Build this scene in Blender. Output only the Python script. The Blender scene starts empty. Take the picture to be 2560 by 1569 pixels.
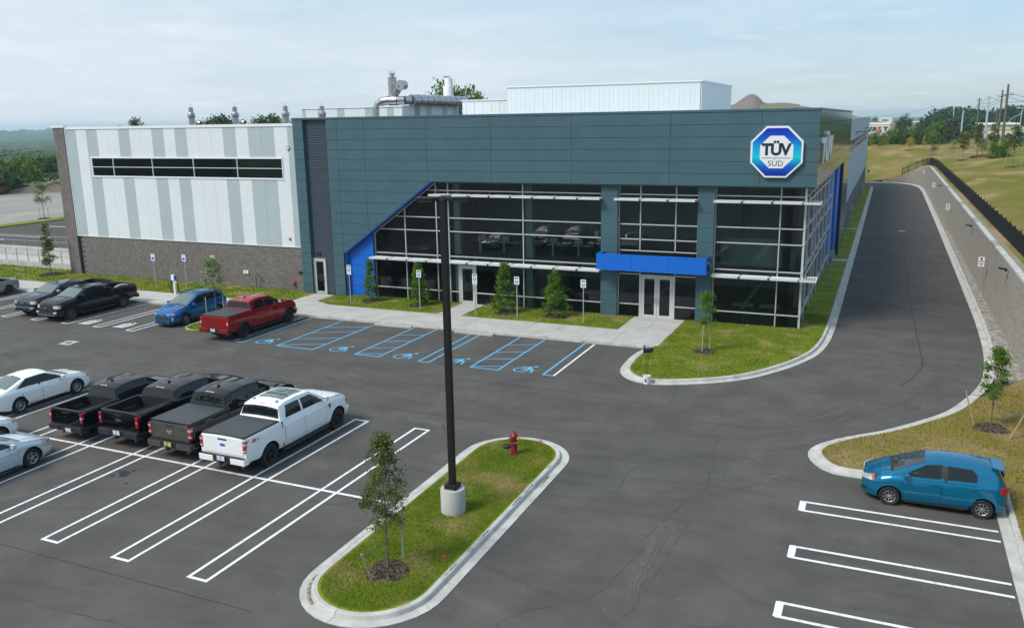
import bpy, bmesh, math, random
import numpy as np
from mathutils import Vector, Matrix
R = random.Random(7)
rad = math.radians
sc = bpy.context.scene
col = sc.collection

# ------------------------------------------------------------------ camera
CAM_H = 12.0
YAW, PITCH, ROLL = rad(-23.87077), rad(12.81281), rad(-0.91633)
F_PX = 2116.18
def cam_axes():
    cy, sy, cp, sp = math.cos(YAW), math.sin(YAW), math.cos(PITCH), math.sin(PITCH)
    f = Vector((sy*cp, cy*cp, -sp)); r = Vector((cy, -sy, 0)); u = r.cross(f)
    c, s = math.cos(ROLL), math.sin(ROLL)
    return c*r + s*u, -s*r + c*u, f
AR, AU, AF = cam_axes()
cam = bpy.data.cameras.new('camera'); camo = bpy.data.objects.new('camera', cam); col.objects.link(camo)
cam.sensor_width = 36.0; cam.lens = F_PX/2560*36.0; cam.clip_end = 20000; cam.clip_start = 0.5
camo.matrix_world = Matrix(((AR.x, AU.x, -AF.x, 0), (AR.y, AU.y, -AF.y, 0), (AR.z, AU.z, -AF.z, CAM_H), (0, 0, 0, 1)))
sc.camera = camo

# ------------------------------------------------------------------ world, sun, exposure
SUN_EL, SUN_AZ = rad(48), rad(215)          # azimuth measured clockwise from +Y
w = bpy.data.worlds.new('World'); sc.world = w; w.use_nodes = True
nt = w.node_tree; nt.nodes.clear()
def N(t, **k):
    n = nt.nodes.new(t)
    for a, b in k.items(): setattr(n, a, b)
    return n
def LK(a, b): nt.links.new(a, b)
sky = N('ShaderNodeTexSky', sky_type='NISHITA', sun_disc=False, sun_elevation=SUN_EL, sun_rotation=SUN_AZ,
        altitude=200, air_density=1.0, dust_density=0.8, ozone_density=1.6)
bg = N('ShaderNodeBackground'); bg.inputs['Strength'].default_value = 0.088
out = N('ShaderNodeOutputWorld')
tc = N('ShaderNodeTexCoord'); sep = N('ShaderNodeSeparateXYZ'); LK(tc.outputs['Generated'], sep.inputs[0])
# flat cloud deck coordinates: direction / (z + 0.12)
ad = N('ShaderNodeMath', operation='ADD'); LK(sep.outputs['Z'], ad.inputs[0]); ad.inputs[1].default_value = 0.10
mxz = N('ShaderNodeMath', operation='MAXIMUM'); LK(ad.outputs[0], mxz.inputs[0]); mxz.inputs[1].default_value = 0.05
dx = N('ShaderNodeMath', operation='DIVIDE'); LK(sep.outputs['X'], dx.inputs[0]); LK(mxz.outputs[0], dx.inputs[1])
dy = N('ShaderNodeMath', operation='DIVIDE'); LK(sep.outputs['Y'], dy.inputs[0]); LK(mxz.outputs[0], dy.inputs[1])
cmb = N('ShaderNodeCombineXYZ'); LK(dx.outputs[0], cmb.inputs[0]); LK(dy.outputs[0], cmb.inputs[1])
n1 = N('ShaderNodeTexNoise'); n1.inputs['Scale'].default_value = 0.42; n1.inputs['Detail'].default_value = 7; n1.inputs['Roughness'].default_value = 0.58
LK(cmb.outputs[0], n1.inputs['Vector'])
n2 = N('ShaderNodeTexNoise'); n2.inputs['Scale'].default_value = 1.9; n2.inputs['Detail'].default_value = 8; n2.inputs['Roughness'].default_value = 0.6
LK(cmb.outputs[0], n2.inputs['Vector'])
# thin cloud layer thickens towards the west (-X)
gx = N('ShaderNodeMapRange'); LK(sep.outputs['X'], gx.inputs['Value']); gx.inputs['From Min'].default_value = -0.75; gx.inputs['From Max'].default_value = 0.15
gx.inputs['To Min'].default_value = 0.30; gx.inputs['To Max'].default_value = -0.10
s1 = N('ShaderNodeMath', operation='ADD'); LK(n1.outputs['Fac'], s1.inputs[0]); LK(gx.outputs[0], s1.inputs[1])
cl = N('ShaderNodeMapRange'); LK(s1.outputs[0], cl.inputs['Value']); cl.inputs['From Min'].default_value = 0.40; cl.inputs['From Max'].default_value = 0.78
cl.inputs['To Min'].default_value = 0.02; cl.inputs['To Max'].default_value = 0.92
c2 = N('ShaderNodeMapRange'); LK(n2.outputs['Fac'], c2.inputs['Value']); c2.inputs['From Min'].default_value = 0.50; c2.inputs['From Max'].default_value = 0.72
c2.inputs['To Min'].default_value = 0.0; c2.inputs['To Max'].default_value = 0.55
cm = N('ShaderNodeMath', operation='MAXIMUM'); LK(cl.outputs[0], cm.inputs[0]); LK(c2.outputs[0], cm.inputs[1])
# cloud colour is a little whiter than the veil
ccol = N('ShaderNodeMixRGB'); LK(c2.outputs[0], ccol.inputs[0]); ccol.inputs[1].default_value = (4.65, 5.3, 5.75, 1); ccol.inputs[2].default_value = (6.0, 6.2, 6.4, 1)
mix = N('ShaderNodeMixRGB'); LK(cm.outputs[0], mix.inputs[0]); LK(ccol.outputs[0], mix.inputs[2])
# summer haze softens the blue of the clear sky, more so near the horizon
hzr = N('ShaderNodeMapRange'); LK(sep.outputs['Z'], hzr.inputs['Value']); hzr.inputs['From Min'].default_value = 0.0; hzr.inputs['From Max'].default_value = 0.22
hcol = N('ShaderNodeMixRGB'); LK(hzr.outputs[0], hcol.inputs[0]); hcol.inputs[1].default_value = (2.95, 3.75, 4.3, 1); hcol.inputs[2].default_value = (2.8, 4.3, 5.7, 1)
sm_ = N('ShaderNodeMixRGB'); sm_.inputs[0].default_value = 0.72; LK(sky.outputs[0], sm_.inputs[1]); LK(hcol.outputs[0], sm_.inputs[2]); LK(sm_.outputs[0], mix.inputs[1])
LK(mix.outputs[0], bg.inputs['Color']); LK(bg.outputs[0], out.inputs['Surface'])

sl = bpy.data.lights.new('sun', 'SUN'); sl.energy = 1.8; sl.angle = rad(20); sl.color = (1.0, 0.95, 0.87)
so = bpy.data.objects.new('sun', sl); col.objects.link(so)
sd = Vector((math.sin(SUN_AZ)*math.cos(SUN_EL), math.cos(SUN_AZ)*math.cos(SUN_EL), math.sin(SUN_EL)))
so.rotation_euler = sd.to_track_quat('Z', 'Y').to_euler(); so.location = (0, 0, 60)
sc.view_settings.view_transform = 'Standard'; sc.view_settings.look = 'None'
sc.view_settings.gamma = 1; sc.view_settings.use_curve_mapping = False
sc.view_settings.exposure = 0.85
sc.render.engine = 'CYCLES'
sc.cycles.max_bounces = 6; sc.cycles.transparent_max_bounces = 16; sc.cycles.volume_bounces = 1

# ------------------------------------------------------------------ materials
MATS = {}
def mat(name, c, rough=0.8, metal=0.0, c2=None, scale=1.0, detail=4, lo=0.35, hi=0.65, bump=0.0, bscale=None, coat=0.0,
        spec=0.5, stretch=None, c3=None, scale3=0.2, lo3=0.5, hi3=0.7, rvar=0.0, dist=0.0, osc=False, alpha=None):
    if name in MATS: return MATS[name]
    m = bpy.data.materials.new(name); m.use_nodes = True; MATS[name] = m
    t = m.node_tree; b = t.nodes['Principled BSDF']
    b.inputs['Base Color'].default_value = (*c, 1); b.inputs['Roughness'].default_value = rough
    b.inputs['Metallic'].default_value = metal; b.inputs['Specular IOR Level'].default_value = spec
    b.inputs['Coat Weight'].default_value = coat; b.inputs['Coat Roughness'].default_value = 0.04
    tcn = t.nodes.new('ShaderNodeTexCoord'); src = tcn.outputs['Object'] if osc else None
    if src is None:
        g = t.nodes.new('ShaderNodeNewGeometry'); src = g.outputs['Position']
    if stretch:
        mp = t.nodes.new('ShaderNodeMapping'); mp.inputs['Scale'].default_value = stretch
        t.links.new(src, mp.inputs['Vector']); src = mp.outputs[0]
    if dist:
        dn = t.nodes.new('ShaderNodeTexNoise'); dn.inputs['Scale'].default_value = scale*0.35; dn.inputs['Detail'].default_value = 3
        t.links.new(src, dn.inputs['Vector'])
        vm = t.nodes.new('ShaderNodeVectorMath'); vm.operation = 'MULTIPLY_ADD'
        t.links.new(dn.outputs['Color'], vm.inputs[0]); vm.inputs[1].default_value = (dist, dist, dist); t.links.new(src, vm.inputs[2]); src = vm.outputs[0]
    last = None
    if c2 is not None:
        n = t.nodes.new('ShaderNodeTexNoise'); n.inputs['Scale'].default_value = scale; n.inputs['Detail'].default_value = detail
        n.inputs['Roughness'].default_value = 0.6
        t.links.new(src, n.inputs['Vector'])
        r = t.nodes.new('ShaderNodeMapRange'); r.inputs['From Min'].default_value = lo; r.inputs['From Max'].default_value = hi
        t.links.new(n.outputs['Fac'], r.inputs['Value'])
        mx = t.nodes.new('ShaderNodeMixRGB'); mx.inputs[1].default_value = (*c, 1); mx.inputs[2].default_value = (*c2, 1)
        t.links.new(r.outputs[0], mx.inputs[0]); last = mx
        if rvar:
            rr = t.nodes.new('ShaderNodeMapRange'); rr.inputs['To Min'].default_value = max(0, rough-rvar); rr.inputs['To Max'].default_value = min(1, rough+rvar)
            t.links.new(n.outputs['Fac'], rr.inputs['Value']); t.links.new(rr.outputs[0], b.inputs['Roughness'])
    if c3 is not None:
        n = t.nodes.new('ShaderNodeTexNoise'); n.inputs['Scale'].default_value = scale3; n.inputs['Detail'].default_value = 5
        t.links.new(src, n.inputs['Vector'])
        r = t.nodes.new('ShaderNodeMapRange'); r.inputs['From Min'].default_value = lo3; r.inputs['From Max'].default_value = hi3
        t.links.new(n.outputs['Fac'], r.inputs['Value'])
        mx = t.nodes.new('ShaderNodeMixRGB'); mx.inputs[2].default_value = (*c3, 1)
        t.links.new(r.outputs[0], mx.inputs[0])
        if last: t.links.new(last.outputs[0], mx.inputs[1])
        else: mx.inputs[1].default_value = (*c, 1)
        last = mx
    if last: t.links.new(last.outputs[0], b.inputs['Base Color'])
    if bump:
        n = t.nodes.new('ShaderNodeTexNoise'); n.inputs['Scale'].default_value = bscale or scale*6; n.inputs['Detail'].default_value = 3
        t.links.new(src, n.inputs['Vector'])
        bp = t.nodes.new('ShaderNodeBump'); bp.inputs['Strength'].default_value = bump; bp.inputs['Distance'].default_value = 0.02
        t.links.new(n.outputs['Fac'], bp.inputs['Height']); t.links.new(bp.outputs[0], b.inputs['Normal'])
    return m

def asphalt(name, base, light, sc_, streak):
    m = mat(name, base, 0.88, c2=light, scale=sc_, detail=9, lo=0.38, hi=0.70, bump=0.35, bscale=55, spec=0.35)
    t = m.node_tree; b = t.nodes['Principled BSDF']; g = [n for n in t.nodes if n.type == 'NEW_GEOMETRY'][0]
    prev = b.inputs['Base Color'].links[0].from_socket
    # long worn streaks in two directions, only inside broad zones
    def streak_layer(rot, sx, sy, lo, hi, amt):
        mp = t.nodes.new('ShaderNodeMapping'); mp.inputs['Rotation'].default_value = (0, 0, rot); mp.inputs['Scale'].default_value = (sx, sy, 1)
        wn = t.nodes.new('ShaderNodeTexNoise'); wn.inputs['Scale'].default_value = 0.05; t.links.new(g.outputs['Position'], wn.inputs['Vector'])
        wv = t.nodes.new('ShaderNodeVectorMath'); wv.operation = 'MULTIPLY_ADD'; wv.inputs[1].default_value = (14, 14, 0); t.links.new(wn.outputs['Color'], wv.inputs[0]); t.links.new(g.outputs['Position'], wv.inputs[2])
        t.links.new(wv.outputs[0], mp.inputs['Vector'])
        n_ = t.nodes.new('ShaderNodeTexNoise'); n_.inputs['Scale'].default_value = 1.0; n_.inputs['Detail'].default_value = 6; n_.inputs['Roughness'].default_value = .62; t.links.new(mp.outputs[0], n_.inputs['Vector'])
        r_ = t.nodes.new('ShaderNodeMapRange'); r_.inputs['From Min'].default_value = lo; r_.inputs['From Max'].default_value = hi; r_.inputs['To Max'].default_value = amt
        t.links.new(n_.outputs['Fac'], r_.inputs['Value']); return r_.outputs[0]
    mx = t.nodes.new('ShaderNodeMixRGB'); mx.inputs[2].default_value = (base[0]*.55, base[1]*.55, base[2]*.55, 1)
    t.links.new(streak_layer(0.25, .10, 1.5, .52, .74, streak), mx.inputs[0]); t.links.new(prev, mx.inputs[1])
    my = t.nodes.new('ShaderNodeMixRGB'); my.inputs[2].default_value = (light[0]*1.35, light[1]*1.33, light[2]*1.28, 1)
    t.links.new(streak_layer(-0.5, .16, 1.9, .54, .80, streak*.8), my.inputs[0]); t.links.new(mx.outputs[0], my.inputs[1]); mx = my
    # fine aggregate
    fn = t.nodes.new('ShaderNodeTexNoise'); fn.inputs['Scale'].default_value = 38; fn.inputs['Detail'].default_value = 3
    t.links.new(g.outputs['Position'], fn.inputs['Vector'])
    fm = t.nodes.new('ShaderNodeMapRange'); fm.inputs['To Min'].default_value = 0.55; fm.inputs['To Max'].default_value = 1.45
    t.links.new(fn.outputs['Fac'], fm.inputs['Value'])
    vm = t.nodes.new('ShaderNodeVectorMath'); vm.operation = 'SCALE'; t.links.new(mx.outputs[0], vm.inputs[0]); t.links.new(fm.outputs[0], vm.inputs['Scale'])
    # pale dust patches
    pn = t.nodes.new('ShaderNodeTexNoise'); pn.inputs['Scale'].default_value = 0.33; pn.inputs['Detail'].default_value = 8; pn.inputs['Distortion'].default_value = 1.2
    t.links.new(g.outputs['Position'], pn.inputs['Vector'])
    pr = t.nodes.new('ShaderNodeMapRange'); pr.inputs['From Min'].default_value = 0.60; pr.inputs['From Max'].default_value = 0.80; pr.inputs['To Max'].default_value = 0.45
    t.links.new(pn.outputs['Fac'], pr.inputs['Value'])
    m2 = t.nodes.new('ShaderNodeMixRGB'); m2.inputs[2].default_value = (0.17, 0.16, 0.145, 1)
    t.links.new(pr.outputs[0], m2.inputs[0]); t.links.new(vm.outputs[0], m2.inputs[1]); t.links.new(m2.outputs[0], b.inputs['Base Color'])
    return m
M_ASPH = asphalt('asphalt', (0.078, 0.0725, 0.067), (0.112, 0.104, 0.095), 0.5, 0.42)
M_ROAD = asphalt('drive_asphalt', (0.068, 0.060, 0.055), (0.094, 0.084, 0.076), 0.4, 0.35)
M_CONC = mat('concrete', (0.50, 0.49, 0.46), 0.85, c2=(0.40, 0.39, 0.37), scale=0.9, detail=8, bump=0.15, bscale=30, c3=(0.30, 0.29, 0.26), scale3=2.2, lo3=0.66, hi3=0.80)
M_CURB = mat('curb_concrete', (0.56, 0.55, 0.51), 0.85, c2=(0.40, 0.39, 0.36), scale=1.6, detail=9, bump=0.2, bscale=25, c3=(0.22, 0.20, 0.17), scale3=1.4, lo3=0.64, hi3=0.76)
M_GRASS = mat('lawn_grass', (0.125, 0.195, 0.012), 0.95, c2=(0.205, 0.240, 0.028), scale=0.8, detail=8, bump=0.9, bscale=34, c3=(0.37, 0.29, 0.12), scale3=0.6, lo3=0.51, hi3=0.72, spec=0.15)
M_GRASSB = mat('dry_lawn_grass', (0.20, 0.185, 0.035), 0.95, c2=(0.25, 0.185, 0.070), scale=0.7, detail=8, bump=0.9, bscale=34, c3=(0.33, 0.25, 0.12), scale3=0.35, lo3=0.50, hi3=0.68, spec=0.15)
M_HILL = mat('hill_grass', (0.135, 0.142, 0.018), 0.95, c2=(0.225, 0.170, 0.060), scale=0.11, detail=10, lo=0.42, hi=0.60, bump=0.9, bscale=5, c3=(0.30, 0.215, 0.11), scale3=0.22, lo3=0.52, hi3=0.66, spec=0.1, stretch=(1, 0.5, 1))
M_MULCH = mat('mulch', (0.085, 0.060, 0.045), 0.95, c2=(0.19, 0.145, 0.11), scale=9, detail=6, bump=1.0, bscale=40)
M_GRAVEL = mat('gravel_lot', (0.33, 0.31, 0.28), 0.95, c2=(0.24, 0.225, 0.20), scale=0.15, detail=9, bump=0.4, bscale=6, stretch=(1, 0.35, 1))
M_STONES = mat('stone_strip', (0.30, 0.28, 0.25), 0.95, c2=(0.16, 0.145, 0.13), scale=5, detail=4, bump=1.0, bscale=14)
M_STONE = mat('river_stone', (0.36, 0.34, 0.31), 0.8, c2=(0.20, 0.17, 0.15), scale=3.5, detail=3, lo=0.42, hi=0.58)
M_SOIL = mat('soil', (0.21, 0.155, 0.11), 0.95, c2=(0.30, 0.24, 0.17), scale=0.5, detail=8, bump=0.8, bscale=5)
M_PANEL = mat('slate_panel', (0.050, 0.108, 0.132), 0.42, c2=(0.057, 0.120, 0.145), scale=0.7, detail=4, spec=0.5)
M_PANELS = mat('slate_panel_side', (0.062, 0.098, 0.108), 0.10, spec=0.6)
M_JOINT = mat('panel_joint', (0.012, 0.02, 0.024), 0.8)
M_CORR = mat('corrugated_metal', (0.090, 0.112, 0.142), 0.45, metal=0.2)
M_WHITE = mat('white_metal', (0.70, 0.745, 0.765), 0.5, c2=(0.67, 0.715, 0.735), scale=0.4, detail=3)
M_LGREY = mat('light_grey_metal', (0.42, 0.49, 0.50), 0.45, c2=(0.39, 0.46, 0.475), scale=0.4, detail=3)
M_TRIM = mat('white_trim', (0.78, 0.79, 0.80), 0.4)
M_CMU = mat('split_face_block', (0.185, 0.166, 0.155), 0.95, c2=(0.135, 0.122, 0.115), scale=2.6, detail=8, bump=0.9, bscale=22)
M_CMU2 = mat('split_face_block_pale', (0.205, 0.186, 0.175), 0.95, c2=(0.15, 0.136, 0.127), scale=3.0, detail=8, bump=0.9, bscale=22)
M_MORTAR = mat('mortar', (0.10, 0.095, 0.09), 0.95)
M_RWALL = mat('retaining_block', (0.37, 0.345, 0.29), 0.95, c2=(0.335, 0.312, 0.265), scale=2.0, detail=8, bump=0.45, bscale=10)
M_RWALL2 = mat('retaining_block_dark', (0.33, 0.31, 0.265), 0.95, c2=(0.30, 0.28, 0.24), scale=2.4, detail=8, bump=0.45, bscale=10)
M_ALU = mat('aluminium_frame', (0.62, 0.64, 0.65), 0.35, metal=0.35)
M_SHADE = mat('sunshade_metal', (0.66, 0.68, 0.69), 0.4, metal=0.2)
M_BLUE = mat('blue_panel', (0.002, 0.125, 0.56), 0.42)
M_STEEL = mat('galvanised_steel', (0.50, 0.50, 0.50), 0.28, metal=0.9, c2=(0.40, 0.40, 0.41), scale=1.5, rvar=0.08)
M_GALV = mat('dull_galvanised_post', (0.36, 0.40, 0.41), 0.5, metal=0.5)
M_PWHITE = mat('road_paint_white', (0.80, 0.80, 0.79), 0.7, c2=(0.40, 0.395, 0.38), scale=5, detail=9, lo=0.50, hi=0.78)
M_PBLUE = mat('road_paint_blue', (0.13, 0.44, 0.70), 0.7, c2=(0.09, 0.26, 0.40), scale=6, detail=9, lo=0.50, hi=0.78)
M_BLACK = mat('black_metal', (0.012, 0.012, 0.014), 0.45)
M_BRONZE = mat('dark_bronze_pole', (0.014, 0.013, 0.012), 0.5, spec=0.3)
M_RUBBER = mat('tyre_rubber', (0.016, 0.016, 0.017), 0.8)
M_PLAST = mat('black_plastic', (0.022, 0.022, 0.024), 0.55)
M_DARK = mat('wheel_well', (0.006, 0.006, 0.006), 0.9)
M_CHROME = mat('chrome', (0.75, 0.76, 0.78), 0.12, metal=1.0)
M_ALLOY = mat('alloy_wheel', (0.55, 0.55, 0.56), 0.28, metal=0.8)
M_BALLOY = mat('black_alloy_wheel', (0.03, 0.03, 0.032), 0.3, metal=0.3)
M_RED = mat('tail_light_red', (0.42, 0.010, 0.015), 0.15, coat=0.5)
M_AMBER = mat('amber_lens', (0.62, 0.17, 0.03), 0.2, coat=0.5)
M_LENS = mat('clear_lens', (0.62, 0.66, 0.68), 0.08, metal=0.35, coat=0.8)
M_PLATE = mat('number_plate', (0.62, 0.68, 0.76), 0.5, c2=(0.36, 0.44, 0.62), scale=14, detail=2, lo=0.5, hi=0.56, osc=True)
M_PLATEY = mat('yellow_plate', (0.62, 0.50, 0.10), 0.5, c2=(0.10, 0.16, 0.20), scale=14, detail=2, lo=0.52, hi=0.58, osc=True)
M_COVER = mat('tonneau_vinyl', (0.050, 0.056, 0.062), 0.55, bump=0.1, bscale=40)
M_SIGNW = mat('sign_white', (0.78, 0.80, 0.80), 0.5)
M_SIGNB = mat('sign_blue', (0.02, 0.14, 0.50), 0.4)
M_SIGNR = mat('sign_red', (0.55, 0.02, 0.03), 0.4)
M_SIGNG = mat('sign_green', (0.02, 0.25, 0.12), 0.4)
M_SIGNBK = mat('sign_back', (0.40, 0.41, 0.41), 0.45, metal=0.5)
M_BARK = mat('bark', (0.13, 0.10, 0.08), 0.95, c2=(0.20, 0.17, 0.14), scale=12, detail=5, bump=0.6, bscale=40)
M_STAKE = mat('wooden_stake', (0.42, 0.34, 0.25), 0.9, c2=(0.34, 0.27, 0.20), scale=8, detail=5)
M_STRAP = mat('green_strap', (0.01, 0.09, 0.06), 0.7)
def leafmat(name, a, b_, c=None, tr=0.25):
    m = mat(name, a, 0.7, c2=b_, scale=1.7, detail=5, lo=0.36, hi=0.64, spec=0.25, c3=c, scale3=0.5, lo3=0.5, hi3=0.68)
    b = m.node_tree.nodes['Principled BSDF']; t = m.node_tree
    # leaves let some light through
    tr_ = t.nodes.new('ShaderNodeBsdfTranslucent'); mxs = t.nodes.new('ShaderNodeMixShader'); mxs.inputs[0].default_value = tr
    t.links.new(b.inputs['Base Color'].links[0].from_socket, tr_.inputs[0])
    o = t.nodes['Material Output']; t.links.new(b.outputs[0], mxs.inputs[1]); t.links.new(tr_.outputs[0], mxs.inputs[2]); t.links.new(mxs.outputs[0], o.inputs['Surface'])
    return m
L_ELM = leafmat('leaf_dark', (0.075, 0.115, 0.020), (0.125, 0.155, 0.032), (0.17, 0.18, 0.045))
L_FRESH = leafmat('leaf_fresh', (0.085, 0.180, 0.020), (0.15, 0.25, 0.030))
L_PALE = leafmat('leaf_pale', (0.18, 0.25, 0.08), (0.27, 0.33, 0.13), (0.40, 0.46, 0.28))
L_BEECH = leafmat('leaf_conifer', (0.070, 0.165, 0.018), (0.15, 0.25, 0.024))
L_WOOD = leafmat('leaf_wood', (0.060, 0.145, 0.016), (0.125, 0.225, 0.024), (0.23, 0.30, 0.03))
L_WOODD = leafmat('leaf_wood_dark', (0.034, 0.082, 0.020), (0.065, 0.125, 0.022))
L_YEL = leafmat('leaf_yellow', (0.34, 0.30, 0.03), (0.45, 0.34, 0.04))
L_SPR = leafmat('leaf_spruce', (0.060, 0.088, 0.055), (0.105, 0.135, 0.085))
L_HILL = leafmat('leaf_far_hill', (0.020, 0.056, 0.026), (0.042, 0.088, 0.032))
M_FOREST = mat('far_forest', (0.020, 0.052, 0.018), 0.95, c2=(0.048, 0.086, 0.026), scale=0.05, detail=9, bump=1.0, bscale=0.12)

def glassmat(name, dark, tint, see, rough=0.02):
    m = bpy.data.materials.new(name); m.use_nodes = True; MATS[name] = m; t = m.node_tree
    b = t.nodes['Principled BSDF']; b.inputs['Base Color'].default_value = (*dark, 1); b.inputs['Roughness'].default_value = rough
    b.inputs['Specular IOR Level'].default_value = 0.5
    tp = t.nodes.new('ShaderNodeBsdfTransparent'); tp.inputs[0].default_value = (*tint, 1)
    fr = t.nodes.new('ShaderNodeFresnel'); fr.inputs['IOR'].default_value = 1.5
    mr = t.nodes.new('ShaderNodeMapRange'); mr.inputs['To Min'].default_value = 1-see; mr.inputs['To Max'].default_value = 1
    t.links.new(fr.outputs[0], mr.inputs['Value'])
    mx = t.nodes.new('ShaderNodeMixShader'); t.links.new(mr.outputs[0], mx.inputs[0]); t.links.new(tp.outputs[0], mx.inputs[1]); t.links.new(b.outputs[0], mx.inputs[2])
    t.links.new(mx.outputs[0], t.nodes['Material Output'].inputs['Surface'])
    return m
M_GLASS = glassmat('window_glass', (0.006, 0.010, 0.011), (0.86, 0.92, 0.90), 0.86)
M_CGLASS = glassmat('car_glass', (0.008, 0.012, 0.013), (0.25, 0.32, 0.31), 0.0)
M_WGLASS = glassmat('windscreen_glass', (0.12, 0.165, 0.165), (0.5, 0.6, 0.58), 0.0)  # pale base colour stands in for sky reflected in the screens
for g_, i_ in ((M_GLASS, 2.15), (M_CGLASS, 1.5), (M_WGLASS, 1.6)): g_.node_tree.nodes['Principled BSDF'].inputs['IOR'].default_value = i_
def paint(name, c, metal=0.0, rough=0.30):
    return mat(name, c, rough, metal=metal, coat=1.0, spec=0.0, osc=True)
P_WHITE = paint('car_paint_white', (0.84, 0.85, 0.86), rough=0.35)
P_SILVER = paint('car_paint_pale_silver', (0.55, 0.62, 0.66), 0.25)
P_BLACK = paint('car_paint_black', (0.003, 0.004, 0.006), rough=.4)
P_DBLUE = paint('car_paint_navy', (0.006, 0.020, 0.045), 0.3)
P_BLUE = paint('car_paint_blue', (0.003, 0.125, 0.36), 0.45)
P_TEAL = paint('car_paint_teal', (0.001, 0.150, 0.285), 0.45)
P_RED = paint('car_paint_red', (0.32, 0.008, 0.014), 0.35)
P_GREY = paint('car_paint_grey', (0.20, 0.21, 0.21), 0.4)
P_DIRT = mat('dusty_black_paint', (0.045, 0.044, 0.040), 0.6, c2=(0.075, 0.072, 0.062), scale=3, detail=7, coat=0.2, osc=True)

# ------------------------------------------------------------------ mesh helpers
def clip(poly, nx, ny, d):
    """keep nx*x+ny*y <= d of a 2D polygon"""
    o = []
    for i in range(len(poly)):
        a, b = poly[i], poly[(i+1) % len(poly)]
        da, db = nx*a[0]+ny*a[1]-d, nx*b[0]+ny*b[1]-d
        if da <= 0: o.append(a)
        if (da < 0 < db) or (db < 0 < da):
            t = da/(da-db); o.append((a[0]+(b[0]-a[0])*t, a[1]+(b[1]-a[1])*t))
    return o
class MB:
    def __init__(s): s.v = []; s.f = []; s.m = []
    def poly(s, pts, m=0):
        n = len(s.v); s.v += [tuple(p) for p in pts]; s.f.append(tuple(range(n, n+len(pts)))); s.m.append(m)
    def box(s, x0, x1, y0, y1, z0, z1, m=0, skip=''):
        n = len(s.v)
        s.v += [(x0, y0, z0), (x1, y0, z0), (x1, y1, z0), (x0, y1, z0), (x0, y0, z1), (x1, y0, z1), (x1, y1, z1), (x0, y1, z1)]
        for k, q in (('b', (3, 2, 1, 0)), ('t', (4, 5, 6, 7)), ('s', (0, 1, 5, 4)), ('e', (1, 2, 6, 5)), ('n', (2, 3, 7, 6)), ('w', (3, 0, 4, 7))):
            if k in skip: continue
            s.f.append(tuple(n+i for i in q)); s.m.append(m)
        return s
    def bar(s, a, b, wx, wy, m=0, up=(0, 0, 1)):
        a, b = Vector(a), Vector(b); d = (b-a).normalized(); u = Vector(up)
        if abs(d.dot(u)) > 0.98: u = Vector((0, 1, 0))
        r = d.cross(u).normalized(); u = r.cross(d); n = len(s.v)
        for p in (a, b):
            for i, j in ((-1, -1), (1, -1), (1, 1), (-1, 1)): s.v.append(tuple(p + r*i*wx/2 + u*j*wy/2))
        for q in ((3, 2, 1, 0), (4, 5, 6, 7), (0, 1, 5, 4), (1, 2, 6, 5), (2, 3, 7, 6), (3, 0, 4, 7)):
            s.f.append(tuple(n+i for i in q)); s.m.append(m)
        return s
    def cyl(s, a, b, r0, r1=None, n=12, m=0, caps=True):
        r1 = r0 if r1 is None else r1
        a, b = Vector(a), Vector(b); d = (b-a).normalized(); u = Vector((0, 0, 1)) if abs(d.z) < 0.9 else Vector((1, 0, 0))
        x = d.cross(u).normalized(); y = d.cross(x); k = len(s.v)
        for p, r in ((a, r0), (b, r1)):
            for i in range(n):
                t = 2*math.pi*i/n; s.v.append(tuple(p + x*math.cos(t)*r + y*math.sin(t)*r))
        for i in range(n):
            j = (i+1) % n; s.f.append((k+i, k+j, k+n+j, k+n+i)); s.m.append(m)
        if caps:
            s.f.append(tuple(k+i for i in reversed(range(n)))); s.m.append(m)
            s.f.append(tuple(k+n+i for i in range(n))); s.m.append(m)
        return s
    def tube(s, pts, r, n=8, m=0):
        for i in range(len(pts)-1):
            ra = r[i] if isinstance(r, (list, tuple)) else r; rb = r[i+1] if isinstance(r, (list, tuple)) else r
            s.cyl(pts[i], pts[i+1], ra, rb, n, m, caps=(i == 0 or i == len(pts)-2))
        return s
    def lathe(s, prof, n=16, c=(0, 0, 0), m=0, axis='z'):
        k = len(s.v)
        for r, h in prof:
            for i in range(n):
                t = 2*math.pi*i/n; x, y, z = r*math.cos(t), r*math.sin(t), h
                if axis == 'y': x, y, z = x, h, y
                if axis == 'x': x, y, z = h, x, y
                s.v.append((x+c[0], y+c[1], z+c[2]))
        for a in range(len(prof)-1):
            for i in range(n):
                j = (i+1) % n; q = (k+a*n+i, k+a*n+j, k+(a+1)*n+j, k+(a+1)*n+i)
                s.f.append(q if axis != 'y' else q[::-1]); s.m.append(m)
        return s
    def prism(s, poly, z0, z1, m=0, bottom=False):
        n = len(poly); k = len(s.v)
        s.v += [(p[0], p[1], z0) for p in poly] + [(p[0], p[1], z1) for p in poly]
        s.f.append(tuple(range(k+n, k+2*n))); s.m.append(m)
        if bottom: s.f.append(tuple(reversed(range(k, k+n)))); s.m.append(m)
        for i in range(n):
            j = (i+1) % n; s.f.append((k+i, k+j, k+n+j, k+n+i)); s.m.append(m)
        return s
    def yprism(s, poly, y0, y1, m=0):
        """poly in (x,z), front face at y0, back at y1"""
        n = len(poly); k = len(s.v)
        s.v += [(p[0], y0, p[1]) for p in poly] + [(p[0], y1, p[1]) for p in poly]
        s.f.append(tuple(range(k, k+n))); s.m.append(m); s.f.append(tuple(reversed(range(k+n, k+2*n)))); s.m.append(m)
        for i in range(n):
            j = (i+1) % n; s.f.append((k+j, k+i, k+n+i, k+n+j)); s.m.append(m)
        return s
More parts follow.
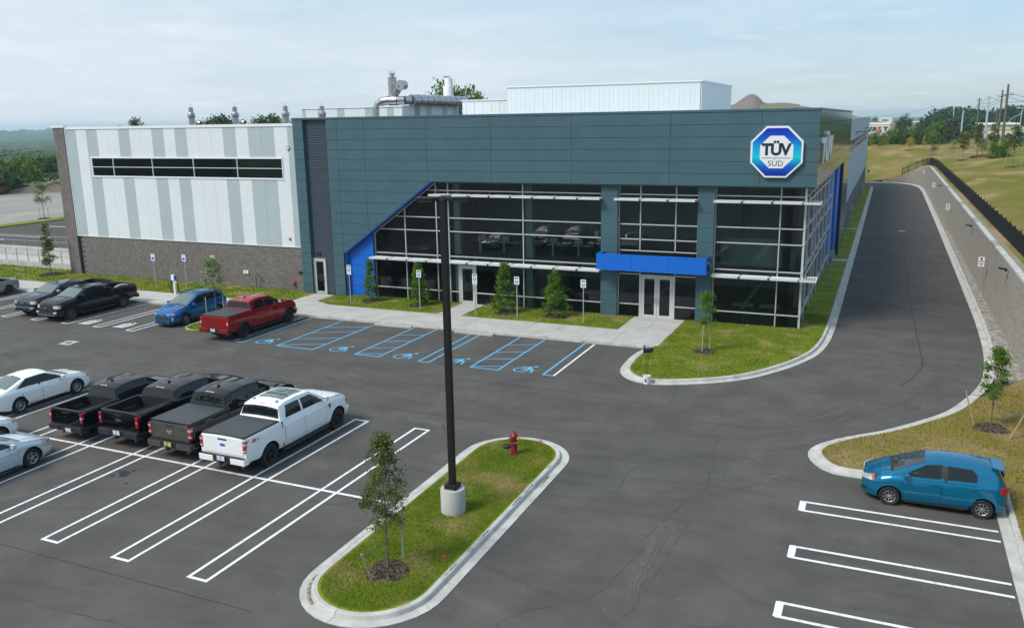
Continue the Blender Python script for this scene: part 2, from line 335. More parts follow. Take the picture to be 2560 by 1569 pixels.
    def xprism(s, poly, x0, x1, m=0):
        """poly in (y,z), front face at x1"""
        n = len(poly); k = len(s.v)
        s.v += [(x1, p[0], p[1]) for p in poly] + [(x0, p[0], p[1]) for p in poly]
        s.f.append(tuple(range(k, k+n))); s.m.append(m); s.f.append(tuple(reversed(range(k+n, k+2*n)))); s.m.append(m)
        for i in range(n):
            j = (i+1) % n; s.f.append((k+j, k+i, k+n+i, k+n+j)); s.m.append(m)
        return s
    def mesh(s, name, mats, off=(0, 0, 0)):
        me = bpy.data.meshes.new(name)
        v = s.v if off == (0, 0, 0) else [(p[0]-off[0], p[1]-off[1], p[2]-off[2]) for p in s.v]
        me.from_pydata(v, [], s.f)
        for mm in (mats if isinstance(mats, (list, tuple)) else [mats]): me.materials.append(mm)
        if any(s.m): me.polygons.foreach_set('material_index', s.m)
        me.update(); return me
    def build(s, name, mats, parent=None, smooth=False, world=True, bevel=0, label=None, **k):
        off = (0, 0, 0)
        if world and parent is not None:
            o = Vector((0, 0, 0)); p = parent
            while p is not None: o += p.location; p = p.parent
            off = tuple(o)
        me = s.mesh(name, mats, off)
        return link(name, me, parent, smooth, bevel, label, **k)
def link(name, me, parent=None, smooth=False, bevel=0, label=None, **k):
    o = bpy.data.objects.new(name, me); col.objects.link(o); o.parent = parent
    if smooth is not False and smooth is not None:
        me.polygons.foreach_set('use_smooth', [True]*len(me.polygons))
        me.set_sharp_from_angle(angle=rad(35 if smooth is True else smooth))
    if bevel:
        b = o.modifiers.new('bevel', 'BEVEL'); b.width = bevel; b.segments = 2; b.limit_method = 'ANGLE'; b.angle_limit = rad(40)
    if label: o['label'] = label
    for a, b in k.items(): o[a] = b
    return o
def thing(name, label, cat, loc=(0, 0, 0), rz=0, group=None):
    o = bpy.data.objects.new(name, None); col.objects.link(o); o.location = loc; o.rotation_euler = (0, 0, rz)
    o.empty_display_size = 0.3
    o['label'] = label; o['category'] = cat
    if group: o['group'] = group
    return o
def tag(o, label, cat, group=None, kind=None):
    o['label'] = label; o['category'] = cat
    if group: o['group'] = group
    if kind: o['kind'] = kind
    return o
def struct(o, label=None):
    o['kind'] = 'structure'
    if label: o['label'] = label
    return o
def sroot(name, loc=(0, 0, 0), label=None):
    o = bpy.data.objects.new(name, None); col.objects.link(o); o.location = loc; o['kind'] = 'structure'
    if label: o['label'] = label
    return o
def clone(o, loc=None, rz=None, label=None, group=None, parent=None):
    c = o.copy(); col.objects.link(c); c.parent = parent
    if loc is not None: c.location = loc
    if rz is not None: c.rotation_euler = (0, 0, rz)
    if label: c['label'] = label
    if group: c['group'] = group
    for ch in list(o.children): clone(ch, parent=c)
    return c
def catmull(pts, seg=6, closed=False):
    n = len(pts); o = []
    rng = range(n) if closed else range(n-1)
    for i in rng:
        g = lambda k: pts[k % n] if closed else pts[min(max(k, 0), n-1)]
        p0, p1, p2, p3 = g(i-1), g(i), g(i+1), g(i+2)
        for j in range(seg):
            t = j/seg
            o.append(tuple(0.5*((2*p1[a]) + (-p0[a]+p2[a])*t + (2*p0[a]-5*p1[a]+4*p2[a]-p3[a])*t*t + (-p0[a]+3*p1[a]-3*p2[a]+p3[a])*t**3) for a in range(len(p1))))
    if not closed: o.append(tuple(pts[-1]))
    return o
def resample(pts, step):
    o = [pts[0]]; acc = 0
    for a, b in zip(pts, pts[1:]):
        L = math.dist(a, b)
        if L < 1e-9: continue
        t = step-acc
        while t <= L:
            o.append(tuple(a[k]+(b[k]-a[k])*t/L for k in range(len(a)))); t += step
        acc = (acc+L) % step
    if math.dist(o[-1], pts[-1]) > step*0.25: o.append(tuple(pts[-1]))
    return o
def normals2(pts, closed=False):
    n = len(pts); o = []
    for i in range(n):
        a = pts[(i-1) % n] if closed or i > 0 else pts[i]; b = pts[(i+1) % n] if closed or i < n-1 else pts[i]
        dx_, dy_ = b[0]-a[0], b[1]-a[1]; L = math.hypot(dx_, dy_) or 1; o.append((-dy_/L, dx_/L))
    return o
def inside(x, y, poly):
    c = np.zeros(x.shape, bool); j = len(poly)-1
    for i in range(len(poly)):
        xi, yi = poly[i]; xj, yj = poly[j]
        m = ((yi > y) != (yj > y)) & (x < (xj-xi)*(y-yi)/((yj-yi) or 1e-9)+xi); c ^= m; j = i
    return c
def flat(name, poly, z, m, parent=None, **k):
    b = MB(); b.poly([(x, y, z) for x, y in poly]); return b.build(name, m, parent, **k)
def raw(name, V, Fc, mats, parent=None, smooth=False, mi=None, **k):
    me = bpy.data.meshes.new(name); nF = len(Fc); kk = Fc.shape[1]
    me.vertices.add(len(V)); me.vertices.foreach_set('co', np.asarray(V, np.float32).ravel())
    me.loops.add(nF*kk); me.loops.foreach_set('vertex_index', Fc.astype(np.int32).ravel())
    me.polygons.add(nF); me.polygons.foreach_set('loop_start', np.arange(0, nF*kk, kk, dtype=np.int32))
    for mm in (mats if isinstance(mats, (list, tuple)) else [mats]): me.materials.append(mm)
    if mi is not None: me.polygons.foreach_set('material_index', mi.astype(np.int32))
    if smooth: me.polygons.foreach_set('use_smooth', np.ones(nF, bool))
    me.update(calc_edges=True); me.validate()
    return link(name, me, parent, **k)
def text_mesh(s, size, extrude, offset=0.0, align='CENTER', spacing=1.0):
    c = bpy.data.curves.new('lettering', 'FONT'); c.body = s; c.size = size; c.extrude = extrude; c.offset = offset; c.align_x = align; c.space_character = spacing
    c.resolution_u = 4
    o = bpy.data.objects.new('lettering', c); col.objects.link(o)
    dg = bpy.context.evaluated_depsgraph_get(); me = bpy.data.meshes.new_from_object(o.evaluated_get(dg))
    bpy.data.objects.remove(o); bpy.data.curves.remove(c); return me
def letters(name, s, size, loc, rot, m, parent=None, extrude=0.02, offset=0.0, sx=1.0, align='CENTER', spacing=1.0, **k):
    me = text_mesh(s, size, extrude, offset, align, spacing); me.materials.clear(); me.materials.append(m)
    M = Matrix.Translation(loc) @ rot.to_matrix().to_4x4() @ Matrix.Diagonal((sx, 1, 1, 1))
    if parent is not None:
        o = Vector((0, 0, 0)); p = parent
        while p is not None: o += p.location; p = p.parent
        M = Matrix.Translation(-o) @ M
    me.transform(M); return link(name, me, parent, **k)
from mathutils import Euler
FACE_S = Euler((rad(90), 0, 0))            # text readable from -Y
FACE_E = Euler((rad(90), 0, rad(90)))      # text readable from +X
# ================================================================== SETTING: ground, roads, walks, lawns
# far base ground, sinking away to the west beyond the woods
def base_z(x, y):
    z = -0.35
    if x < -150: z -= min(32, (-150-x)*0.07)
    return z
b = MB()
xs = [-5300, -3000, -1500, -800, -500, -400, -300, -230, -180, -150, -120, -60, 40, 200, 800, 3000, 5300]
ys = [-900, -300, -100, 0, 60, 120, 180, 260, 400, 700, 1200, 3000, 5300]
for x in xs:
    for y in ys: b.v.append((x, y, base_z(x, y)))
for i in range(len(xs)-1):
    for j in range(len(ys)-1):
        a = i*len(ys)+j; b.f.append((a, a+len(ys), a+len(ys)+1, a+1)); b.m.append(0)
struct(b.build('ground', mat('far_field', (0.07, 0.10, 0.03), 0.95, c2=(0.045, 0.08, 0.022), scale=0.02, detail=8)), 'green land stretching to the horizon')

lot = flat('parking_lot', [(-75, -70), (40, -70), (40, 27), (6.4, 27), (6.4, 51.6), (-3, 51.6), (-3, 43.2), (-75, 43.2)], 0.0, M_ASPH)
struct(lot, 'dark asphalt parking lot')
drive = flat('driveway', [(-3.2, 51.6), (6.4, 51.6), (6.2, 150), (5.8, 165), (3, 172), (-60, 172), (-60, 163.5), (-3.2, 163.5)], 0.0, M_ROAD)
struct(drive, 'asphalt drive running along the right side of the building')
rear = flat('rear_yard', [(-101.3, 43), (-60, 58.8), (-60, 170), (-101.3, 170)], -0.02, M_ROAD)
struct(rear, 'asphalt yard behind the left side of the building')
rear2 = flat('west_yard', [(-75, 43.1), (-59, 43.1), (-59, 58.9), (-101.2, 58.9), (-101.2, 20), (-75, 20)], -0.024, M_ROAD)
struct(rear2, 'asphalt apron west of the walk')
struct(flat('gravel_lot', [(-104, 20), (-104, 260), (-153, 260), (-153, 20)], 0.02, M_GRAVEL), 'bare gravel lot beyond the rear yard')
b = MB(); b.prism([(-104, 20), (-101.4, 20), (-101.4, 200), (-104, 200)], -0.1, 0.12)
struct(b.build('grass_verge', M_GRASS), 'grass verge between rear yard and gravel lot')

# ---- lawns (ground) : slabs 0.13 high
LAWN = 0.135
def lawn(name, poly, m=M_GRASS, z=LAWN, label=None):
    b = MB(); b.prism(poly, -0.02, z); return struct(b.build(name, m), label)
BLADE = {}
def blades(name, poly, dens, label, z=LAWN, h=(0.04, 0.085), m=M_GRASS, seed=1, wd=0.009, cat='grass'):
    rs = np.random.RandomState(seed); P = np.array(poly); x0, y0 = P.min(0); x1, y1 = P.max(0)
    n = int((x1-x0)*(y1-y0)*dens); x = rs.uniform(x0, x1, n); y = rs.uniform(y0, y1, n); k = inside(x, y, poly); x, y = x[k], y[k]; n = len(x)
    a = rs.uniform(0, 2*np.pi, n); hh = rs.uniform(*h, n); w_ = wd*rs.uniform(.7, 1.5, n); lx = rs.normal(0, .45, n)*hh; ly = rs.normal(0, .45, n)*hh
    V = np.empty((n, 3, 3)); V[:, 0] = np.c_[x-np.cos(a)*w_, y-np.sin(a)*w_, np.full(n, z-.005)]
    V[:, 1] = np.c_[x+np.cos(a)*w_, y+np.sin(a)*w_, np.full(n, z-.005)]; V[:, 2] = np.c_[x+lx, y+ly, z+hh]
    o = raw(name, V.reshape(-1, 3), np.arange(3*n).reshape(n, 3), m)
    return tag(o, label, cat, kind='stuff')

def line(pts, wd, m, z=0.008, name='parking_line', parent=None, close=False):
    b = MB(); P = [Vector((p[0], p[1])) for p in pts]; n = len(P); L, Rr = [], []
    for i in range(n):
        if close: d0 = (P[i]-P[i-1]).normalized(); d1 = (P[(i+1) % n]-P[i]).normalized()
        else:
            d0 = (P[i]-P[i-1]).normalized() if i else (P[1]-P[0]).normalized(); d1 = (P[i+1]-P[i]).normalized() if i < n-1 else d0
        t = (d0+d1).normalized(); nn = Vector((-t.y, t.x)); c = max(0.35, nn.dot(Vector((-d0.y, d0.x)))); L.append(P[i]+nn*wd/2/c); Rr.append(P[i]-nn*wd/2/c)
    for i in range(n if close else n-1):
        j = (i+1) % n; b.poly([(Rr[i].x, Rr[i].y, z), (Rr[j].x, Rr[j].y, z), (L[j].x, L[j].y, z), (L[i].x, L[i].y, z)])
    return b.build(name, m, parent or lot)

# ---- kerbs
def curb(name, path, closed=False, side=1, label='', gutter=0.33, top=0.145, h=0.145, seg=3.05, rampe=0, m=M_CURB):
    """path = back-of-kerb line; gutter lies on `side` (+1 = left of travel)"""
    root = sroot(name, (path[0][0], path[0][1], 0), label)
    if closed: path = list(path)+[path[0]]
    fine = resample(path, 0.30 if len(path) > 2 else 1.0)
    nr = normals2(fine, closed=False)
    if closed:
        fine[-1] = fine[0]; nr[-1] = nr[0]
    prof = [(0, -0.05), (0, h), (top*0.8, h), (top, h-0.02), (top+0.035, 0.012), (top+gutter, 0.022), (top+gutter, -0.05)]
    k0 = 0; acc = 0; cuts = [0]
    for i in range(1, len(fine)):
        acc += math.dist(fine[i-1], fine[i])
        if acc >= seg: cuts.append(i); acc = 0
    if cuts[-1] != len(fine)-1: cuts.append(len(fine)-1)
    for a, c in zip(cuts, cuts[1:]):
        b = MB(); idx = list(range(a, c+1)); n = len(prof)
        for q, i in enumerate(idx):
            px, py = fine[i][0], fine[i][1]; nx, ny = nr[i][0]*side, nr[i][1]*side
            if q in (0, len(idx)-1):   # leave a 10 mm joint
                j = i+1 if q == 0 else i-1
                L = math.dist(fine[i], fine[j]); px += (fine[j][0]-px)/L*0.009; py += (fine[j][1]-py)/L*0.009
            for d, z in prof: b.v.append((px+nx*d, py+ny*d, z))
        for q in range(len(idx)-1):
            for e in range(n-1):
                f = (q*n+e, q*n+e+1, (q+1)*n+e+1, (q+1)*n+e)
                b.f.append(f if side > 0 else f[::-1]); b.m.append(0)
        for q in (0, len(idx)-1): b.f.append(tuple(q*n+e for e in range(n))); b.m.append(0)
        b.build('curb_section', m, root, smooth=30)
    return root
def arc(cx, cy, r, a0, a1, n=14, ry=None):
    ry = ry or r
    return [(cx+r*math.cos(rad(a0+(a1-a0)*i/n)), cy+ry*math.sin(rad(a0+(a1-a0)*i/n))) for i in range(n+1)]

# centre island (stadium)
isl = arc(-11.76, 26.60, 1.54, 0, 180, 18) + arc(-11.70, 17.20, 1.54, 180, 360, 18)
isl = isl + [isl[0]]
isl_c = resample(isl, 0.35)[:-1]
lawn('island_lawn', isl_c, label='grass of the long centre island')
curb('island_curb', isl_c, closed=True, side=-1, label='rounded concrete curb round the long centre island')
inner = [(-11.73+(x+11.73)*.96, 21.9+(y-21.9)*.985) for x, y in isl_c]
blades('grass', inner, 2600, 'short green grass with dry patches covering the long island around the lamp pole', seed=3, m=M_GRASS, wd=.0065, h=(.03, .07))

# dark scuffs and leaf litter on the island kerb
M_SCUFF = mat('kerb_scuff', (.12, .12, .12), .9, c2=(.42, .41, .39), scale=9, detail=6, lo=.45, hi=.6)
M_LITTER = mat('gutter_dirt', (.16, .12, .09), .95, c2=(.42, .40, .37), scale=6, detail=7, lo=.42, hi=.6)
def on_curb(name, a0, a1, d, wd, m, z=.149):
    i0, i1 = int(len(isl_c)*a0), int(len(isl_c)*a1); P = isl_c[i0:i1+1]; nn_ = normals2(P)
    line([(p[0]-q[0]*d, p[1]-q[1]*d) for p, q in zip(P, nn_)], wd, m, z=z, name=name)
lot_marks = [(.86, .885, .08, .07), (.90, .92, .08, .06), (.78, .80, .07, .05), (.965, .98, .07, .05), (.70, .72, .07, .05)]
for a0, a1, d, w_ in lot_marks: on_curb('scuff', a0, a1, d, w_, M_SCUFF)
for a0, a1 in ((.30, .36), (.38, .47), (.50, .56), (.05, .075), (.93, .96)): on_curb('litter', a0, a1, .235, .10, M_LITTER, z=.022)

# front lawn at the right corner of the building
fl = catmull([(-10.75, 43.05), (-11.02, 41.5), (-11.0, 39.8), (-10.88, 38.75), (-10.5, 37.95), (-9.9, 37.45), (-9.2, 37.42), (-8.4, 37.72), (-7.6, 38.15), (-6.6, 38.8), (-5.6, 39.75), (-4.75, 41.0), (-3.95, 42.5), (-3.25, 44.35), (-2.9, 46.0), (-2.70, 48.2), (-2.62, 51.0)], 5)
side_edge = [(-2.60, 56), (-2.58, 100), (-2.6, 157.5)]
curb('corner_curb', fl+side_edge+[(-2.75, 159.3), (-3.2, 160.2)], side=-1, label='curb sweeping round the front corner lawn and along the building')
cl = fl+[(-2.6, 54.0), (-4.05, 54.0), (-4.05, 49.75), (-10.6, 49.75), (-10.6, 43.36)]
lawn('corner_lawn', cl, label='lawn at the front right corner of the building')
blades('grass', [(x*0.99-0.06, y+0.05) for x, y in cl], 480, 'green lawn grass around the young tree at the right front corner of the building', seed=5, h=(.04, .09), wd=.013)
lawn('side_lawn', [(-2.59, 54.0), (-2.58, 75.4), (-5.2, 75.4), (-5.2, 54.0)], label='narrow lawn beside the glazed corner')
lawn('side_lawn', [(-2.58, 76.4), (-2.58, 97.7), (-5.2, 97.7), (-5.2, 76.4)], label='narrow lawn beside the blue pier')
lawn('side_lawn', [(-2.58, 98.7), (-2.6, 157.5), (-3.1, 160.2), (-5.2, 160.2), (-5.2, 98.7)], label='narrow lawn along the ribbed metal wall')
for y in (75.45, 97.75):
    b = MB(); b.box(-5.2, -2.6, y, y+0.9, 0, 0.142); struct(b.build('service_walk', M_CONC), 'narrow concrete strip crossing the side lawn')

# right hand kerb, lawn and stone strip
rcurve = [(-0.9, 29.72), (-1.15, 30.05), (-1.36, 30.45), (-1.46, 30.95), (-1.36, 31.4), (-1.06, 31.95), (-0.31, 32.85), (0.86, 33.95), (2.25, 35.72), (3.35, 37.4), (4.2, 39.5), (4.78, 41.3), (5.15, 43.0), (5.5, 46.0), (5.72, 50.0), (5.84, 56.0)]
rc = [(4.30, 29.75), (0.2, 29.66), (-0.5, 29.66)] + catmull(rcurve, 4)
far = [(5.84, 75), (5.80, 105), (5.72, 130), (5.62, 150)]+catmull([(5.55, 154), (5.3, 159.5), (4.75, 163.5), (3.7, 166.9), (1.8, 169.2), (-1, 170.5), (-5, 170.9), (-20, 171)], 4)
curb('drive_curb', rc+far, side=1, label='curb from the right island tip up the right side of the drive')
curb('stall_curb', [(4.30, 2.0), (4.30, 29.60)], side=1, label='straight curb along the right hand parking stalls')
rl = [(4.30, 2.0), (4.30, 29.72), (0.2, 29.66), (-0.5, 29.66)]+catmull(rcurve, 4)[:41]+[(6.45, 43.4), (6.6, 36), (14, 36), (14, 2)]
lawn('right_lawn', rl, M_GRASSB, label='half dry lawn at the foot of the retaining wall')
blades('grass', rl, 330, 'half dry grass of the right lawn behind the teal hatchback', seed=8, m=M_GRASSB, h=(.03, .08), wd=.014)
sp = [(5.1, 43.0), (5.5, 46.0), (5.72, 50.0), (5.84, 56.0), (5.84, 75), (5.8, 105), (5.72, 130), (5.6, 152), (5.3, 159.5), (4.75, 163.5), (5.4, 163.5), (6.1, 150), (6.55, 60), (6.7, 43)]
lawn('stone_strip', sp, M_STONES, 0.11, 'strip of river stones at the foot of the retaining wall')
rs = np.random.RandomState(4); cnt = 9000
yy = 43.2+(100-43.2)*rs.uniform(0, 1, cnt)**1.8; xl = np.interp(yy, [43, 50, 56, 75, 105], [5.1, 5.74, 5.86, 5.86, 5.82]); xr = 6.55-(yy-43)*.0047
xx = xl+(xr-xl)*rs.uniform(0, 1, cnt); sz = rs.uniform(.025, .06, cnt)
oc = np.array([(1, 0, 0), (0, 1, 0), (-1, 0, 0), (0, -1, 0), (0, 0, .7)]); of = np.array([(0, 1, 4), (1, 2, 4), (2, 3, 4), (3, 0, 4)])
V = oc[None]*sz[:, None, None]*rs.uniform(.7, 1.3, (cnt, 5, 3)); V = V+np.c_[xx, yy, np.full(cnt, .105)][:, None]
tag(raw('river_stones', V.reshape(-1, 3), (np.arange(cnt)[:, None, None]*5+of[None]).reshape(-1, 3), M_STONE), 'loose river stones between drive curb and retaining wall', 'stones', kind='stuff')

# ---- walks in front of the building
W = 0.13
walk = sroot('sidewalk', (-26, 44, 0), 'concrete sidewalk along the front of the building')
def slab(x0, x1, y0, y1, name='slab', z=W, sk=0):
    b = MB(); g = 0.008
    b.prism([(x0+g, y0+g), (x1-g, y0+g), (x1-g+sk, y1-g), (x0+g+sk, y1-g)], -0.02, z+R.uniform(-.002, .002)); return b.build(name, M_CONC, walk)
xe = [-11.35-1.86*i for i in range(15)]
for a, c in zip(xe[1:], xe): slab(a, c, 43.25, 46.15)
for a, c in zip(xe[1:], xe):
    b = MB(); b.box(a+.006, c-.006, 43.0, 43.243, -.02, W+.003); b.build('walk_edge', M_CURB, walk)
xw = xe[-1]
for i in range(22):
    x1 = xw-1.86*i; x0 = x1-1.86
    slab(x0, x1, 42.95, 45.6)
    b = MB(); b.box(x0+.006, x1-.006, 42.62, 42.943, -.02, W+.003); b.build('walk_edge', M_CURB, walk)
slab(-11.35, -10.62, 43.25, 46.15)
# door paths and entry plaza
slab(-37.2, -35.45, 46.15, 47.5, sk=0); slab(-37.2, -35.45, 47.5, 49.0)
slab(-25.62, -23.95, 46.15, 47.9); slab(-25.62, -23.95, 47.9, 49.65)
for i in range(2):
    for j in range(2): slab(-13.72+1.56*i, -12.16+1.56*i, 46.15+1.8*j, 47.95+1.8*j-.02)
# lawns between walk and wall
A_ = [(-33.9, 46.16), (-25.64, 46.16), (-25.64, 49.7), (-35.4, 49.7), (-35.42, 46.9)]
lawn('front_lawn', A_, label='lawn left of the side entrance path'); blades('grass', A_, 260, 'lawn grass under the two leftmost columnar shrubs and the blue wall', seed=11, wd=.016, h=(.04, .10))
B_ = [(-23.93, 46.16), (-15.3, 46.16), (-13.76, 46.5), (-13.76, 49.7), (-23.93, 49.7)]
lawn('front_lawn', B_, label='lawn between side entrance path and entry plaza'); blades('grass', B_, 260, 'lawn grass under the two shrubs left of the main entrance', seed=12, wd=.016, h=(.04, .10))
C_ = [(-62.9, 45.62), (-37.25, 45.62), (-37.25, 46.3), (-37.25, 49.55), (-62.9, 49.55)]
lawn('front_lawn', C_, label='lawn strip along the block wall'); blades('grass', C_, 150, 'patchy lawn grass along the foot of the block wall', seed=13, wd=.02, h=(.04, .11))
slabz = MB(); slabz.prism([(-35.45, 46.17), (-33.95, 46.17), (-35.44, 46.88)], 0, W); slabz.build('slab', M_CONC, walk)
D_ = [(-90, 45.62), (-62.9, 45.62), (-62.9, 50.45), (-90, 50.9)]
lawn('west_lawn', D_, label='lawn in front of the ramp walls'); blades('grass', D_, 90, 'lawn grass in front of the concrete ramp at the far left', seed=14, wd=.025, h=(.05, .12))

# small island with young tree
si = [(-36.45, 42.6), (-36.45, 38.4)]+arc(-37.55, 38.4, 1.1, 0, -180, 12, 1.15)[1:]+[(-38.65, 42.6)]
lawn('small_island_lawn', si, label='grass of the small island between the parking rows'); curb('small_island_curb', si, side=-1, label='curb round the small island', top=.16, gutter=.85)
blades('grass', si, 300, 'green grass of the small island beside the red pickup', seed=15, wd=.016)

# ---- paint on the asphalt
for i in range(10):       # double row of stalls left of the island
    x = -16.39-2.862*i
    line([(x-.31, 27.9), (x+.31, 27.9), (x+.31, 15.6), (x-.31, 15.6)], 0.105, M_PWHITE, close=True)
line([(-14.0, 21.6), (-45.2, 21.6)], 0.125, M_PWHITE, z=0.012)
for i in range(7):        # right hand stalls
    y = 26.30-3.14*i
    line([(3.76, y+.33), (-1.70, y+.33), (-1.70, y-.33), (3.76, y-.33)], 0.115, M_PWHITE)
    line([(-1.70, y+.36), (-1.70, y-.36)], 0.20, M_PWHITE, z=.012)
for i in range(12):       # row at the block wall
    x = -41.37-2.79*i
    line([(x-.28, 42.58), (x-.28, 36.22), (x+.28, 36.22), (x+.28, 42.58)], 0.10, M_PWHITE)
line([(-33.62, 36.6), (-33.62, 42.95)], .10, M_PWHITE)
def hbox(x0, x1, y0, y1, ys):
    line([(x0, y1), (x0, y0), (x1, y0), (x1, y1)], .10, M_PBLUE)
    for a, c in ys: line([(x0, a), (x1, c)], .085, M_PBLUE, z=.012)
line([(-33.55, 36.42), (-32.88, 36.42), (-32.88, 42.9)], .11, M_PBLUE, z=.012)
hbox(-30.55, -28.10, 36.5, 42.9, [(36.6, 37.75), (38.0, 39.2), (39.55, 40.8), (41.0, 42.0)])
hbox(-25.38, -23.90, 36.53, 42.95, [(36.65, 37.15), (37.85, 38.5), (39.35, 40.0), (40.85, 41.5)])
hbox(-21.48, -20.90, 36.53, 42.75, [])
hbox(-18.50, -16.98, 36.53, 42.88, [(36.65, 37.2), (38.1, 38.68), (39.5, 40.1), (41.1, 41.73)])
line([(-14.6, 42.85), (-14.6, 36.6), (-14.1, 36.6)], .11, M_PBLUE)
line([(-14.05, 36.58), (-14.05, 42.9)], .11, M_PWHITE, z=.012)
def access_symbol(cx, cy):
    """forward leaning wheelchair user, 0.95 wide, drawn flat on the asphalt"""
    b = MB(); S = 1.28
    def T(p): return (cx+p[0]*S, cy+p[1]*S, .012)
    r = [(0.30*math.cos(rad(a))-.12, .30*math.sin(rad(a))-.18) for a in range(95, 380, 15)]; r2 = [(0.235*math.cos(rad(a))-.12, .235*math.sin(rad(a))-.18) for a in range(95, 380, 15)]
    for i in range(len(r)-1): b.poly([T(r2[i]), T(r[i]), T(r[i+1]), T(r2[i+1])])
    b.poly([T((.30+.085*math.cos(rad(a)), .42+.085*math.sin(rad(a)))) for a in range(0, 360, 30)])
    for q in ([(.05, .30), (.22, .34), (.20, .10), (.02, -.14), (-.13, -.10), (.06, .12)], [(.02, -.14), (.30, -.06), (.36, .02), (.20, .10)],
              [(.30, -.06), (.36, .0), (.42, -.38), (.33, -.42)], [(.05, .30), (-.18, .22), (-.20, .12), (-.12, .12), (.04, .20)]):
        b.poly([T(p) for p in q])
    return b.build('access_symbol', M_PBLUE, lot)
for x, y in ((-31.75, 37.15), (-26.75, 37.22), (-22.7, 37.24), (-19.65, 37.3), (-15.78, 37.2)): access_symbol(x, y)
def ev_symbol(cx, cy):
    b = MB(); z = .012
    def q(*p): b.poly([(cx+x, cy+y, z) for x, y in p])
    for i in range(4): # battery / plug pictogram with bars
        q((-.30+.17*i, -.10), (-.20+.17*i, -.10), (-.20+.17*i, .42), (-.30+.17*i, .42))
    q((-.42, -.26), (.45, -.26), (.40, -.14), (-.36, -.14)); q((-.40, .46), (.40, .46), (.40, .54), (-.40, .54)); q((-.40, -.1), (-.34, -.1), (-.34, .5), (-.40, .5)); q((.36, -.1), (.42, -.1), (.42, .5), (.36, .5))
    r = [(.16*math.cos(rad(a)), .74+.16*math.sin(rad(a))) for a in range(-30, 215, 20)]; r2 = [(.11*math.cos(rad(a)), .74+.11*math.sin(rad(a))) for a in range(-30, 215, 20)]
    for i in range(len(r)-1): q(r2[i], r[i], r[i+1], r2[i+1])
    q((-.2, .54), (.0, .54), (-.1, .70), (-.2, .66)); q((.12, .60), (.30, .72), (.30, .84), (.16, .78)); q((-.55, -.42), (.2, -.42), (.45, -.30), (-.45, -.30))
    return b.build('charging_symbol', M_PWHITE, lot)
ev_symbol(-45.62, 36.9); ev_symbol(-42.75, 37.0)
# cracks and tar seams
def crack(pts, wd, m, seed):
    rr = random.Random(seed); P = catmull(pts, 10); P = [(x+rr.gauss(0, .035), y+rr.gauss(0, .035)) for x, y in P]
    line(P, wd, m, z=.0065, name='crack')
M_CRACK = mat('crack_dark', (0.018, 0.018, 0.018), 0.95)
crack([(1.2, 40.6), (2.2, 44.5), (2.1, 52), (1.95, 60), (1.9, 80), (2.0, 110), (1.9, 140)], .035, M_CRACK, 1)
M_MARK = mat('tyre_mark', (0.058, 0.054, 0.050), .9, c2=(0.086, 0.081, 0.076), scale=1.6, detail=7, lo=.38, hi=.58, bump=.3, bscale=50)
M_PALE = mat('worn_trail', (0.108, 0.101, 0.093), .9, c2=(0.088, 0.082, 0.076), scale=1.3, detail=8, lo=.40, hi=.58, bump=.3, bscale=50)
ZM = [0.0046]
def mark(pts, wd, m, jit=.05, seed=0, name='tyre_mark'):
    rr = random.Random(seed+int(abs(pts[0][0])*10)); P = resample(catmull(pts, 8), .35); P = [(x+rr.gauss(0, jit), y+rr.gauss(0, jit)) for x, y in P]; P = catmull(P, 2)
    ZM[0] += .00006; line(P, wd, m, z=ZM[0], name=name)
TM = [[(-4.7, 26.14), (-4.84, 27.07), (-5.03, 29.16), (-5.37, 31.85), (-5.73, 34.84), (-6.31, 35.64)],
 [(-5.4, 15.5), (-5.4, 17.63), (-5.08, 18.54), (-4.99, 19.89), (-4.93, 20.87), (-4.86, 21.94), (-4.82, 23.07), (-4.66, 24.57), (-4.48, 25.99), (-3.55, 27.09), (-2.87, 28.37)],
 [(-8.91, 20.95), (-8.98, 21.8), (-8.55, 22.91), (-8.03, 23.89), (-7.46, 25.53), (-7.5, 27.07), (-6.79, 28.33), (-5.4, 29.17), (-4.53, 29.51)],
 [(-7.92, 16.6), (-7.62, 17.5), (-6.8, 18.19), (-6.13, 18.97), (-5.86, 20.17), (-5.73, 21.41), (-5.77, 22.5), (-5.45, 24.04), (-5.09, 25.75), (-5.34, 27.39)],
 [(-9.71, 28.84), (-9.67, 30.52), (-9.84, 32.66), (-9.92, 35.55)], [(-17.38, 27.87), (-16.74, 29.6), (-15.89, 31.74), (-15.57, 34.79)],
 [(-8.02, 28.13), (-7.8, 30.57), (-7.85, 34.63), (-8.18, 37.13)], [(-16.22, 30.19), (-15.17, 31.4), (-14.11, 33.07), (-13.14, 35.24), (-12.36, 36.25)],
 [(-4.48, 26.96), (-4.22, 29.49), (-3.37, 29.25), (-3.21, 28.77)], [(-8.56, 35.41), (-7.71, 35.1), (-6.62, 35.94), (-5.66, 35.47)],
 [(-16.6, 20.8), (-15.6, 20.9), (-14.9, 21.5), (-14.2, 21.6)], [(-25, 12.2), (-21, 13.0), (-17, 13.2), (-14.5, 13.4)], [(-1.9, 33.6), (-.4, 35.6), (1.2, 38.2), (2.6, 42), (3.0, 47)], [(-2.2, 36), (-1.2, 39.2), (-.9, 43), (-.8, 50)]]
for k_, P_ in enumerate(TM): mark(P_, (.045, .05, .032, .035, .03, .028, .03, .03, .025, .03, .05, .05, .04, .035)[k_], M_MARK, .035, k_)
for k_, P_ in enumerate(TM[12:]): mark([(x+.22, y+.1) for x, y in P_], .03, M_MARK, .03, 40+k_)
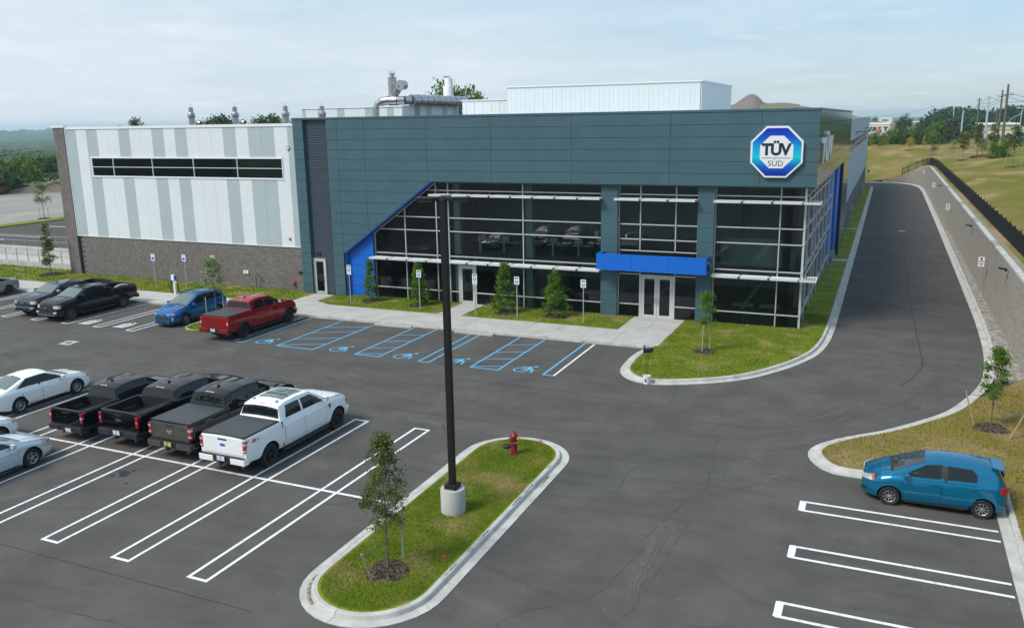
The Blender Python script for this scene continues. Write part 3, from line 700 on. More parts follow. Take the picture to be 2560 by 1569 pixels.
for k_, (P_, w_) in enumerate((([(-5.4, 19.12), (-5.48, 20.82), (-5.46, 23.01), (-5.26, 23.81)], .16), ([(-3.3, 27.5), (-2.89, 28.4), (-2.4, 28.5), (-1.9, 29.2)], .14), ([(-6.8, 31.3), (-4, 32.2), (-1.5, 34.2), (.2, 37.5)], .10),
   ([(-6.5, 33.0), (-3.6, 33.4), (-1.6, 35.3), (-.1, 38.2)], .13), ([(-18.3, 28.6), (-17.2, 28.9), (-15.8, 28.6)], .26), ([(-3, 31.2), (-1.6, 32.6), (.8, 35.6), (2.2, 38)], .12), ([(3.0, 38.2), (1.6, 36.6), (-.2, 34.6)], .10))):
    for q_ in range(3): mark([(x+.13*q_, y-.16*q_) for x, y in P_], w_*(1, .6, .4)[q_], M_PALE, .05, 70+k_*3+q_, 'dust_trail')
for y_ in (14.9, 29.6, 34.6): line([(-44, y_), (-13.9 if y_ < 20 else -12, y_)], .016, M_CRACK, z=.006, name='paving_seam')
# manholes, drain
b = MB(); b.lathe([(0, .016), (.33, .016), (.36, .009), (.36, .0)], 24, (1.79, 98.6, 0)); tag(b.build('manhole_cover', mat('cover_blue', (.10, .42, .62), .6)), 'light blue painted round cover in the middle of the drive', 'manhole cover')
b = MB(); b.lathe([(0, .014), (.30, .014), (.33, .009), (.33, .0)], 24, (2.03, 60.9, 0)); tag(b.build('manhole_cover', mat('rust_iron', (.10, .06, .045), .8)), 'rusty round cover in the drive, nearer than the blue one', 'manhole cover')
b = MB(); b.lathe([(0, .014), (.27, .014), (.30, .009), (.30, .0)], 24, (-38.6, 33.2, 0)); tag(b.build('manhole_cover', MATS['rust_iron']), 'brown round cover in the asphalt in front of the red pickup', 'manhole cover')
t = thing('storm_drain', 'square pale concrete drain box set in the asphalt at the left', 'drain', (-42.3, 32.75, 0))
b = MB(); b.prism([(-42.7, 32.33), (-41.9, 32.42), (-42.02, 33.22), (-42.85, 33.12)], -.01, .012); b.build('collar', M_CONC, t)
b = MB(); b.lathe([(0, .020), (.16, .020), (.18, .012)], 18, (-42.35, 32.78, 0)); b.build('grate', MATS['rust_iron'], t)
# oil spots
b = MB()
for k, (x, y, r_) in enumerate(((-24.2, 20.2, .17), (-24.0, 20.0, .13), (-24.35, 19.85, .08), (-23.35, 19.55, .07), (-24.0, 20.45, .06))):
    b.poly([(x+r_*(1+.3*math.sin(3*a+k))*math.cos(a)*1.3, y+r_*math.sin(a), .0065) for a in [i*math.pi/8 for i in range(16)]])
b.build('oil_stain', mat('oil', (.025, .025, .026), .5), lot)
# dust trails near the kerb tips
def stain(pts, wd, m, z=.0062):
    line(catmull(pts, 8), wd, m, z=z, name='dust_trail')
M_DUST = mat('dust', (.17, .155, .135), .95, c2=(.10, .098, .095), scale=3, detail=8, lo=.35, hi=.6)
0 and stain([(-1.9, 30.2), (-2.7, 29.1), (-3.6, 28.6), (-4.6, 28.8), (-5.2, 28.2)], .12, M_DUST)
# wheel stops
for k, (x0, x1, y) in enumerate(((-28.0, -25.45, 42.62), (-22.55, -20.05, 42.62))):
    b = MB()
    b.yprism([(x0, 0), (x0, .0), (x1, 0), (x1, .12), (x1-.02, .14), (x0+.02, .14), (x0, .12)][1:], y-.09, y+.09)
    tag(b.build('wheel_stop', M_CONC, bevel=.015), ('concrete wheel stop at the curb left of the lamp pole', 'concrete wheel stop at the curb right of the lamp pole')[k], 'wheel stop', 'wheel stops')
# ================================================================== RETAINING WALL, FENCE, HILL
bx = lambda y: 6.5-(y-44)*0.0047
RW = thing('retaining_wall', 'long grey block retaining wall with pale caps along the right of the drive', 'retaining wall', (6.5, 60, 0))
# wall base line from near to far, then curling left at the end
wl = [(bx(y), y, 3.75) for y in range(24, 150, 3)] + [(p[0], p[1], p[2]) for p in catmull([(6.0, 150, 3.75), (5.9, 155, 3.70), (5.62, 160, 3.5), (4.9, 164.5, 2.9), (3.6, 167.6, 2.1), (2.0, 169.6, 1.2), (0.4, 170.8, 0.5), (-.8, 171.4, 0.2)], 4)][1:]
BH, BL = 0.208, 0.46
blk = MB(); blk.box(-BL/2+.006, BL/2-.006, 0, .14, .006, BH-.006)
me_b = [MB().box(-BL/2+.011, BL/2-.011, -.006*i, .14, .011, BH-.011).mesh('retaining_block', m_) for i, m_ in ((0, M_RWALL), (2, M_RWALL2), (3, M_RWALL))]
rest = MB(); nb = 0; pos = resample([(p[0], p[1], p[2]) for p in wl], BL); nn = normals2(pos)
cand = []
for c in range(18):
    z = c*BH
    for i in range(len(pos)-1):
        o_ = BL/2 if c % 2 else 0
        p, q = pos[i], pos[i+1]; ang = math.atan2(q[1]-p[1], q[0]-p[0]); t_ = .5+(.5 if c % 2 else 0)
        x = p[0]+(q[0]-p[0])*t_; y = p[1]+(q[1]-p[1])*t_; top = p[2]
        if z+BH > top+.02 or y < 40: continue
        n_ = (math.sin(ang), -math.cos(ang)); s_ = -.006*c    # slight batter backwards
        cand.append((x+n_[0]*(.0+.006*c), y+n_[1]*(.006*c), z, ang+math.pi))
near = sorted(range(len(cand)), key=lambda i: (abs(cand[i][1]-47.5), cand[i][2]))
nearset = set([i for i in near if cand[i][1] > 43.0][:300])
for i, (x, y, z, a) in enumerate(cand):
    if i in nearset:
        o = link('block', R.choice(me_b), RW); o.location = (x-6.5, y-60, z); o.rotation_euler = (0, 0, a)
    else:
        ca, sa = math.cos(a), math.sin(a); j = R.uniform(-.008, .008); k = len(rest.v)
        for px, py, pz in ((-BL/2+.011, j, .011), (BL/2-.011, j, .011), (BL/2-.011, .12, .011), (-BL/2+.011, .12, .011), (-BL/2+.011, j, BH-.011), (BL/2-.011, j, BH-.011), (BL/2-.011, .12, BH-.011), (-BL/2+.011, .12, BH-.011)):
            rest.v.append((x+px*ca-py*sa, y+px*sa+py*ca, z+pz))
        for q in ((4, 5, 6, 7), (0, 1, 5, 4), (1, 2, 6, 5), (3, 0, 4, 7)): rest.f.append(tuple(k+e for e in q)); rest.m.append(R.choice((0, 0, 1)))
o = rest.build('block_courses', [M_RWALL, M_RWALL2], RW); o['kind'] = 'stuff'
core = MB(); cp = resample(wl, 1.0); cn = normals2(cp)
for i in range(len(cp)-1):
    p, q, n0, n1_ = cp[i], cp[i+1], cn[i], cn[i+1]
    f = lambda P, n_, d, z: (P[0]-n_[0]*d, P[1]-n_[1]*d, z)
    core.poly([f(p, n0, .06, -.1), f(q, n1_, .06, -.1), f(q, n1_, .15, q[2]-.06), f(p, n0, .15, p[2]-.06)])
    core.poly([f(p, n0, .15, p[2]-.06), f(q, n1_, .15, q[2]-.06), f(q, n1_, .6, q[2]-.06), f(p, n0, .6, p[2]-.06)])
core.build('core', M_MORTAR, RW)
cpos = resample(wl, 0.92)
for i in range(len(cpos)-1):
    p, q = cpos[i], cpos[i+1]
    if p[1] < 38: continue
    yb_ = p[1]; pale = not (60 < yb_ < 63 or 74 < yb_ < 77 or 88 < yb_ < 92 or 108 < yb_ < 112)
    ang = math.atan2(q[1]-p[1], q[0]-p[0]); n_ = (math.sin(ang), -math.cos(ang)); zt = min(p[2], q[2]) if p[1] > 150 else p[2]
    b = MB(); ca, sa = math.cos(ang), math.sin(ang); L = math.dist(p[:2], q[:2])
    mx_, my_ = (p[0]+q[0])/2+n_[0]*.10, (p[1]+q[1])/2+n_[1]*.10
    cs = [(-L/2+.006, 0), (L/2-.006, 0), (L/2-.006, -.34), (-L/2+.006, -.34)]
    b.prism([(mx_+a_*ca-b_*sa, my_+a_*sa+b_*ca) for a_, b_ in cs][::-1], zt-.02, zt+.09)
    b.build('cap' if pale else 'bare_cap', M_CURB if pale else M_RWALL2, RW, bevel=0)

# fence on top
FZ = 3.85
FN = thing('metal_fence', 'black metal picket fence along the top of the retaining wall', 'fence', (7.3, 60, FZ))
fx = lambda y: 7.52-(y-55)*.0068
fl_ = [(fx(y), y, FZ) for y in range(30, 150, 4)]+catmull([(6.87, 150, 3.85), (6.7, 156, 3.8), (6.3, 161.5, 3.65), (5.3, 166.5, 3.1), (3.9, 169.3, 2.3), (2.3, 171.3, 1.4)], 4)[1:]
posts = resample(fl_, 2.35); pk = MB(); rl_ = MB()
pm_ = MB(); pm_.box(-.038, .038, -.038, .038, 0, 1.32); pm_.box(-.05, .05, -.05, .05, 1.32, 1.36); pm_.cyl((0, 0, 1.36), (0, 0, 1.44), .035, .0, 6); me_post = pm_.mesh('post', M_BLACK)
for p in posts:
    o = link('post', me_post, FN); o.location = (p[0]-7.3, p[1]-60, p[2]-FZ-.03)
for p, q in zip(posts, posts[1:]):
    for zz in (.12, 1.02, 1.14): rl_.bar((p[0], p[1], p[2]+zz), (q[0], q[1], q[2]+zz), .03, .035)
    n_ = 20
    for i in range(1, n_):
        t_ = i/n_; x, y, z = (p[a]+(q[a]-p[a])*t_ for a in range(3)); pk.box(x-.008, x+.008, y-.008, y+.008, z+.03, z+1.22, skip='bt')
rl_.build('rail', M_BLACK, FN); pk.build('picket_row', M_BLACK, FN, kind='stuff')

# hill behind the wall: offset strips from the wall line
line0 = [(fx(y)-.55 if y < 150 else 0, y) for y in range(-60, 150, 6)]+[(6.2, 150), (6.1, 156), (5.8, 161), (5.0, 165.6), (3.7, 168.7), (2.1, 170.6), (0.3, 171.6), (-3, 172.0), (-8, 172.2), (-14, 172.2), (-22, 172.2), (-40, 172.2), (-60, 172.2), (-90, 172.2)]
h0 = [3.72]*35+[3.72, 3.68, 3.45, 2.85, 2.05, 1.2, .5, .14, .12, .12, .12, .12, .12, .12]
line0 = line0[:35]+line0[35:]; h0 = h0[:len(line0)]
nl = normals2(line0); ds = [0, .45, .9, 1.5, 3, 5, 8, 12, 16, 20, 26, 34, 44, 58, 75, 100, 140, 200, 320]
V = []; sm = lambda t: max(0, min(1, t))**1*1.0
rn = np.random.RandomState(2)
from mathutils import noise
def hill_z(i, d, x, y):
    hb = h0[i]; up = 6.2
    if hb > 3.0:
        z = hb+min(.18, d*.4)+ (up-3.9)*(1-math.exp(-max(0, d-1.2)/13))
    else:
        t = min(1, d/62); far_ = 4.6*(t*t*(3-2*t))**.85; z = max(hb, .12)+far_
        z = max(z, hb+ (3.3*(1-math.exp(-d/7)) if hb > .3 else 0))
    z += .35*noise.noise((x*.05, y*.05, 0))*min(1, d/12)
    if d > 58: z -= (d-58)*.010
    return z
for i, (p, n_) in enumerate(zip(line0, nl)):
    for d in ds:
        x, y = p[0]-n_[0]*d, p[1]-n_[1]*d; V.append((x, y, hill_z(i, d, x, y)))
nd = len(ds); Fc = [(i*nd+j, i*nd+j+1, (i+1)*nd+j+1, (i+1)*nd+j) for i in range(len(line0)-1) for j in range(nd-1)]
Fc = [f[::-1] for f in Fc]
hill = raw('hillside', np.array(V), np.array(Fc), M_HILL, smooth=True)
struct(hill, 'grassy hillside rising behind the retaining wall')
from mathutils.bvhtree import BVHTree
HT = BVHTree.FromPolygons([Vector(v) for v in V], Fc)
def hz(x, y, default=5.5):
    h = HT.ray_cast(Vector((x, y, 100)), Vector((0, 0, -1))); return h[0].z if h[0] else default
def ray(px, py): return (AR*((px-1280)/F_PX) - AU*((py-784.5)/F_PX) + AF)
def at(px, py, dist):
    d = ray(px, py); k = dist/math.hypot(d.x, d.y); return Vector((0, 0, CAM_H))+d*k
def onhill(px, py, default=200):
    d = ray(px, py).normalized(); h = HT.ray_cast(Vector((0, 0, CAM_H)), d); return h[0] if h[0] else at(px, py, default)
# gravelly soil bench between wall cap and fence
b = MB()
for y in range(36, 148, 2):
    b.poly([(bx(y)+.30, y, 3.775), (fx(y)+.35, y, 3.90), (fx(y+2)+.35, y+2, 3.90), (bx(y+2)+.30, y+2, 3.775)])
struct(b.build('soil_bench', mat('bench_soil', (.27, .245, .20), .95, c2=(.20, .18, .12), scale=1.1, detail=8, bump=.8, bscale=20, c3=(.26, .17, .12), scale3=.25, lo3=.55, hi3=.65)), 'gravelly soil between wall cap and fence')
# wall pack lights
for k, (x, y, z, lb) in enumerate(((6.45, 53.6, 3.55, 'dark wall light on the retaining wall, nearest of the two large ones'), (6.35, 75.5, 3.42, 'dark wall light on the retaining wall, second from the near end'), (6.15, 118, 3.4, 'dark wall light far along the retaining wall near the second sign'))):
    t = thing('wall_light', lb, 'wall light', (x, y, z), group='lights on the retaining wall')
    b = MB(); b.box(-.10, .02, -.10, .10, -.12, .02); b.build('bracket', M_BLACK, t, world=False, bevel=.01)
    b = MB(); b.bar((-.05, 0, 0), (-.42, -.02, .05), .26, .09); b.build('lamp_head', M_BLACK, t, world=False, bevel=.01)
# signs
def post_sign(name, cat, x, y, H, w_, h_, zc, face, plates, label, group, z0=.13, pw=.028):
    """plates: list of (dz0, dz1, material list rects). face 'S' or 'E' or 'N'"""
    t = thing(name, label, cat, (x, y, z0), group=group, rz={'S': 0, 'E': rad(90), 'N': rad(180)}[face])
    b = MB(); b.box(-pw, pw, -.012, .018, 0, H); b.build('post', M_GALV, t, world=False)
    for pl in plates:
        b = MB(); b.box(-w_/2, w_/2, -.028, -.016, pl['z0'], pl['z1']); o = b.build('plate', [pl.get('m', M_SIGNW)], t, world=False)
        for (x0, x1, za, zb, mm, nm) in pl.get('marks', ()):
            q = MB(); q.box(x0, x1, -.032, -.028, za, zb, skip='n'); q.build(nm, mm, o, world=False)
        if pl.get('sym'):
            za = pl['sym']; q = MB()
            q.poly([(.035*math.cos(rad(a)), -.034, za+.075+.022*math.sin(rad(a))) for a in range(0, 360, 45)][::-1])
            for P in ([(-.02, .05), (.025, .05), (.03, 0), (-.02, -.01)], [(.0, .0), (.06, .0), (.075, -.05), (.05, -.055), (.035, -.02), (0, -.02)]): q.poly([(p[0], -.034, za+p[1]) for p in P])
            for a in range(100, 360, 26):
                c1, c2_ = (math.cos(rad(a)), math.sin(rad(a))), (math.cos(rad(a+26)), math.sin(rad(a+26)))
                q.poly([(c1[0]*.055-.01, -.034, za-.02+c1[1]*.055), (c1[0]*.04-.01, -.034, za-.02+c1[1]*.04), (c2_[0]*.04-.01, -.034, za-.02+c2_[1]*.04), (c2_[0]*.055-.01, -.034, za-.02+c2_[1]*.055)])
            q.build('wheelchair_mark', M_SIGNW, o, world=False)
    return t
def hc_sign(x, y, label, two=False):
    P = [dict(z0=2.18, z1=2.66, marks=[(-.10, .10, 2.23, 2.43, M_SIGNB, 'blue_square'), (-.12, .12, 2.575, 2.605, M_SIGNG, 'text_bar'), (-.12, .12, 2.51, 2.54, M_SIGNG, 'text_bar')], sym=2.33)]
    if two: P.append(dict(z0=2.02, z1=2.165, marks=[(-.11, .11, 2.075, 2.11, M_SIGNB, 'text_bar')]))
    t = post_sign('parking_sign', 'sign', x, y, 2.68, .33, .5, 0, 'S', P, label, 'accessible parking signs in front of the building')
    me = text_mesh('RESERVED\nPARKING', .055, .001)
    me.materials.clear(); me.materials.append(M_SIGNG); me.transform(Matrix.Translation((0, -.034, 2.59)) @ FACE_S.to_matrix().to_4x4()); link('lettering', me, t.children[1])
    return t
hc_sign(-32.63, 46.84, 'accessible parking sign in front of the blue wall, with a small plate below', True)
hc_sign(-27.15, 46.65, 'accessible parking sign in front of the second shrub from the left')
hc_sign(-23.07, 46.49, 'accessible parking sign beside the path to the single glass door', True)
hc_sign(-20.22, 46.49, 'accessible parking sign just right of the third shrub')
hc_sign(-16.07, 46.85, 'accessible parking sign nearest the main entrance pillar')
for k, (x, y, lb) in enumerate(((-49.72, 46.4, 'white and blue charging sign by the block wall, leftmost of three'), (-47.2, 46.9, 'white and blue charging sign behind the charger post'), (-44.7, 47.2, 'white and blue charging sign half hidden by the young tree'))):
    P = [dict(z0=2.15, z1=2.66, marks=[(-.11, .11, 2.22, 2.44, M_SIGNB, 'blue_square'), (-.12, .12, 2.56, 2.60, M_SIGNB, 'text_bar')])]
    post_sign('charging_sign', 'sign', x, y, 2.68, .36, .5, 0, 'S', P, lb, 'charging signs at the block wall')
for k, (x, y, lb) in enumerate(((6.02, 62.55, 'white and red sign on the stone strip by the retaining wall, nearest'), (5.98, 99.7, 'white and red sign by the retaining wall, second from the near end'), (5.85, 130.7, 'white and red sign by the retaining wall, third from the near end'), (5.65, 160.5, 'white and red sign at the far end of the retaining wall'))):
    P = [dict(z0=2.12, z1=2.42, marks=[(-.13, .13, 2.30, 2.36, M_SIGNR, 'red_bar'), (-.05, .05, 2.18, 2.27, M_SIGNR, 'arrow')]), dict(z0=2.44, z1=2.76, marks=[(-.13, .13, 2.47, 2.53, M_SIGNR, 'red_bar'), (-.07, .07, 2.58, 2.70, M_PLAST, 'symbol')])]
    post_sign('no_parking_sign', 'sign', x, y, 2.76, .36, .5, 0, 'S', P, lb, 'signs along the retaining wall', z0=.11)
for k, (x, y, lb) in enumerate(((-3.22, 63.45, 'back of a sign on the side lawn by the glazed corner'), (-3.18, 96.8, 'back of a sign on the side lawn near the second concrete strip'), (-3.08, 129.4, 'back of a sign far along the side lawn by the ribbed wall'), (-3.2, 163.0, 'back of a sign at the far end of the side lawn'))):
    P = [dict(z0=2.1, z1=2.66, m=M_SIGNBK)]
    post_sign('no_parking_sign', 'sign', x, y, 2.68, .40, .5, 0, 'S' if k == 0 else 'S', P, lb, 'signs on the side lawn')
# ================================================================== THE BUILDING
YP, YG, YC = 49.10, 49.80, 49.50      # slate panels, front glass, block wall
BD = thing('industrial_building', 'long two storey slate grey and white building with glazed entrance front', 'building', (-30, 60, 0))
TOP = 12.45
# structural cores (dark) just behind the skins
b = MB()
b.box(-61.0, -38.3, YC+.06, 100, 0, 11.95)             # white wing
b.box(-38.22, -35.6, 49.62, 70, 0, TOP-.12)            # behind corrugated recess
b.build('core_wall', M_MORTAR, BD)
b = MB(); b.box(-60.9, -3.9, 88, 163.2, 0, 11.5); b.build('rear_hall', M_CMU, BD)
# ---- block wall, left wing: 16 courses
bw, bh = 0.405, 0.208
me_s = []
for i in range(4):
    q = MB(); d = (0, .012, .005, -.008)[i]; n = 2
    q.v += [(.005, d, .005), (bw-.005, -d*.6, .005), (bw-.005, .09, .005), (.005, .09, .005), (.005, -d*.4, bh-.005), (bw-.005, d, bh-.005), (bw-.005, .09, bh-.005), (.005, .09, bh-.005), (bw*.5, -.016-d*.4, bh*.5)]
    q.f += [(0, 1, 8), (1, 5, 8), (5, 4, 8), (4, 0, 8), (4, 5, 6, 7), (3, 0, 4, 7), (1, 2, 6, 5)]; q.m += [0]*7
    me_s.append(q.mesh('block', [M_CMU, M_CMU2][i % 2]))
rest = MB(); cnt = 0
for c in range(16):
    n = 56
    for i in range(n):
        x = -38.46-bw*(i+1)+(bw/2 if c % 2 else 0)
        if x+bw > -38.44: w0 = -38.44-x
        if x < -60.9: continue
        if i < 19 and not (i == 0 and c % 2) and cnt < 298:
            o = link('block', me_s[R.randrange(4)], BD); o.location = (x+30, YC-60, c*bh+.0); cnt += 1
        else:
            j = R.uniform(-.012, .006); k = len(rest.v); x1 = min(x+bw, -38.45)
            for p in ((x+.005, YC+j, c*bh+.005), (x1-.005, YC+R.uniform(-.01, .006), c*bh+.005), (x1-.005, YC+j, c*bh+bh-.005), (x+.005, YC+R.uniform(-.01, .006), c*bh+bh-.005), ((x+x1)/2, YC-.018, c*bh+bh/2),
                      (x+.005, YC+.08, c*bh+bh-.005), (x1-.005, YC+.08, c*bh+bh-.005), (x+.005, YC+.08, c*bh+.005)): rest.v.append(p)
            for f in ((0, 1, 4), (1, 2, 4), (2, 3, 4), (3, 0, 4), (3, 2, 6, 5), (0, 3, 5, 7)): rest.f.append(tuple(k+e for e in f)); rest.m.append(R.choice((0, 0, 1)))
o = rest.build('block_courses', [M_CMU, M_CMU2], BD); o['kind'] = 'stuff'
# corner pier of blocks
rest = MB()
for c in range(58):
    for i in range(4):
        x = -62.35+i*.405-(bw/2 if c % 2 else 0); x0, x1 = max(-62.35, x), min(-61.13, x+bw)
        if x1-x0 < .05: continue
        k = len(rest.v); j = R.uniform(-.012, .006); z0 = c*bh
        for p in ((x0+.005, YC-.1+j, z0+.006), (x1-.005, YC-.1+j, z0+.006), (x1-.005, YC-.1-j, z0+bh-.006), (x0+.005, YC-.1+j, z0+bh-.006), (x0+.005, YC, z0+bh-.006), (x1-.005, YC, z0+bh-.006), (x1-.005, YC, z0+.006)): rest.v.append(p)
        for f in ((0, 1, 2, 3), (3, 2, 5, 4), (1, 6, 5, 2)): rest.f.append(tuple(k+e for e in f)); rest.m.append(R.choice((0, 1)))
o = rest.build('corner_pier', [M_CMU, M_CMU2], BD)
o['kind'] = 'stuff'
b = MB(); b.box(-62.33, -61.14, YC-.08, 100, 0, 12.02); b.build('pier_core', M_MORTAR, BD)
b = MB(); b.box(-62.45, -61.02, YC-.16, YC+.3, 12.05, 12.22); b.build('coping', M_TRIM, BD)
b = MB(); b.box(-61.10, -61.0, YC-.06, YC+.05, 0, 3.32); b.build('corner_joint', M_JOINT, BD)
# ---- white / pale grey insulated panels
edges = [-61.05, -59.88, -58.72, -57.55, -55.22, -54.08, -51.75, -50.58, -49.44, -48.30, -44.80, -43.65, -42.48, -40.16, -38.98, -38.46]
kinds = [1, 0, 1, 0, 1, 0, 1, 0, 1, 0, 1, 0, 1, 0, 1]
YW = YC-.03
WX0, WX1, WZ0, WZ1 = -58.40, -39.62, 8.28, 9.66
for a, c, kd in zip(edges, edges[1:], kinds):
    n = max(1, round((c-a)/1.165)); st = (c-a)/n
    for i in range(n):
        x0, x1 = a+st*i, a+st*(i+1)
        if x0 < WX0 < x1 and WX0-.12-x0 > .03: q = MB(); q.box(x0+.006, WX0-.12, YW, YW+.08, WZ0, WZ1); q.build('wall_panel', M_LGREY if kd else M_WHITE, BD)
        if x0 < WX1 < x1: q = MB(); q.box(WX1, x1-.006, YW, YW+.08, WZ0, WZ1); q.build('wall_panel', M_LGREY if kd else M_WHITE, BD)
        for z0, z1 in (((3.36, 11.9),) if (x1 < WX0+.02 or x0 > WX1-.02) else ((3.36, WZ0), (WZ1, 11.9))):
            q = MB(); q.box(x0+.006, x1-.006, YW, YW+.08, z0, z1); q.build('wall_panel', M_LGREY if kd else M_WHITE, BD)
# partial panels at the window's ends are covered by the frame
b = MB(); b.box(-61.08, -38.4, YW-.05, YW+.4, 11.90, 12.10); b.build('coping', M_TRIM, BD)
b = MB(); b.box(-61.08, -38.44, YW-.035, YC-.005, 3.325, 3.365); b.build('base_flashing', M_TRIM, BD)
b = MB(); b.box(-61.10, -61.04, YW-.03, YW+.05, 3.36, 11.9); b.build('edge_trim', M_TRIM, BD)
# ribbon window
b = MB(); f = .12
b.box(WX0, WX1, YW-.05, YW+.04, WZ1-.02, WZ1+f-.02); b.box(WX0, WX1, YW-.05, YW+.04, WZ0-f, WZ0); b.box(WX0-f, WX0, YW-.05, YW+.04, WZ0-f, WZ1+f-.02); b.box(WX1, WX1+.06, YW-.05, YW+.04, WZ0-f, WZ1+f-.02)
wf = b.build('window', M_TRIM, BD)
vx = [WX0, -56.12, -52.0, -47.87, -43.70, WX1]
b = MB()
for x in vx[1:-1]: b.box(x-.035, x+.035, YW-.03, YW+.04, WZ0, WZ1-.02)
b.box(WX0, WX1, YW-.025, YW+.03, 8.93, 8.99); b.build('mullion', M_ALU, wf)
for a, c in zip(vx, vx[1:]):
    for i in range(2 if c-a > 3 else 1):
        m_ = (c-a)/(2 if c-a > 3 else 1); x0 = a+m_*i
        for z0, z1 in ((WZ0, 8.93), (8.99, WZ1-.02)):
            q = MB(); q.box(x0+.01, x0+m_-.01, YW+.03, YW+.045, z0, z1); q.build('pane', M_GLASS, wf)
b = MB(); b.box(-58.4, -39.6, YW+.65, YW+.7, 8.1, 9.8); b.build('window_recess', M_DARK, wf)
b = MB()
for x in (-54.8, -50.9, -45.6, -42.6): b.bar((x-.35, YW+.4, 8.35), (x+.35, YW+.4, 9.6), .10, .10)
b.build('brace', M_GALV, wf)
# ---- slate volume
def yprism_clip(name, poly, m, y0=YP, y1=YP+.09, bev=.006):
    if len(poly) < 3: return
    q = MB(); q.yprism(poly, y0, y1); return q.build(name, m, BD)
DG = ((-34.42, 3.25), (-27.45, 8.24))       # diagonal soffit edge
dgx, dgy = DG[1][0]-DG[0][0], DG[1][1]-DG[0][1]; L_ = math.hypot(dgx, dgy)
# region left of/above the diagonal: normal pointing down-right (dgy,-dgx)
nx_, nz_ = dgy/L_, -dgx/L_; dd = nx_*DG[0][0]+nz_*DG[0][1]
rows = [0.02, .82, 1.56, 2.30, 3.04, 3.78, 4.52, 5.26, 6.00, 6.74, 7.48, 8.23, 8.92, 9.60, 10.28, 10.96, 11.64, 12.31]
g = .009
fcols = [-35.42, -34.56, -32.40, -27.63, -23.02, -17.62, -11.62, -6.55, -3.52]
def panel_rect(x0, x1, z0, z1):
    P = [(x0+g, z0+g), (x1-g, z0+g), (x1-g, z1-g), (x0+g, z1-g)]
    P = clip(P, nx_, nz_, dd-.0) if z0 < 8.23 and x1 > -34.5 else P
    if len(P) >= 3: yprism_clip('fascia_panel', P, M_PANEL)
for x0, x1 in ((-38.22, -37.36),):
    for z0, z1 in zip(rows, rows[1:]): panel_rect(x0, x1, z0, z1)
for i, (x0, x1) in enumerate(zip(fcols, fcols[1:])):
    for z0, z1 in zip(rows, rows[1:]):
        if z1 <= 8.24:
            if i == 0: panel_rect(x0, min(x1, -34.42), z0, z1)
            elif i in (1, 2) or (i == 3): 
                P = [(x0+g, z0+g), (min(x1, -27.45)-g, z0+g), (min(x1, -27.45)-g, z1-g), (x0+g, z1-g)]
                P = clip(P, nx_, nz_, dd)
                if len(P) >= 3 and max(p[0] for p in P)-min(p[0] for p in P) > .05: yprism_clip('fascia_panel', P, M_PANEL)
        else: panel_rect(x0, x1, z0, z1)
    q = MB(); q.box(x0+.004, x1-.004, YP-.03, YP+.55, 12.32, TOP); q.build('coping', M_PANEL, BD)
q = MB(); q.box(-38.25, -35.42, YP-.03, YP+.55, 12.32, TOP); q.build('coping', M_PANEL, BD)
# backing of the fascia (dark joints), clipped along the diagonal
b = MB(); P = [(-35.40, 0), (-34.44, 0), (-34.44, 3.25), (-27.45, 8.245), (-3.60, 8.245), (-3.60, 12.4), (-35.40, 12.4)]
def strip_poly(P, y0, y1, m_):
    b.yprism([P[0], P[1], P[2], (P[0][0], P[2][1])], y0, y1, m_)
strip_poly([(-35.40, 0), (-34.44, 0), (-34.44, 3.25)], YP+.085, YG+.1, 0)
b.yprism([(-35.40, 3.25), (-34.44, 3.25), (-27.45, 8.245), (-27.45, 12.4), (-35.4, 12.4)], YP+.085, YG-.0, 0)
b.yprism([(-27.45, 8.245), (-3.6, 8.245), (-3.6, 12.4), (-27.45, 12.4)], YP+.085, YG+.9, 0)
b.box(-38.2, -37.37, YP+.085, YG, 0, 12.4); b.build('panel_backing', M_JOINT, BD)
b = MB(); b.box(-38.23, -38.20, YP+.02, YG, 0, 12.32); b.build('side_return', M_PANEL, BD)
# diagonal blue soffit and blue wall
b = MB(); off = .07
b.yprism([(DG[0][0], DG[0][1]), (DG[1][0], DG[1][1]), (DG[1][0]+nx_*off*1.2+.14, DG[1][1]), (DG[0][0]+.0, DG[0][1]-off*1.8)], YP+.0, YG+.02); b.build('diagonal_soffit', mat('blue_trim', (.008, .05, .20), .4), BD)
bz = [0.02, .8, 1.55, 2.3, 3.05, 3.8, 4.7]
for z0, z1 in zip(bz, bz[1:]):
    P = [(-34.40, z0+g), (-32.36, z0+g), (-32.36, z1-g), (-34.40, z1-g)]
    P = clip(P, -nx_, -nz_, -(dd+.02)) if z1 > 3.2 else P
    if len(P) >= 3: yprism_clip('blue_panel', P, M_BLUE, YG-.32, YG-.22)
b = MB(); b.box(-34.43, -34.40, YP+.09, YG-.2, 0, 3.25); b.build('blue_return', M_BLUE, BD)
# ---- corrugated recess with door
b = MB(); zc = .0; yb = 49.42
nr_ = 0
z = 0.0
while z < 12.3:
    x0 = -37.36; x1 = -35.44
    segs = [(x0, x1)] if z > 2.62 else [(-36.30, x1)]
    for a, c in segs:
        k = len(b.v)
        for yy_, zz_ in ((yb, z), (yb-.085, z+.02), (yb-.085, z+.085), (yb, z+.105), (yb, z+.15)):
            b.v += [(a, yy_, zz_), (c, yy_, zz_)]
        for e in range(4): b.f.append((k+2*e, k+2*e+1, k+2*e+3, k+2*e+2)); b.m.append(0)
    z += .15
b.build('corrugated_cladding', M_CORR, BD)
b = MB(); b.box(-37.36, -37.33, YP+.1, yb+.02, 0, 12.3); b.box(-35.46, -35.43, YP+.1, yb+.02, 0, 12.3); b.build('recess_return', M_PANEL, BD)
b = MB(); b.box(-37.33, -36.3, yb-.0, yb+.1, 0, 2.7); b.build('door_recess', M_DARK, BD)
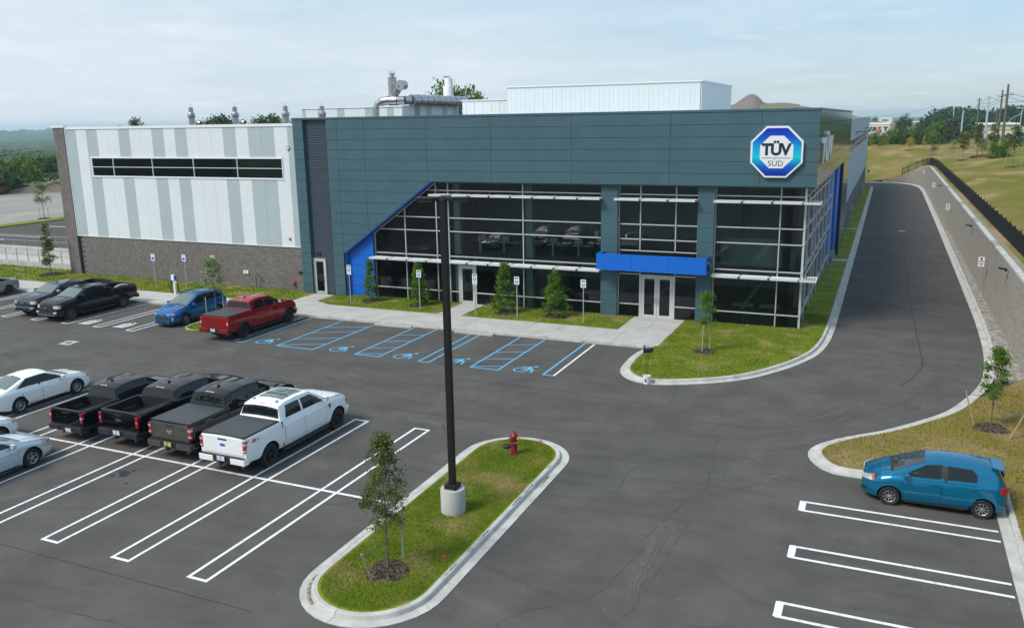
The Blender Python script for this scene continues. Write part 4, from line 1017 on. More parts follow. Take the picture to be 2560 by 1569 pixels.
def glass_door(x0, x1, y, z1, hs, parent=BD, name='door', st=.11, z0=.02):
    f = MB(); f.box(x0, x0+st, y-.05, y, z0, z1); f.box(x1-st, x1, y-.05, y, z0, z1); f.box(x0+st, x1-st, y-.05, y, z1-.12, z1); f.box(x0+st, x1-st, y-.05, y, z0, z0+.27)
    d = f.build(name, M_ALU, parent); q = MB(); q.box(x0+st, x1-st, y-.03, y-.015, z0+.27, z1-.12); q.build('pane', M_GLASS, d)
    q = MB(); hx = x1-st/2 if hs > 0 else x0+st/2; q.tube([(hx, y-.05, 1.0), (hx, y-.12, 1.0), (hx, y-.12, 1.36), (hx, y-.05, 1.36)], .016, 6); q.build('handle', M_STEEL, d); return d
f = MB(); f.box(-37.34, -37.25, YP+.16, YP+.36, 0, 2.66); f.box(-36.37, -36.28, YP+.16, YP+.36, 0, 2.66); f.box(-37.25, -36.37, YP+.16, YP+.36, 2.57, 2.66); f.build('door_frame', M_ALU, BD)
glass_door(-37.24, -36.38, YP+.24, 2.56, 1)
t = thing('door_light', 'small dark wall light above the left side door', 'wall light', (-36.85, YP+.3, 2.98)); b = MB(); b.box(-.16, .16, -.16, .02, -.10, .10); b.build('housing', M_BLACK, t, world=False, bevel=.02); b = MB(); b.box(-.11, .11, -.13, -.02, -.115, -.10); b.build('lens', M_SIGNBK, t, world=False)
# ---- front curtain wall
CW = BD
FRW = .035
def cwall(xs_, zs_, butts, y=YG, door=None, skipz=None, inset=.06):
    """panes (one object each) between mullion lines; butts = extra silicone joints"""
    for a, c in zip(xs_, xs_[1:]):
        inner_ = sorted([q for q in butts if a+.1 < q < c-.1]); xx_ = [a]+inner_+[c]
        for z0, z1 in zip(zs_, zs_[1:]):
            for p, q in zip(xx_, xx_[1:]):
                if door and door[0]-.01 <= p and q <= door[1]+.01 and z0 < door[2]-.05: continue
                yield p, q, z0, z1
def mull(pts, nm='mullion', w_=.06, d=.10, y=YG):
    q = MB()
    for a, c in pts: q.bar((a[0], y-d/2+.01, a[1]), (c[0], y-d/2+.01, c[1]), w_ if abs(a[0]-c[0]) < 1e-6 or True else w_, d if False else d) if False else q.box(min(a[0], c[0])-(w_/2 if a[0] == c[0] else 0), max(a[0], c[0])+(w_/2 if a[0] == c[0] else 0), y-d, y+.02, min(a[1], c[1])-(w_/2 if a[1] == c[1] else 0), max(a[1], c[1])+(w_/2 if a[1] == c[1] else 0))
    return q.build(nm, M_ALU, BD)
zs1 = [0.06, .86, 2.90, 3.26, 4.92, 5.82, 7.24, 7.62, 8.17]
xs1 = [-32.34, -29.86, -27.42, -26.50, -21.13, -15.80]
butt1 = [-31.10, -28.64, -24.71, -22.92, -19.35, -17.58]
# diagonal limit for the glass: keep points right/below the soffit line
dg2 = dd+.09
for p, q, z0, z1 in cwall(xs1, zs1, butt1, door=(-25.9, -24.6, 2.6)):
    if p < -25.7 < q and z0 < 2.5: 
        pts = [[(p, z0), (-25.86, z0), (-25.86, z1), (p, z1)]]
    elif p < -24.7 and q > -25.0 and z0 < 2.5: pts = []
    else: pts = [[(p, z0), (q, z0), (q, z1), (p, z1)]]
    for P in pts:
        P = [(x+(.012 if i in (0, 3) else -.012), z_) for i, (x, z_) in enumerate(P)]
        P = clip(P, -nx_, -nz_, -dg2)
        if len(P) >= 3 and max(a[1] for a in P)-min(a[1] for a in P) > .03:
            k_ = MB(); k_.yprism(P, YG, YG+.012); k_.build('glass_pane', M_GLASS, BD)
def zdiag(x): return (dd+.09-nx_*x)/nz_   # z on the diagonal for x
for x in xs1[:-1]: mull([((x, 0.0), (x, min(8.2, zdiag(x))))])
for z in zs1[1:-1]:
    x0 = -32.34
    if z > 4.6: x0 = max(-32.34, (dd+.09-nz_*z)/nx_)
    if z == 7.24: continue
    if z == .86:
        mull([((x0, z), (-25.86, z))], 'transom'); mull([((-24.62, z), (-15.8, z))], 'transom')
    else: mull([((x0, z), (-15.8, z))], 'transom')
mull([((-32.34, .04), (-25.86, .04))], 'sill', .08); mull([((-24.62, .04), (-15.8, .04))], 'sill', .08)
b = MB(); b.bar((DG[0][0]+2.05, YG-.04, zdiag(DG[0][0]+2.05)-.02), (DG[1][0]+.05, YG-.04, zdiag(DG[1][0]+.05)-.02), .10, .09, up=(0, 1, 0)); b.build('diagonal_mullion', M_ALU, BD)
f = MB(); f.box(-25.88, -25.78, YG-.08, YG+.03, 0, 2.84); f.box(-24.66, -24.56, YG-.08, YG+.03, 0, 2.84); f.box(-25.78, -24.66, YG-.08, YG+.03, 2.60, 2.70); f.build('door_frame', M_ALU, BD)
glass_door(-25.77, -24.67, YG-.01, 2.59, 1, st=.17)
# ---- pillars
for px0, px1 in ((-15.84, -14.80), (-9.95, -9.02)):
    for z0, z1 in zip([0.02, .82, 1.62, 2.42, 3.3, 4.1, 4.95, 5.8, 6.65, 7.5], [.82, 1.62, 2.42, 3.3, 4.1, 4.95, 5.8, 6.65, 7.5, 8.22]):
        q = MB(); q.box(px0, px1, YG-.36, YG+.12, z0+.008, z1-.008); q.build('pillar_panel', M_PANEL, BD)
    q = MB(); q.box(px0+.012, px1-.012, YG-.348, YG+.10, 0, 8.22); q.build('pillar_core', M_JOINT, BD)
# ---- entrance bay
xs2 = [-14.80, -13.45, -11.30, -9.95]
zs2 = [4.20, 4.92, 5.82, 7.24, 7.62, 8.17]
for p, q, z0, z1 in cwall(xs2, zs2, []):
    k_ = MB(); k_.box(p+.012, q-.012, YG, YG+.012, z0, z1); k_.build('glass_pane', M_GLASS, BD)
for x in xs2[1:3]: mull([((x, 4.2), (x, 8.2))])
mull([((-14.77, 2.7), (-14.77, 8.2))]); mull([((-9.98, 2.7), (-9.98, 8.2))])
for z in (4.22, 4.92, 5.82, 7.62): mull([((-14.8, z), (-9.95, z))], 'transom')
for x0, x1 in ((-14.78, -13.42), (-11.28, -9.97)):
    for z0, z1 in ((.06, .9), (.9, 2.75), (2.8, 3.1)):
        k_ = MB(); k_.box(x0+.02, x1-.02, YG, YG+.012, z0, z1); k_.build('glass_pane', M_GLASS, BD)
    mull([((x0, .9), (x1, .9))], 'transom'); mull([((x0, .04), (x1, .04))], 'sill', .08); mull([((x0, 2.78), (x1, 2.78))], 'transom')
    mull([((x0, 0), (x0, 3.1))]); mull([((x1, 0), (x1, 3.1))])
k_ = MB(); k_.box(-13.4, -11.3, YG, YG+.012, 2.8, 3.1); k_.build('glass_pane', M_GLASS, BD)
f = MB(); f.box(-13.42, -13.30, YG-.08, YG+.03, 0, 2.78); f.box(-11.40, -11.28, YG-.08, YG+.03, 0, 2.78); f.box(-13.3, -11.4, YG-.08, YG+.03, 2.66, 2.78); f.build('door_frame', M_ALU, BD)
glass_door(-13.29, -12.36, YG-.01, 2.65, 1, st=.15); glass_door(-12.34, -11.41, YG-.01, 2.65, -1, st=.15)
# ---- blue entrance canopy
CN = BD
cx0, cx1, cy0, cz0, cz1 = -15.78, -9.16, 48.35, 3.18, 4.16
for i in range(3):
    a = cx0+(cx1-cx0)*i/3; q = MB(); q.box(a+.006, a+(cx1-cx0)/3-.006, cy0, cy0+.06, cz0, cz1); q.build('canopy_panel', M_BLUE, BD)
q = MB(); q.box(cx0, cx0+.06, cy0+.06, YG-.36, cz0, cz1); q.build('canopy_side', M_BLUE, BD)
q = MB(); q.box(cx1-.06, cx1, cy0+.06, YG-.36, cz1-.28, cz1); q.box(cx1-.06, cx1, cy0+.06, YG-.36, cz0, cz0+.14); q.box(cx1-.06, cx1, cy0+.06, cy0+.22, cz0+.14, cz1-.28); q.build('canopy_side', M_BLUE, BD)
q = MB(); q.box(cx0+.06, cx1-.06, cy0+.06, YG-.02, cz0+.02, cz0+.5); q.build('canopy_roof', M_JOINT, BD)
q = MB(); q.box(cx0+.06, cx0+.2, cy0+.06, YG-.4, cz1-.05, cz1+.0); q.box(cx0+.06, cx1-.06, cy0+.06, cy0+.14, cz1-.05, cz1); q.build('canopy_rim', M_BLUE, BD)
# ---- right glazed corner
XS = -4.10
xs3 = [-9.02, -5.38, XS]
zs3 = [0.06, .86, 3.00, 3.36, 4.94, 5.84, 7.32, 7.64, 8.17]
for p, q, z0, z1 in cwall(xs3, zs3, [-7.15]):
    k_ = MB(); k_.box(p+.012, q-.012, YG, YG+.012, z0, z1); k_.build('glass_pane', M_GLASS, BD)
for x in (-8.99, -5.38): mull([((x, 0), (x, 8.2))])
for z in (.86, 3.02, 3.36, 4.94, 5.84, 7.64): mull([((-9.0, z), (XS, z))], 'transom')
mull([((-9.0, .04), (XS, .04))], 'sill', .09)
# side curtain wall on x = XS
ysd = [49.80, 52.3, 56.0, 58.3, 61.6, 65.3, 68.9]
for a, c in zip(ysd, ysd[1:]):
    for z0, z1 in zip(zs3, zs3[1:]):
        k_ = MB(); k_.box(XS-.012, XS, a+.012, c-.012, z0, z1); k_.build('glass_pane', M_GLASS, BD)
for y in ysd: 
    k_ = MB(); k_.box(XS-.02, XS+.10, y-.03, y+.03, 0, 8.2); k_.build('mullion', M_ALU, BD)
for z in (.04, .86, 3.36, 4.94, 5.84, 7.64):
    k_ = MB(); k_.box(XS-.02, XS+.09, 49.80, 74.5, z-.03, z+.03); k_.build('transom', M_ALU, BD)
for z0, z1 in zip([0, 1.4, 2.8, 4.2, 5.6, 7.0], [1.4, 2.8, 4.2, 5.6, 7.0, 8.3]):
    k_ = MB(); k_.box(XS-.4, XS-.02, 68.96, 73.9, z0+.006, z1-.006); k_.build('blue_panel', M_BLUE, BD)
    k_ = MB(); k_.box(XS-.5, XS+.32, 74.6, 78.6, z0+.006, z1-.006); k_.build('blue_panel', M_BLUE, BD)
k_ = MB(); k_.box(XS-.02, XS+.12, 74.0, 74.12, 0, 8.2); k_.box(XS-.02, XS+.12, 74.45, 74.57, 0, 8.2); k_.build('mullion', M_ALU, BD)
# ---- slate side fascia (x=-3.52)
XF = -3.52
for y0, y1 in ((49.12, 58.5), (58.5, 68.5), (68.5, 78.6), (78.6, 88.0)):
    for z0, z1 in zip(rows, rows[1:]):
        if z1 < 8.24 and y0 < 78: continue
        k_ = MB(); k_.box(XF-.08, XF, y0+g, y1-g, z0+g, z1-g); k_.build('fascia_panel', M_PANELS, BD)
    k_ = MB(); k_.box(XF-.55, XF+.03, y0+.004, y1-.004, 12.32, TOP); k_.build('coping', M_PANEL, BD)
k_ = MB(); k_.box(XF-.5, XF-.07, 49.2, 88.0, 8.245, 12.4); k_.box(XF-.5, XF-.07, 78.62, 88.0, 0, 12.4); k_.build('panel_backing', M_JOINT, BD)
k_ = MB(); k_.box(-27.4, XF-.02, YP+.1, 50.9, 8.17, 8.24); k_.box(-4.4, XF-.02, 50.9, 78.5, 8.17, 8.24); k_.build('soffit', M_PANEL, BD)
# roof deck
k_ = MB(); k_.box(-38.2, -3.6, YG, 88, 11.9, 12.0); k_.box(-60.9, -38.2, YC+.3, 88, 11.5, 11.6); k_.build('roof', M_LGREY, BD)
# ---- interior behind the glass (two floors, columns, desks)
M_INT = mat('interior_wall', (.50, .58, .53), .9); M_FLOOR = mat('interior_floor', (.25, .25, .25), .8); M_COLM = mat('interior_column', (.66, .74, .68), .8)
k_ = MB(); k_.box(-34.3, -4.2, YG+.4, 62, -.05, .02); k_.box(-34.3, -4.2, YG+.12, 62, 3.05, 3.35); k_.build('floor_slab', M_FLOOR, BD)
k_ = MB(); k_.box(-34.3, -4.3, 61.9, 62, 0, 8.2); k_.build('inner_wall', M_INT, BD)
k_ = MB(); k_.box(-34.3, -4.15, YG+.1, 62, 8.05, 8.15); k_.build('ceiling', M_INT, BD)
k_ = MB()
for x in (-26.1, -20.9, -5.0, -5.0): k_.box(x-.22, x+.22, YG+.35, YG+.8, 0, 8.1)
k_.box(-4.95, -4.55, 55.6, 56.1, 0, 8.1)
k_.build('column', M_COLM, BD)
k_ = MB()
for x in np.arange(-25.4, -16.5, 1.75):
    k_.box(x, x+1.3, YG+1.6, YG+2.3, 4.05, 4.1); k_.box(x+.1, x+.6, YG+1.9, YG+1.94, 4.15, 4.5); k_.box(x+.5, x+.62, YG+1.2, YG+1.25, 3.4, 4.3)
for x in (-8.2, -6.6): k_.box(x, x+1.2, YG+2.2, YG+3, .75, .8)
k_.build('desk_row', M_COLM, BD)
k_ = MB(); k_.box(-8.9, -4.6, YG+1.6, YG+1.7, 3.35, 5.0); k_.build('balustrade', M_INT, BD)
k_ = MB()
for i in range(12): k_.box(-7.9+.16*i, -7.7+.16*i, YG+3.3, YG+4.3, .3+.26*i, .35+.26*i)
k_.build('staircase', M_COLM, BD)
k_ = MB()
for i in range(7): k_.box(-25+i*3, -24.4+i*3, YG+2, YG+2.6, 8.0, 8.04)
k_.build('ceiling_panel', M_TRIM, BD)
# ---- sunshades
def shade(x0, x1, z, n, y0=48.92, y1=YG-.10):
    st = (x1-x0)/n
    for i in range(n):
        q = MB(); a, c = x0+st*i+.02, x0+st*(i+1)-.02
        q.box(a, c, y0, y0+.05, z-.06, z+.06); q.box(a, c, y1-.05, y1, z-.05, z+.05); q.box(a, a+.05, y0, y1, z-.05, z+.05); q.box(c-.05, c, y0, y1, z-.05, z+.05)
        k = 6
        for j in range(k): 
            yy_ = y0+.09+(y1-y0-.16)*j/k
            q.poly([(a+.05, yy_, z-.035), (c-.05, yy_, z-.035), (c-.05, yy_+.125, z+.035), (a+.05, yy_+.125, z+.035)])
            q.poly([(a+.05, yy_+.125, z+.025), (c-.05, yy_+.125, z+.025), (c-.05, yy_, z-.045), (a+.05, yy_, z-.045)])
        q.build('sunshade', M_SHADE, BD)
shade(-32.45, -15.72, 2.97, 11); shade(-27.6, -15.72, 7.36, 8); shade(-14.95, -9.98, 7.36, 3); shade(-9.05, -4.12, 7.36, 3); shade(-9.05, -4.12, 3.06, 3)
for z in (7.36, 3.06):
    q = MB(); q.box(-4.1, -3.2, 48.92, 48.97, z-.06, z+.06); q.box(-3.25, -3.2, 48.97, 50.2, z-.06, z+.06); q.box(-4.0, -3.25, 50.15, 50.2, z-.06, z+.06)
    for j in range(6): q.poly([(-4.05+.14*j, 48.97, z-.04), (-3.93+.14*j, 48.97, z+.04), (-3.93+.14*j, 50.15, z+.04), (-4.05+.14*j, 50.15, z-.04)])
    q.build('sunshade', M_SHADE, BD)
    q = MB(); q.box(XS+.10, -3.2, 50.2, 68.7, z-.05, z+.05) if False else q.box(XS+.10, XS+.16, 50.2, 68.7, z-.04, z+.04); q.build('shade_rail', M_SHADE, BD)
# ---- ribbed metal side wall further back
XM = -3.74
k_ = MB(); k_.box(XM-.2, XM+.02, 88.02, 163.0, 0, 3.3); k_.build('block_base', M_CMU, BD)
y = 88.1; ci = 0
while y < 162.9:
    m_ = M_LGREY if ci % 3 == 1 else mat('side_metal_white', (.56, .64, .68), .5)
    for z0, z1 in ((3.36, 8.2), (9.6, 11.7)):
        q = MB(); q.box(XM-.1, XM, y, y+1.14, z0, z1)
        for r_ in (0.05, .34, .62, .9): q.box(XM, XM+.035, y+r_, y+r_+.09, z0, z1)
        q.build('wall_panel', m_, BD)
    y += 1.165; ci += 1
k_ = MB(); k_.box(XM-.02, XM-.0, 88.1, 158, 8.2, 9.6)
side_win = k_.build('window', M_GLASS, BD)
k_ = MB(); k_.box(XM, XM+.05, 88.1, 158, 8.16, 8.24); k_.box(XM, XM+.05, 88.1, 158, 9.56, 9.64); k_.box(XM, XM+.04, 88.1, 158, 8.88, 8.93)
for yy_ in np.arange(90, 158, 4.2): k_.box(XM, XM+.04, yy_-.03, yy_+.03, 8.24, 9.56)
k_.build('mullion', M_ALU, side_win)
k_ = MB(); k_.box(XM-.1, XM, 158, 163, 8.2, 9.6); k_.build('wall_panel', M_WHITE, BD)
k_ = MB(); k_.box(XM-.15, XM+.05, 88, 163.05, 11.7, 11.82); k_.build('coping', M_TRIM, BD)
k_ = MB(); k_.box(XM-.1, XM+.09, 162.95, 163.1, 0, 11.8); k_.build('edge_trim', M_SIGNBK, BD)
for yy_, lb in ((104, 'dark arm light on the ribbed side wall above the window strip, nearer one'), (139, 'dark arm light on the ribbed side wall, farther one')):
    t = thing('wall_light', lb, 'wall light', (XM+.05, yy_, 9.95), group='arm lights on the side wall'); q = MB(); q.tube([(0, 0, 0), (.2, 0, .30), (.9, 0, .36)], .05, 6); q.build('arm', M_BLACK, t, world=False); q = MB(); q.box(.7, 1.6, -.16, .16, .30, .38); q.build('lamp_head', M_BLACK, t, world=False)
# ---- wall fittings on the block wall
def fitting(name, lb, cat, loc, fn):
    t = thing(name, lb, cat, loc); fn(t); return t
def f_alarm(t):
    b = MB(); b.lathe([(0, -.06), (.14, -.05), (.17, 0)], 16, m=0, axis='y'); b.build('rim', mat('brass_tan', (.22, .17, .11), .5), t, world=False); b = MB(); b.lathe([(0, -.09), (.08, -.08), (.10, -.05)], 12, axis='y'); b.build('bell', M_TRIM, t, world=False)
fitting('alarm_bell', 'round tan alarm bell high on the white wall near the slate panels', 'alarm bell', (-38.98, YW, 10.37), f_alarm)
def f_strobe(t):
    b = MB(); b.box(-.08, .08, -.08, 0, -.08, .08); b.build('body', M_SIGNR, t, world=False, bevel=.01); b = MB(); b.box(-.03, .03, -.1, -.08, -.03, .05); b.build('lens', M_LENS, t, world=False)
fitting('strobe', 'small red fire strobe low on the white wall above the block base', 'fire strobe', (-39.4, YW, 3.93), f_strobe)
def f_box(t):
    for x in (-.13, .13):
        b = MB(); b.box(x-.09, x+.09, -.1, 0, -.13, .13); b.build('box', M_SIGNW, t, world=False, bevel=.01)
fitting('meter_boxes', 'pair of small white boxes on the block wall', 'electrical box', (-43.7, YC, 1.26), f_box)
def f_fdc(t):
    b = MB(); b.cyl((0, .02, 0), (0, -.12, 0), .16, .16, 14); b.build('flange', M_SIGNR, t, world=False); b = MB(); b.cyl((0, -.1, 0), (-.1, -.30, -.04), .07, .08, 10); b.cyl((.02, -.1, 0), (.14, -.28, -.04), .06, .07, 10); b.build('nozzle', M_STEEL, t, world=False)
fitting('fire_connection', 'red and steel fire department connection low on the block wall', 'fire connection', (-39.35, YC, .72), f_fdc)
def f_cam(t):
    b = MB(); b.box(-.1, .1, -.12, 0, -.09, .09); b.build('housing', M_BLACK, t, world=False, bevel=.01); b = MB(); b.box(-.06, .06, -.14, -.12, -.05, .05); b.build('cover', M_PLAST, t, world=False)
fitting('outlet_box', 'small black box on the block wall beside the slate panels', 'electrical box', (-38.68, YC, 1.5), f_cam)
def f_pipe(t):
    b = MB(); b.tube([(0, 0, 0), (0, 0, .98), (.03, -.02, 1.06), (.22, -.02, 1.08), (.30, -.02, 1.02)], .028, 8); b.build('pipe', mat('rust_pipe', (.12, .055, .035), .8), t, world=False); b = MB(); b.cyl((.3, -.02, 1.05), (.3, -.02, .95), .045, .05, 8); b.build('spout', M_BLACK, t, world=False)
fitting('standpipe', 'thin rusty hooked pipe standing in the lawn by the block wall', 'pipe', (-42.6, 49.2, .13), f_pipe)
# ---- octagon sign on the fascia
SG = thing('octagon_sign', 'white rimmed blue octagon sign with dark lettering on the slate fascia', 'sign', (-5.68, YP, 10.12))
def octa(r, dz=0): return [(-5.68+r*math.cos(rad(22.5+45*i)), 10.13+dz+r*math.sin(rad(22.5+45*i))) for i in range(8)]
q = MB(); q.yprism(octa(1.50), YP-.20, YP-.03); q.build('rim', M_TRIM, SG, bevel=.01)
m_ = bpy.data.materials.new('octagon_gradient'); m_.use_nodes = True; tt = m_.node_tree; bb = tt.nodes['Principled BSDF']; bb.inputs['Roughness'].default_value = .3
ge = tt.nodes.new('ShaderNodeNewGeometry'); se = tt.nodes.new('ShaderNodeSeparateXYZ'); tt.links.new(ge.outputs['Position'], se.inputs[0])
mr_ = tt.nodes.new('ShaderNodeMapRange'); mr_.inputs['From Min'].default_value = 8.75; mr_.inputs['From Max'].default_value = 11.5; tt.links.new(se.outputs['Z'], mr_.inputs['Value'])
cr = tt.nodes.new('ShaderNodeValToRGB'); tt.links.new(mr_.outputs[0], cr.inputs[0]); e = cr.color_ramp.elements
e[0].position = .06; e[0].color = (.003, .018, .33, 1); e[1].position = .92; e[1].color = (.003, .030, .42, 1)
for p_, c_ in ((.22, (.002, .10, .55, 1)), (.42, (.0, .56, .66, 1)), (.60, (.0, .32, .70, 1)), (.78, (.002, .085, .52, 1))):
    x_ = e.new(p_); x_.color = c_
tt.links.new(cr.outputs[0], bb.inputs['Base Color'])
q = MB(); q.yprism(octa(1.385), YP-.215, YP-.19); q.build('blue_face', m_, SG)
q = MB(); q.yprism(octa(.945), YP-.228, YP-.21); q.build('white_face', M_TRIM, SG)
M_NAVY = mat('logo_navy', (.008, .022, .050), .5)
letters('lettering', 'TÜV', .86, Vector((-5.70, YP-.232, 9.985)), FACE_S, M_NAVY, SG, extrude=.006, offset=.034, sx=.98, spacing=.88)
letters('lettering', 'SÜD', .42, Vector((-5.70, YP-.232, 9.38)), FACE_S, mat('logo_grey', (.06, .075, .09), .5), SG, extrude=.006, offset=.0, spacing=1.05)
q = MB(); q.box(-6.46, -4.94, YP-.238, YP-.226, 9.80, 9.825); q.build('divider', M_NAVY, SG)
# white lettering on the side
SW = thing('side_lettering', 'large white raised letters on the side fascia', 'sign', (XF, 54.5, 10.1))
letters('lettering', 'TÜV', 1.95, Vector((XF+.06, 50.2, 9.43)), FACE_E, M_TRIM, SW, extrude=.05, offset=.05, sx=2.55, spacing=.92, align='LEFT')
# ---- rooftop plant
def stack(x, y, z0, zt, r, lb, grp, elbow=True):
    t = thing('exhaust_stack', lb, 'exhaust stack', (x, y, z0), group=grp); h = zt-z0
    b = MB(); b.cyl((0, 0, 0), (0, 0, h*.52), r, r, 14); b.build('pipe', M_STEEL, t, world=False, smooth=True)
    b = MB(); b.lathe([(r*.9, h*.52), (r*1.25, h*.56), (r*1.25, h*.66), (r*.75, h*.74), (r*.75, h*.93), (0, h*.93)], 14); b.build('cap', M_STEEL, t, world=False, smooth=True)
    b = MB(); b.cyl((0, 0, h*.93), (0, 0, h*1.08), .012, .012, 5); b.build('rod', M_BLACK, t, world=False)
    if elbow:
        b = MB(); b.tube([(r*.5, 0, h*.12), (r*2.2, 0, h*.3), (r*3.0, 0, h*.32), (r*3.7, 0, h*.28)], [r*.8, r*.8, r*.95, r*.9], 12); b.build('elbow', M_STEEL, t, world=False, smooth=True)
    return t
for k, (x, zt) in enumerate(((-57.75, 13.80), (-52.75, 13.74), (-47.3, 13.70), (-43.55, 13.60))):
    stack(x, 60, 11.6, zt, .27, ('steel exhaust stack on the white wing roof, leftmost of the row of four', 'steel exhaust stack on the white wing roof, second from the left', 'steel exhaust stack on the roof just left of the slate volume', 'steel exhaust stack on the roof behind the corrugated strip')[k], 'row of small exhaust stacks on the roof')
PH = thing('roof_penthouse', 'low white and grey striped roof penthouse under the big duct', 'roof penthouse', (-51, 80, 11.6))
b = MB(); b.box(-57.0, -44.85, 75.05, 87.3, 11.6, 13.55); b.build('core_wall', M_MORTAR, PH)
pe = [0, .12, .53, 1.35, 2.1, 2.9, 3.7, 4.5, 5.4, 6.25, 7.1, 7.9, 8.85, 9.7, 10.5, 11.3, 12.26]
for a, c in zip(pe, pe[1:]):
    gr = any(abs(a-g0) < .01 for g0 in (.12, 2.1, 4.5, 7.9, 10.5))
    q = MB(); q.box(-57.06+a+.004, -57.06+c-.004, 75, 75.05, 11.6, 13.56); q.build('wall_panel', M_LGREY if gr else M_WHITE, PH)
yy_ = 75.0; ci = 0
while yy_ < 87.2:
    q = MB(); q.box(-44.84, -44.79, yy_+.006, min(yy_+1.2, 87.3)-.006, 11.6, 13.56); q.build('wall_panel', M_LGREY if ci in (2, 4, 7, 9) else M_WHITE, PH); yy_ += 1.2; ci += 1
b = MB(); b.box(-57.15, -44.72, 74.93, 87.35, 13.56, 13.70); b.build('coping', M_TRIM, PH)
BG = thing('roof_enclosure', 'large white ribbed metal enclosure on the roof behind the slate fascia', 'roof penthouse', (-18.7, 60, 12))
b = MB(); b.box(-25.75, -11.74, 58.04, 69.5, 12, 14.36); b.build('core_wall', M_MORTAR, BG)
xx_ = -25.78
k = 0
while xx_ < -11.8:
    q = MB(); w_ = min(.70, -11.72-xx_); q.box(xx_+.004, xx_+w_-.004, 58.0, 58.04, 12, 14.36); q.box(xx_+w_*.40, xx_+w_*.46, 57.99, 58.0, 12, 14.36); q.box(xx_-.010, xx_+.020, 57.985, 58.0, 12, 14.36); q.build('wall_panel', M_WHITE, BG); xx_ += .70; k += 1
for i in range(6):
    q = MB(); q.box(-11.74, -11.70, 58.0+1.92*i+.004, 58.0+1.92*(i+1)-.004, 12, 14.36); q.build('wall_panel', M_WHITE, BG)
b = MB(); b.box(-25.84, -11.64, 57.93, 69.6, 14.36, 14.45); b.build('coping', M_TRIM, BG)
BG2 = thing('roof_enclosure', 'lower white ribbed roof enclosure left of the large one', 'roof penthouse', (-28, 62, 12))
b = MB(); b.box(-30.15, -25.86, 59.54, 69.0, 12, 13.55); b.build('core_wall', M_MORTAR, BG2)
xx_ = -30.2
while xx_ < -25.95:
    q = MB(); w_ = min(.70, -25.86-xx_); q.box(xx_+.004, xx_+w_-.004, 59.5, 59.54, 12, 13.55); q.box(xx_+w_*.4, xx_+w_*.46, 59.475, 59.5, 12, 13.55); q.build('wall_panel', M_WHITE, BG2); xx_ += .70
b = MB(); b.box(-30.25, -25.87, 59.43, 69.1, 13.55, 13.63); b.build('coping', M_TRIM, BG2)
# big stack, silo, duct
ST = thing('large_stack', 'tall stainless exhaust stack with a ring of nozzles on top', 'exhaust stack', (-46.4, 76, 13.7))
b = MB(); b.lathe([(.43, 0), (.43, .98), (.46, 1.0), (.46, 1.03), (.43, 1.05), (.43, 2.0), (.46, 2.02), (.46, 2.08), (.43, 2.1), (.43, 2.62), (.48, 2.64), (.48, 2.74), (.22, 2.86), (.22, 3.0), (.33, 3.06), (.33, 3.16), (0, 3.16)], 24); b.build('shaft', M_STEEL, ST, world=False, smooth=True)
for i in range(6):
    a = i*math.pi/3; b = MB(); b.cyl((.27*math.cos(a), .27*math.sin(a), 3.14), (.27*math.cos(a), .27*math.sin(a), 3.42), .035, .02, 6); b.build('nozzle', M_STEEL, ST, world=False)
b = MB(); b.tube([(.25, 0, 1.1), (.8, -.05, 1.75), (1.15, -.15, 2.0)], [.36, .40, .42], 16); b.cyl((1.15, .30, 1.98), (1.15, -.50, 1.98), .50, .50, 20); b.build('blower', M_STEEL, ST, world=False, smooth=True)
b = MB(); b.cyl((.62, 0, 0), (.62, 0, 1.4), .04, .04, 6); b.build('drain_pipe', M_STEEL, ST, world=False)
DU = thing('air_duct', 'fat stainless duct lying along the striped roof penthouse', 'air duct', (-43, 76, 13.7))
P_ = [(-47.85, 75.2, 12.3), (-47.85, 75.2, 13.45), (-47.65, 75.25, 13.9), (-47.25, 75.3, 14.15), (-46.6, 75.4, 14.22), (-45.6, 75.5, 14.20), (-44.9, 75.75, 14.2), (-44.5, 76.2, 14.2)]
for i in range(len(P_)-1):
    b = MB(); b.cyl(P_[i], P_[i+1], .42, .42, 18); d = (Vector(P_[i+1])-Vector(P_[i])).normalized(); b.cyl(Vector(P_[i+1])-d*.03, Vector(P_[i+1])+d*.03, .45, .45, 18); b.build('duct_section', M_STEEL, DU, smooth=True)
for i in range(9):
    a = Vector((-44.45+.02*i, 76.3+1.25*i, 14.22)); c = Vector((-44.45+.02*(i+1), 76.3+1.25*(i+1), 14.22)); b = MB(); d = (c-a).normalized(); b.cyl(a, c, .56, .56, 20); b.cyl(c-d*.04, c+d*.04, .60, .60, 20); b.build('duct_section', M_STEEL, DU, smooth=True)
for i in range(4):
    b = MB(); y = 77.5+2.6*i; b.box(-44.9, -44.0, y-.05, y+.05, 13.6, 13.75); b.build('saddle', M_GALV, DU)
SI = thing('white_silo', 'white cylindrical tank with a conical top behind the duct', 'tank', (-48.5, 92, 11.6)); b = MB(); b.lathe([(.60, 0), (.60, 4.5), (.58, 4.54), (.46, 5.45), (.14, 5.52), (0, 5.53)], 24); b.build('shell', M_TRIM, SI, world=False, smooth=True)
b = MB(); b.tube([(-1.0, -.8, 3.3), (-.2, -.85, 3.4), (.5, -.85, 3.4), (.75, -.85, 3.2), (.8, -.85, 1.4)], .07, 8); b.build('feed_pipe', M_TRIM, SI, world=False, smooth=True)
b = MB(); b.box(-.26, -.21, -.62, -.56, 4.6, 5.25); b.build('vent', M_PLAST, SI, world=False)
LD = thing('roof_ladder', 'caged steel ladder on the right face of the striped roof penthouse', 'ladder', (-44.6, 78, 12))
for k in (0, 1):
    b = MB(); b.box(-44.72+.0, -44.68, 77.7+k*.5, 77.74+k*.5, 12.0, 14.45); b.build('stile', M_GALV, LD)
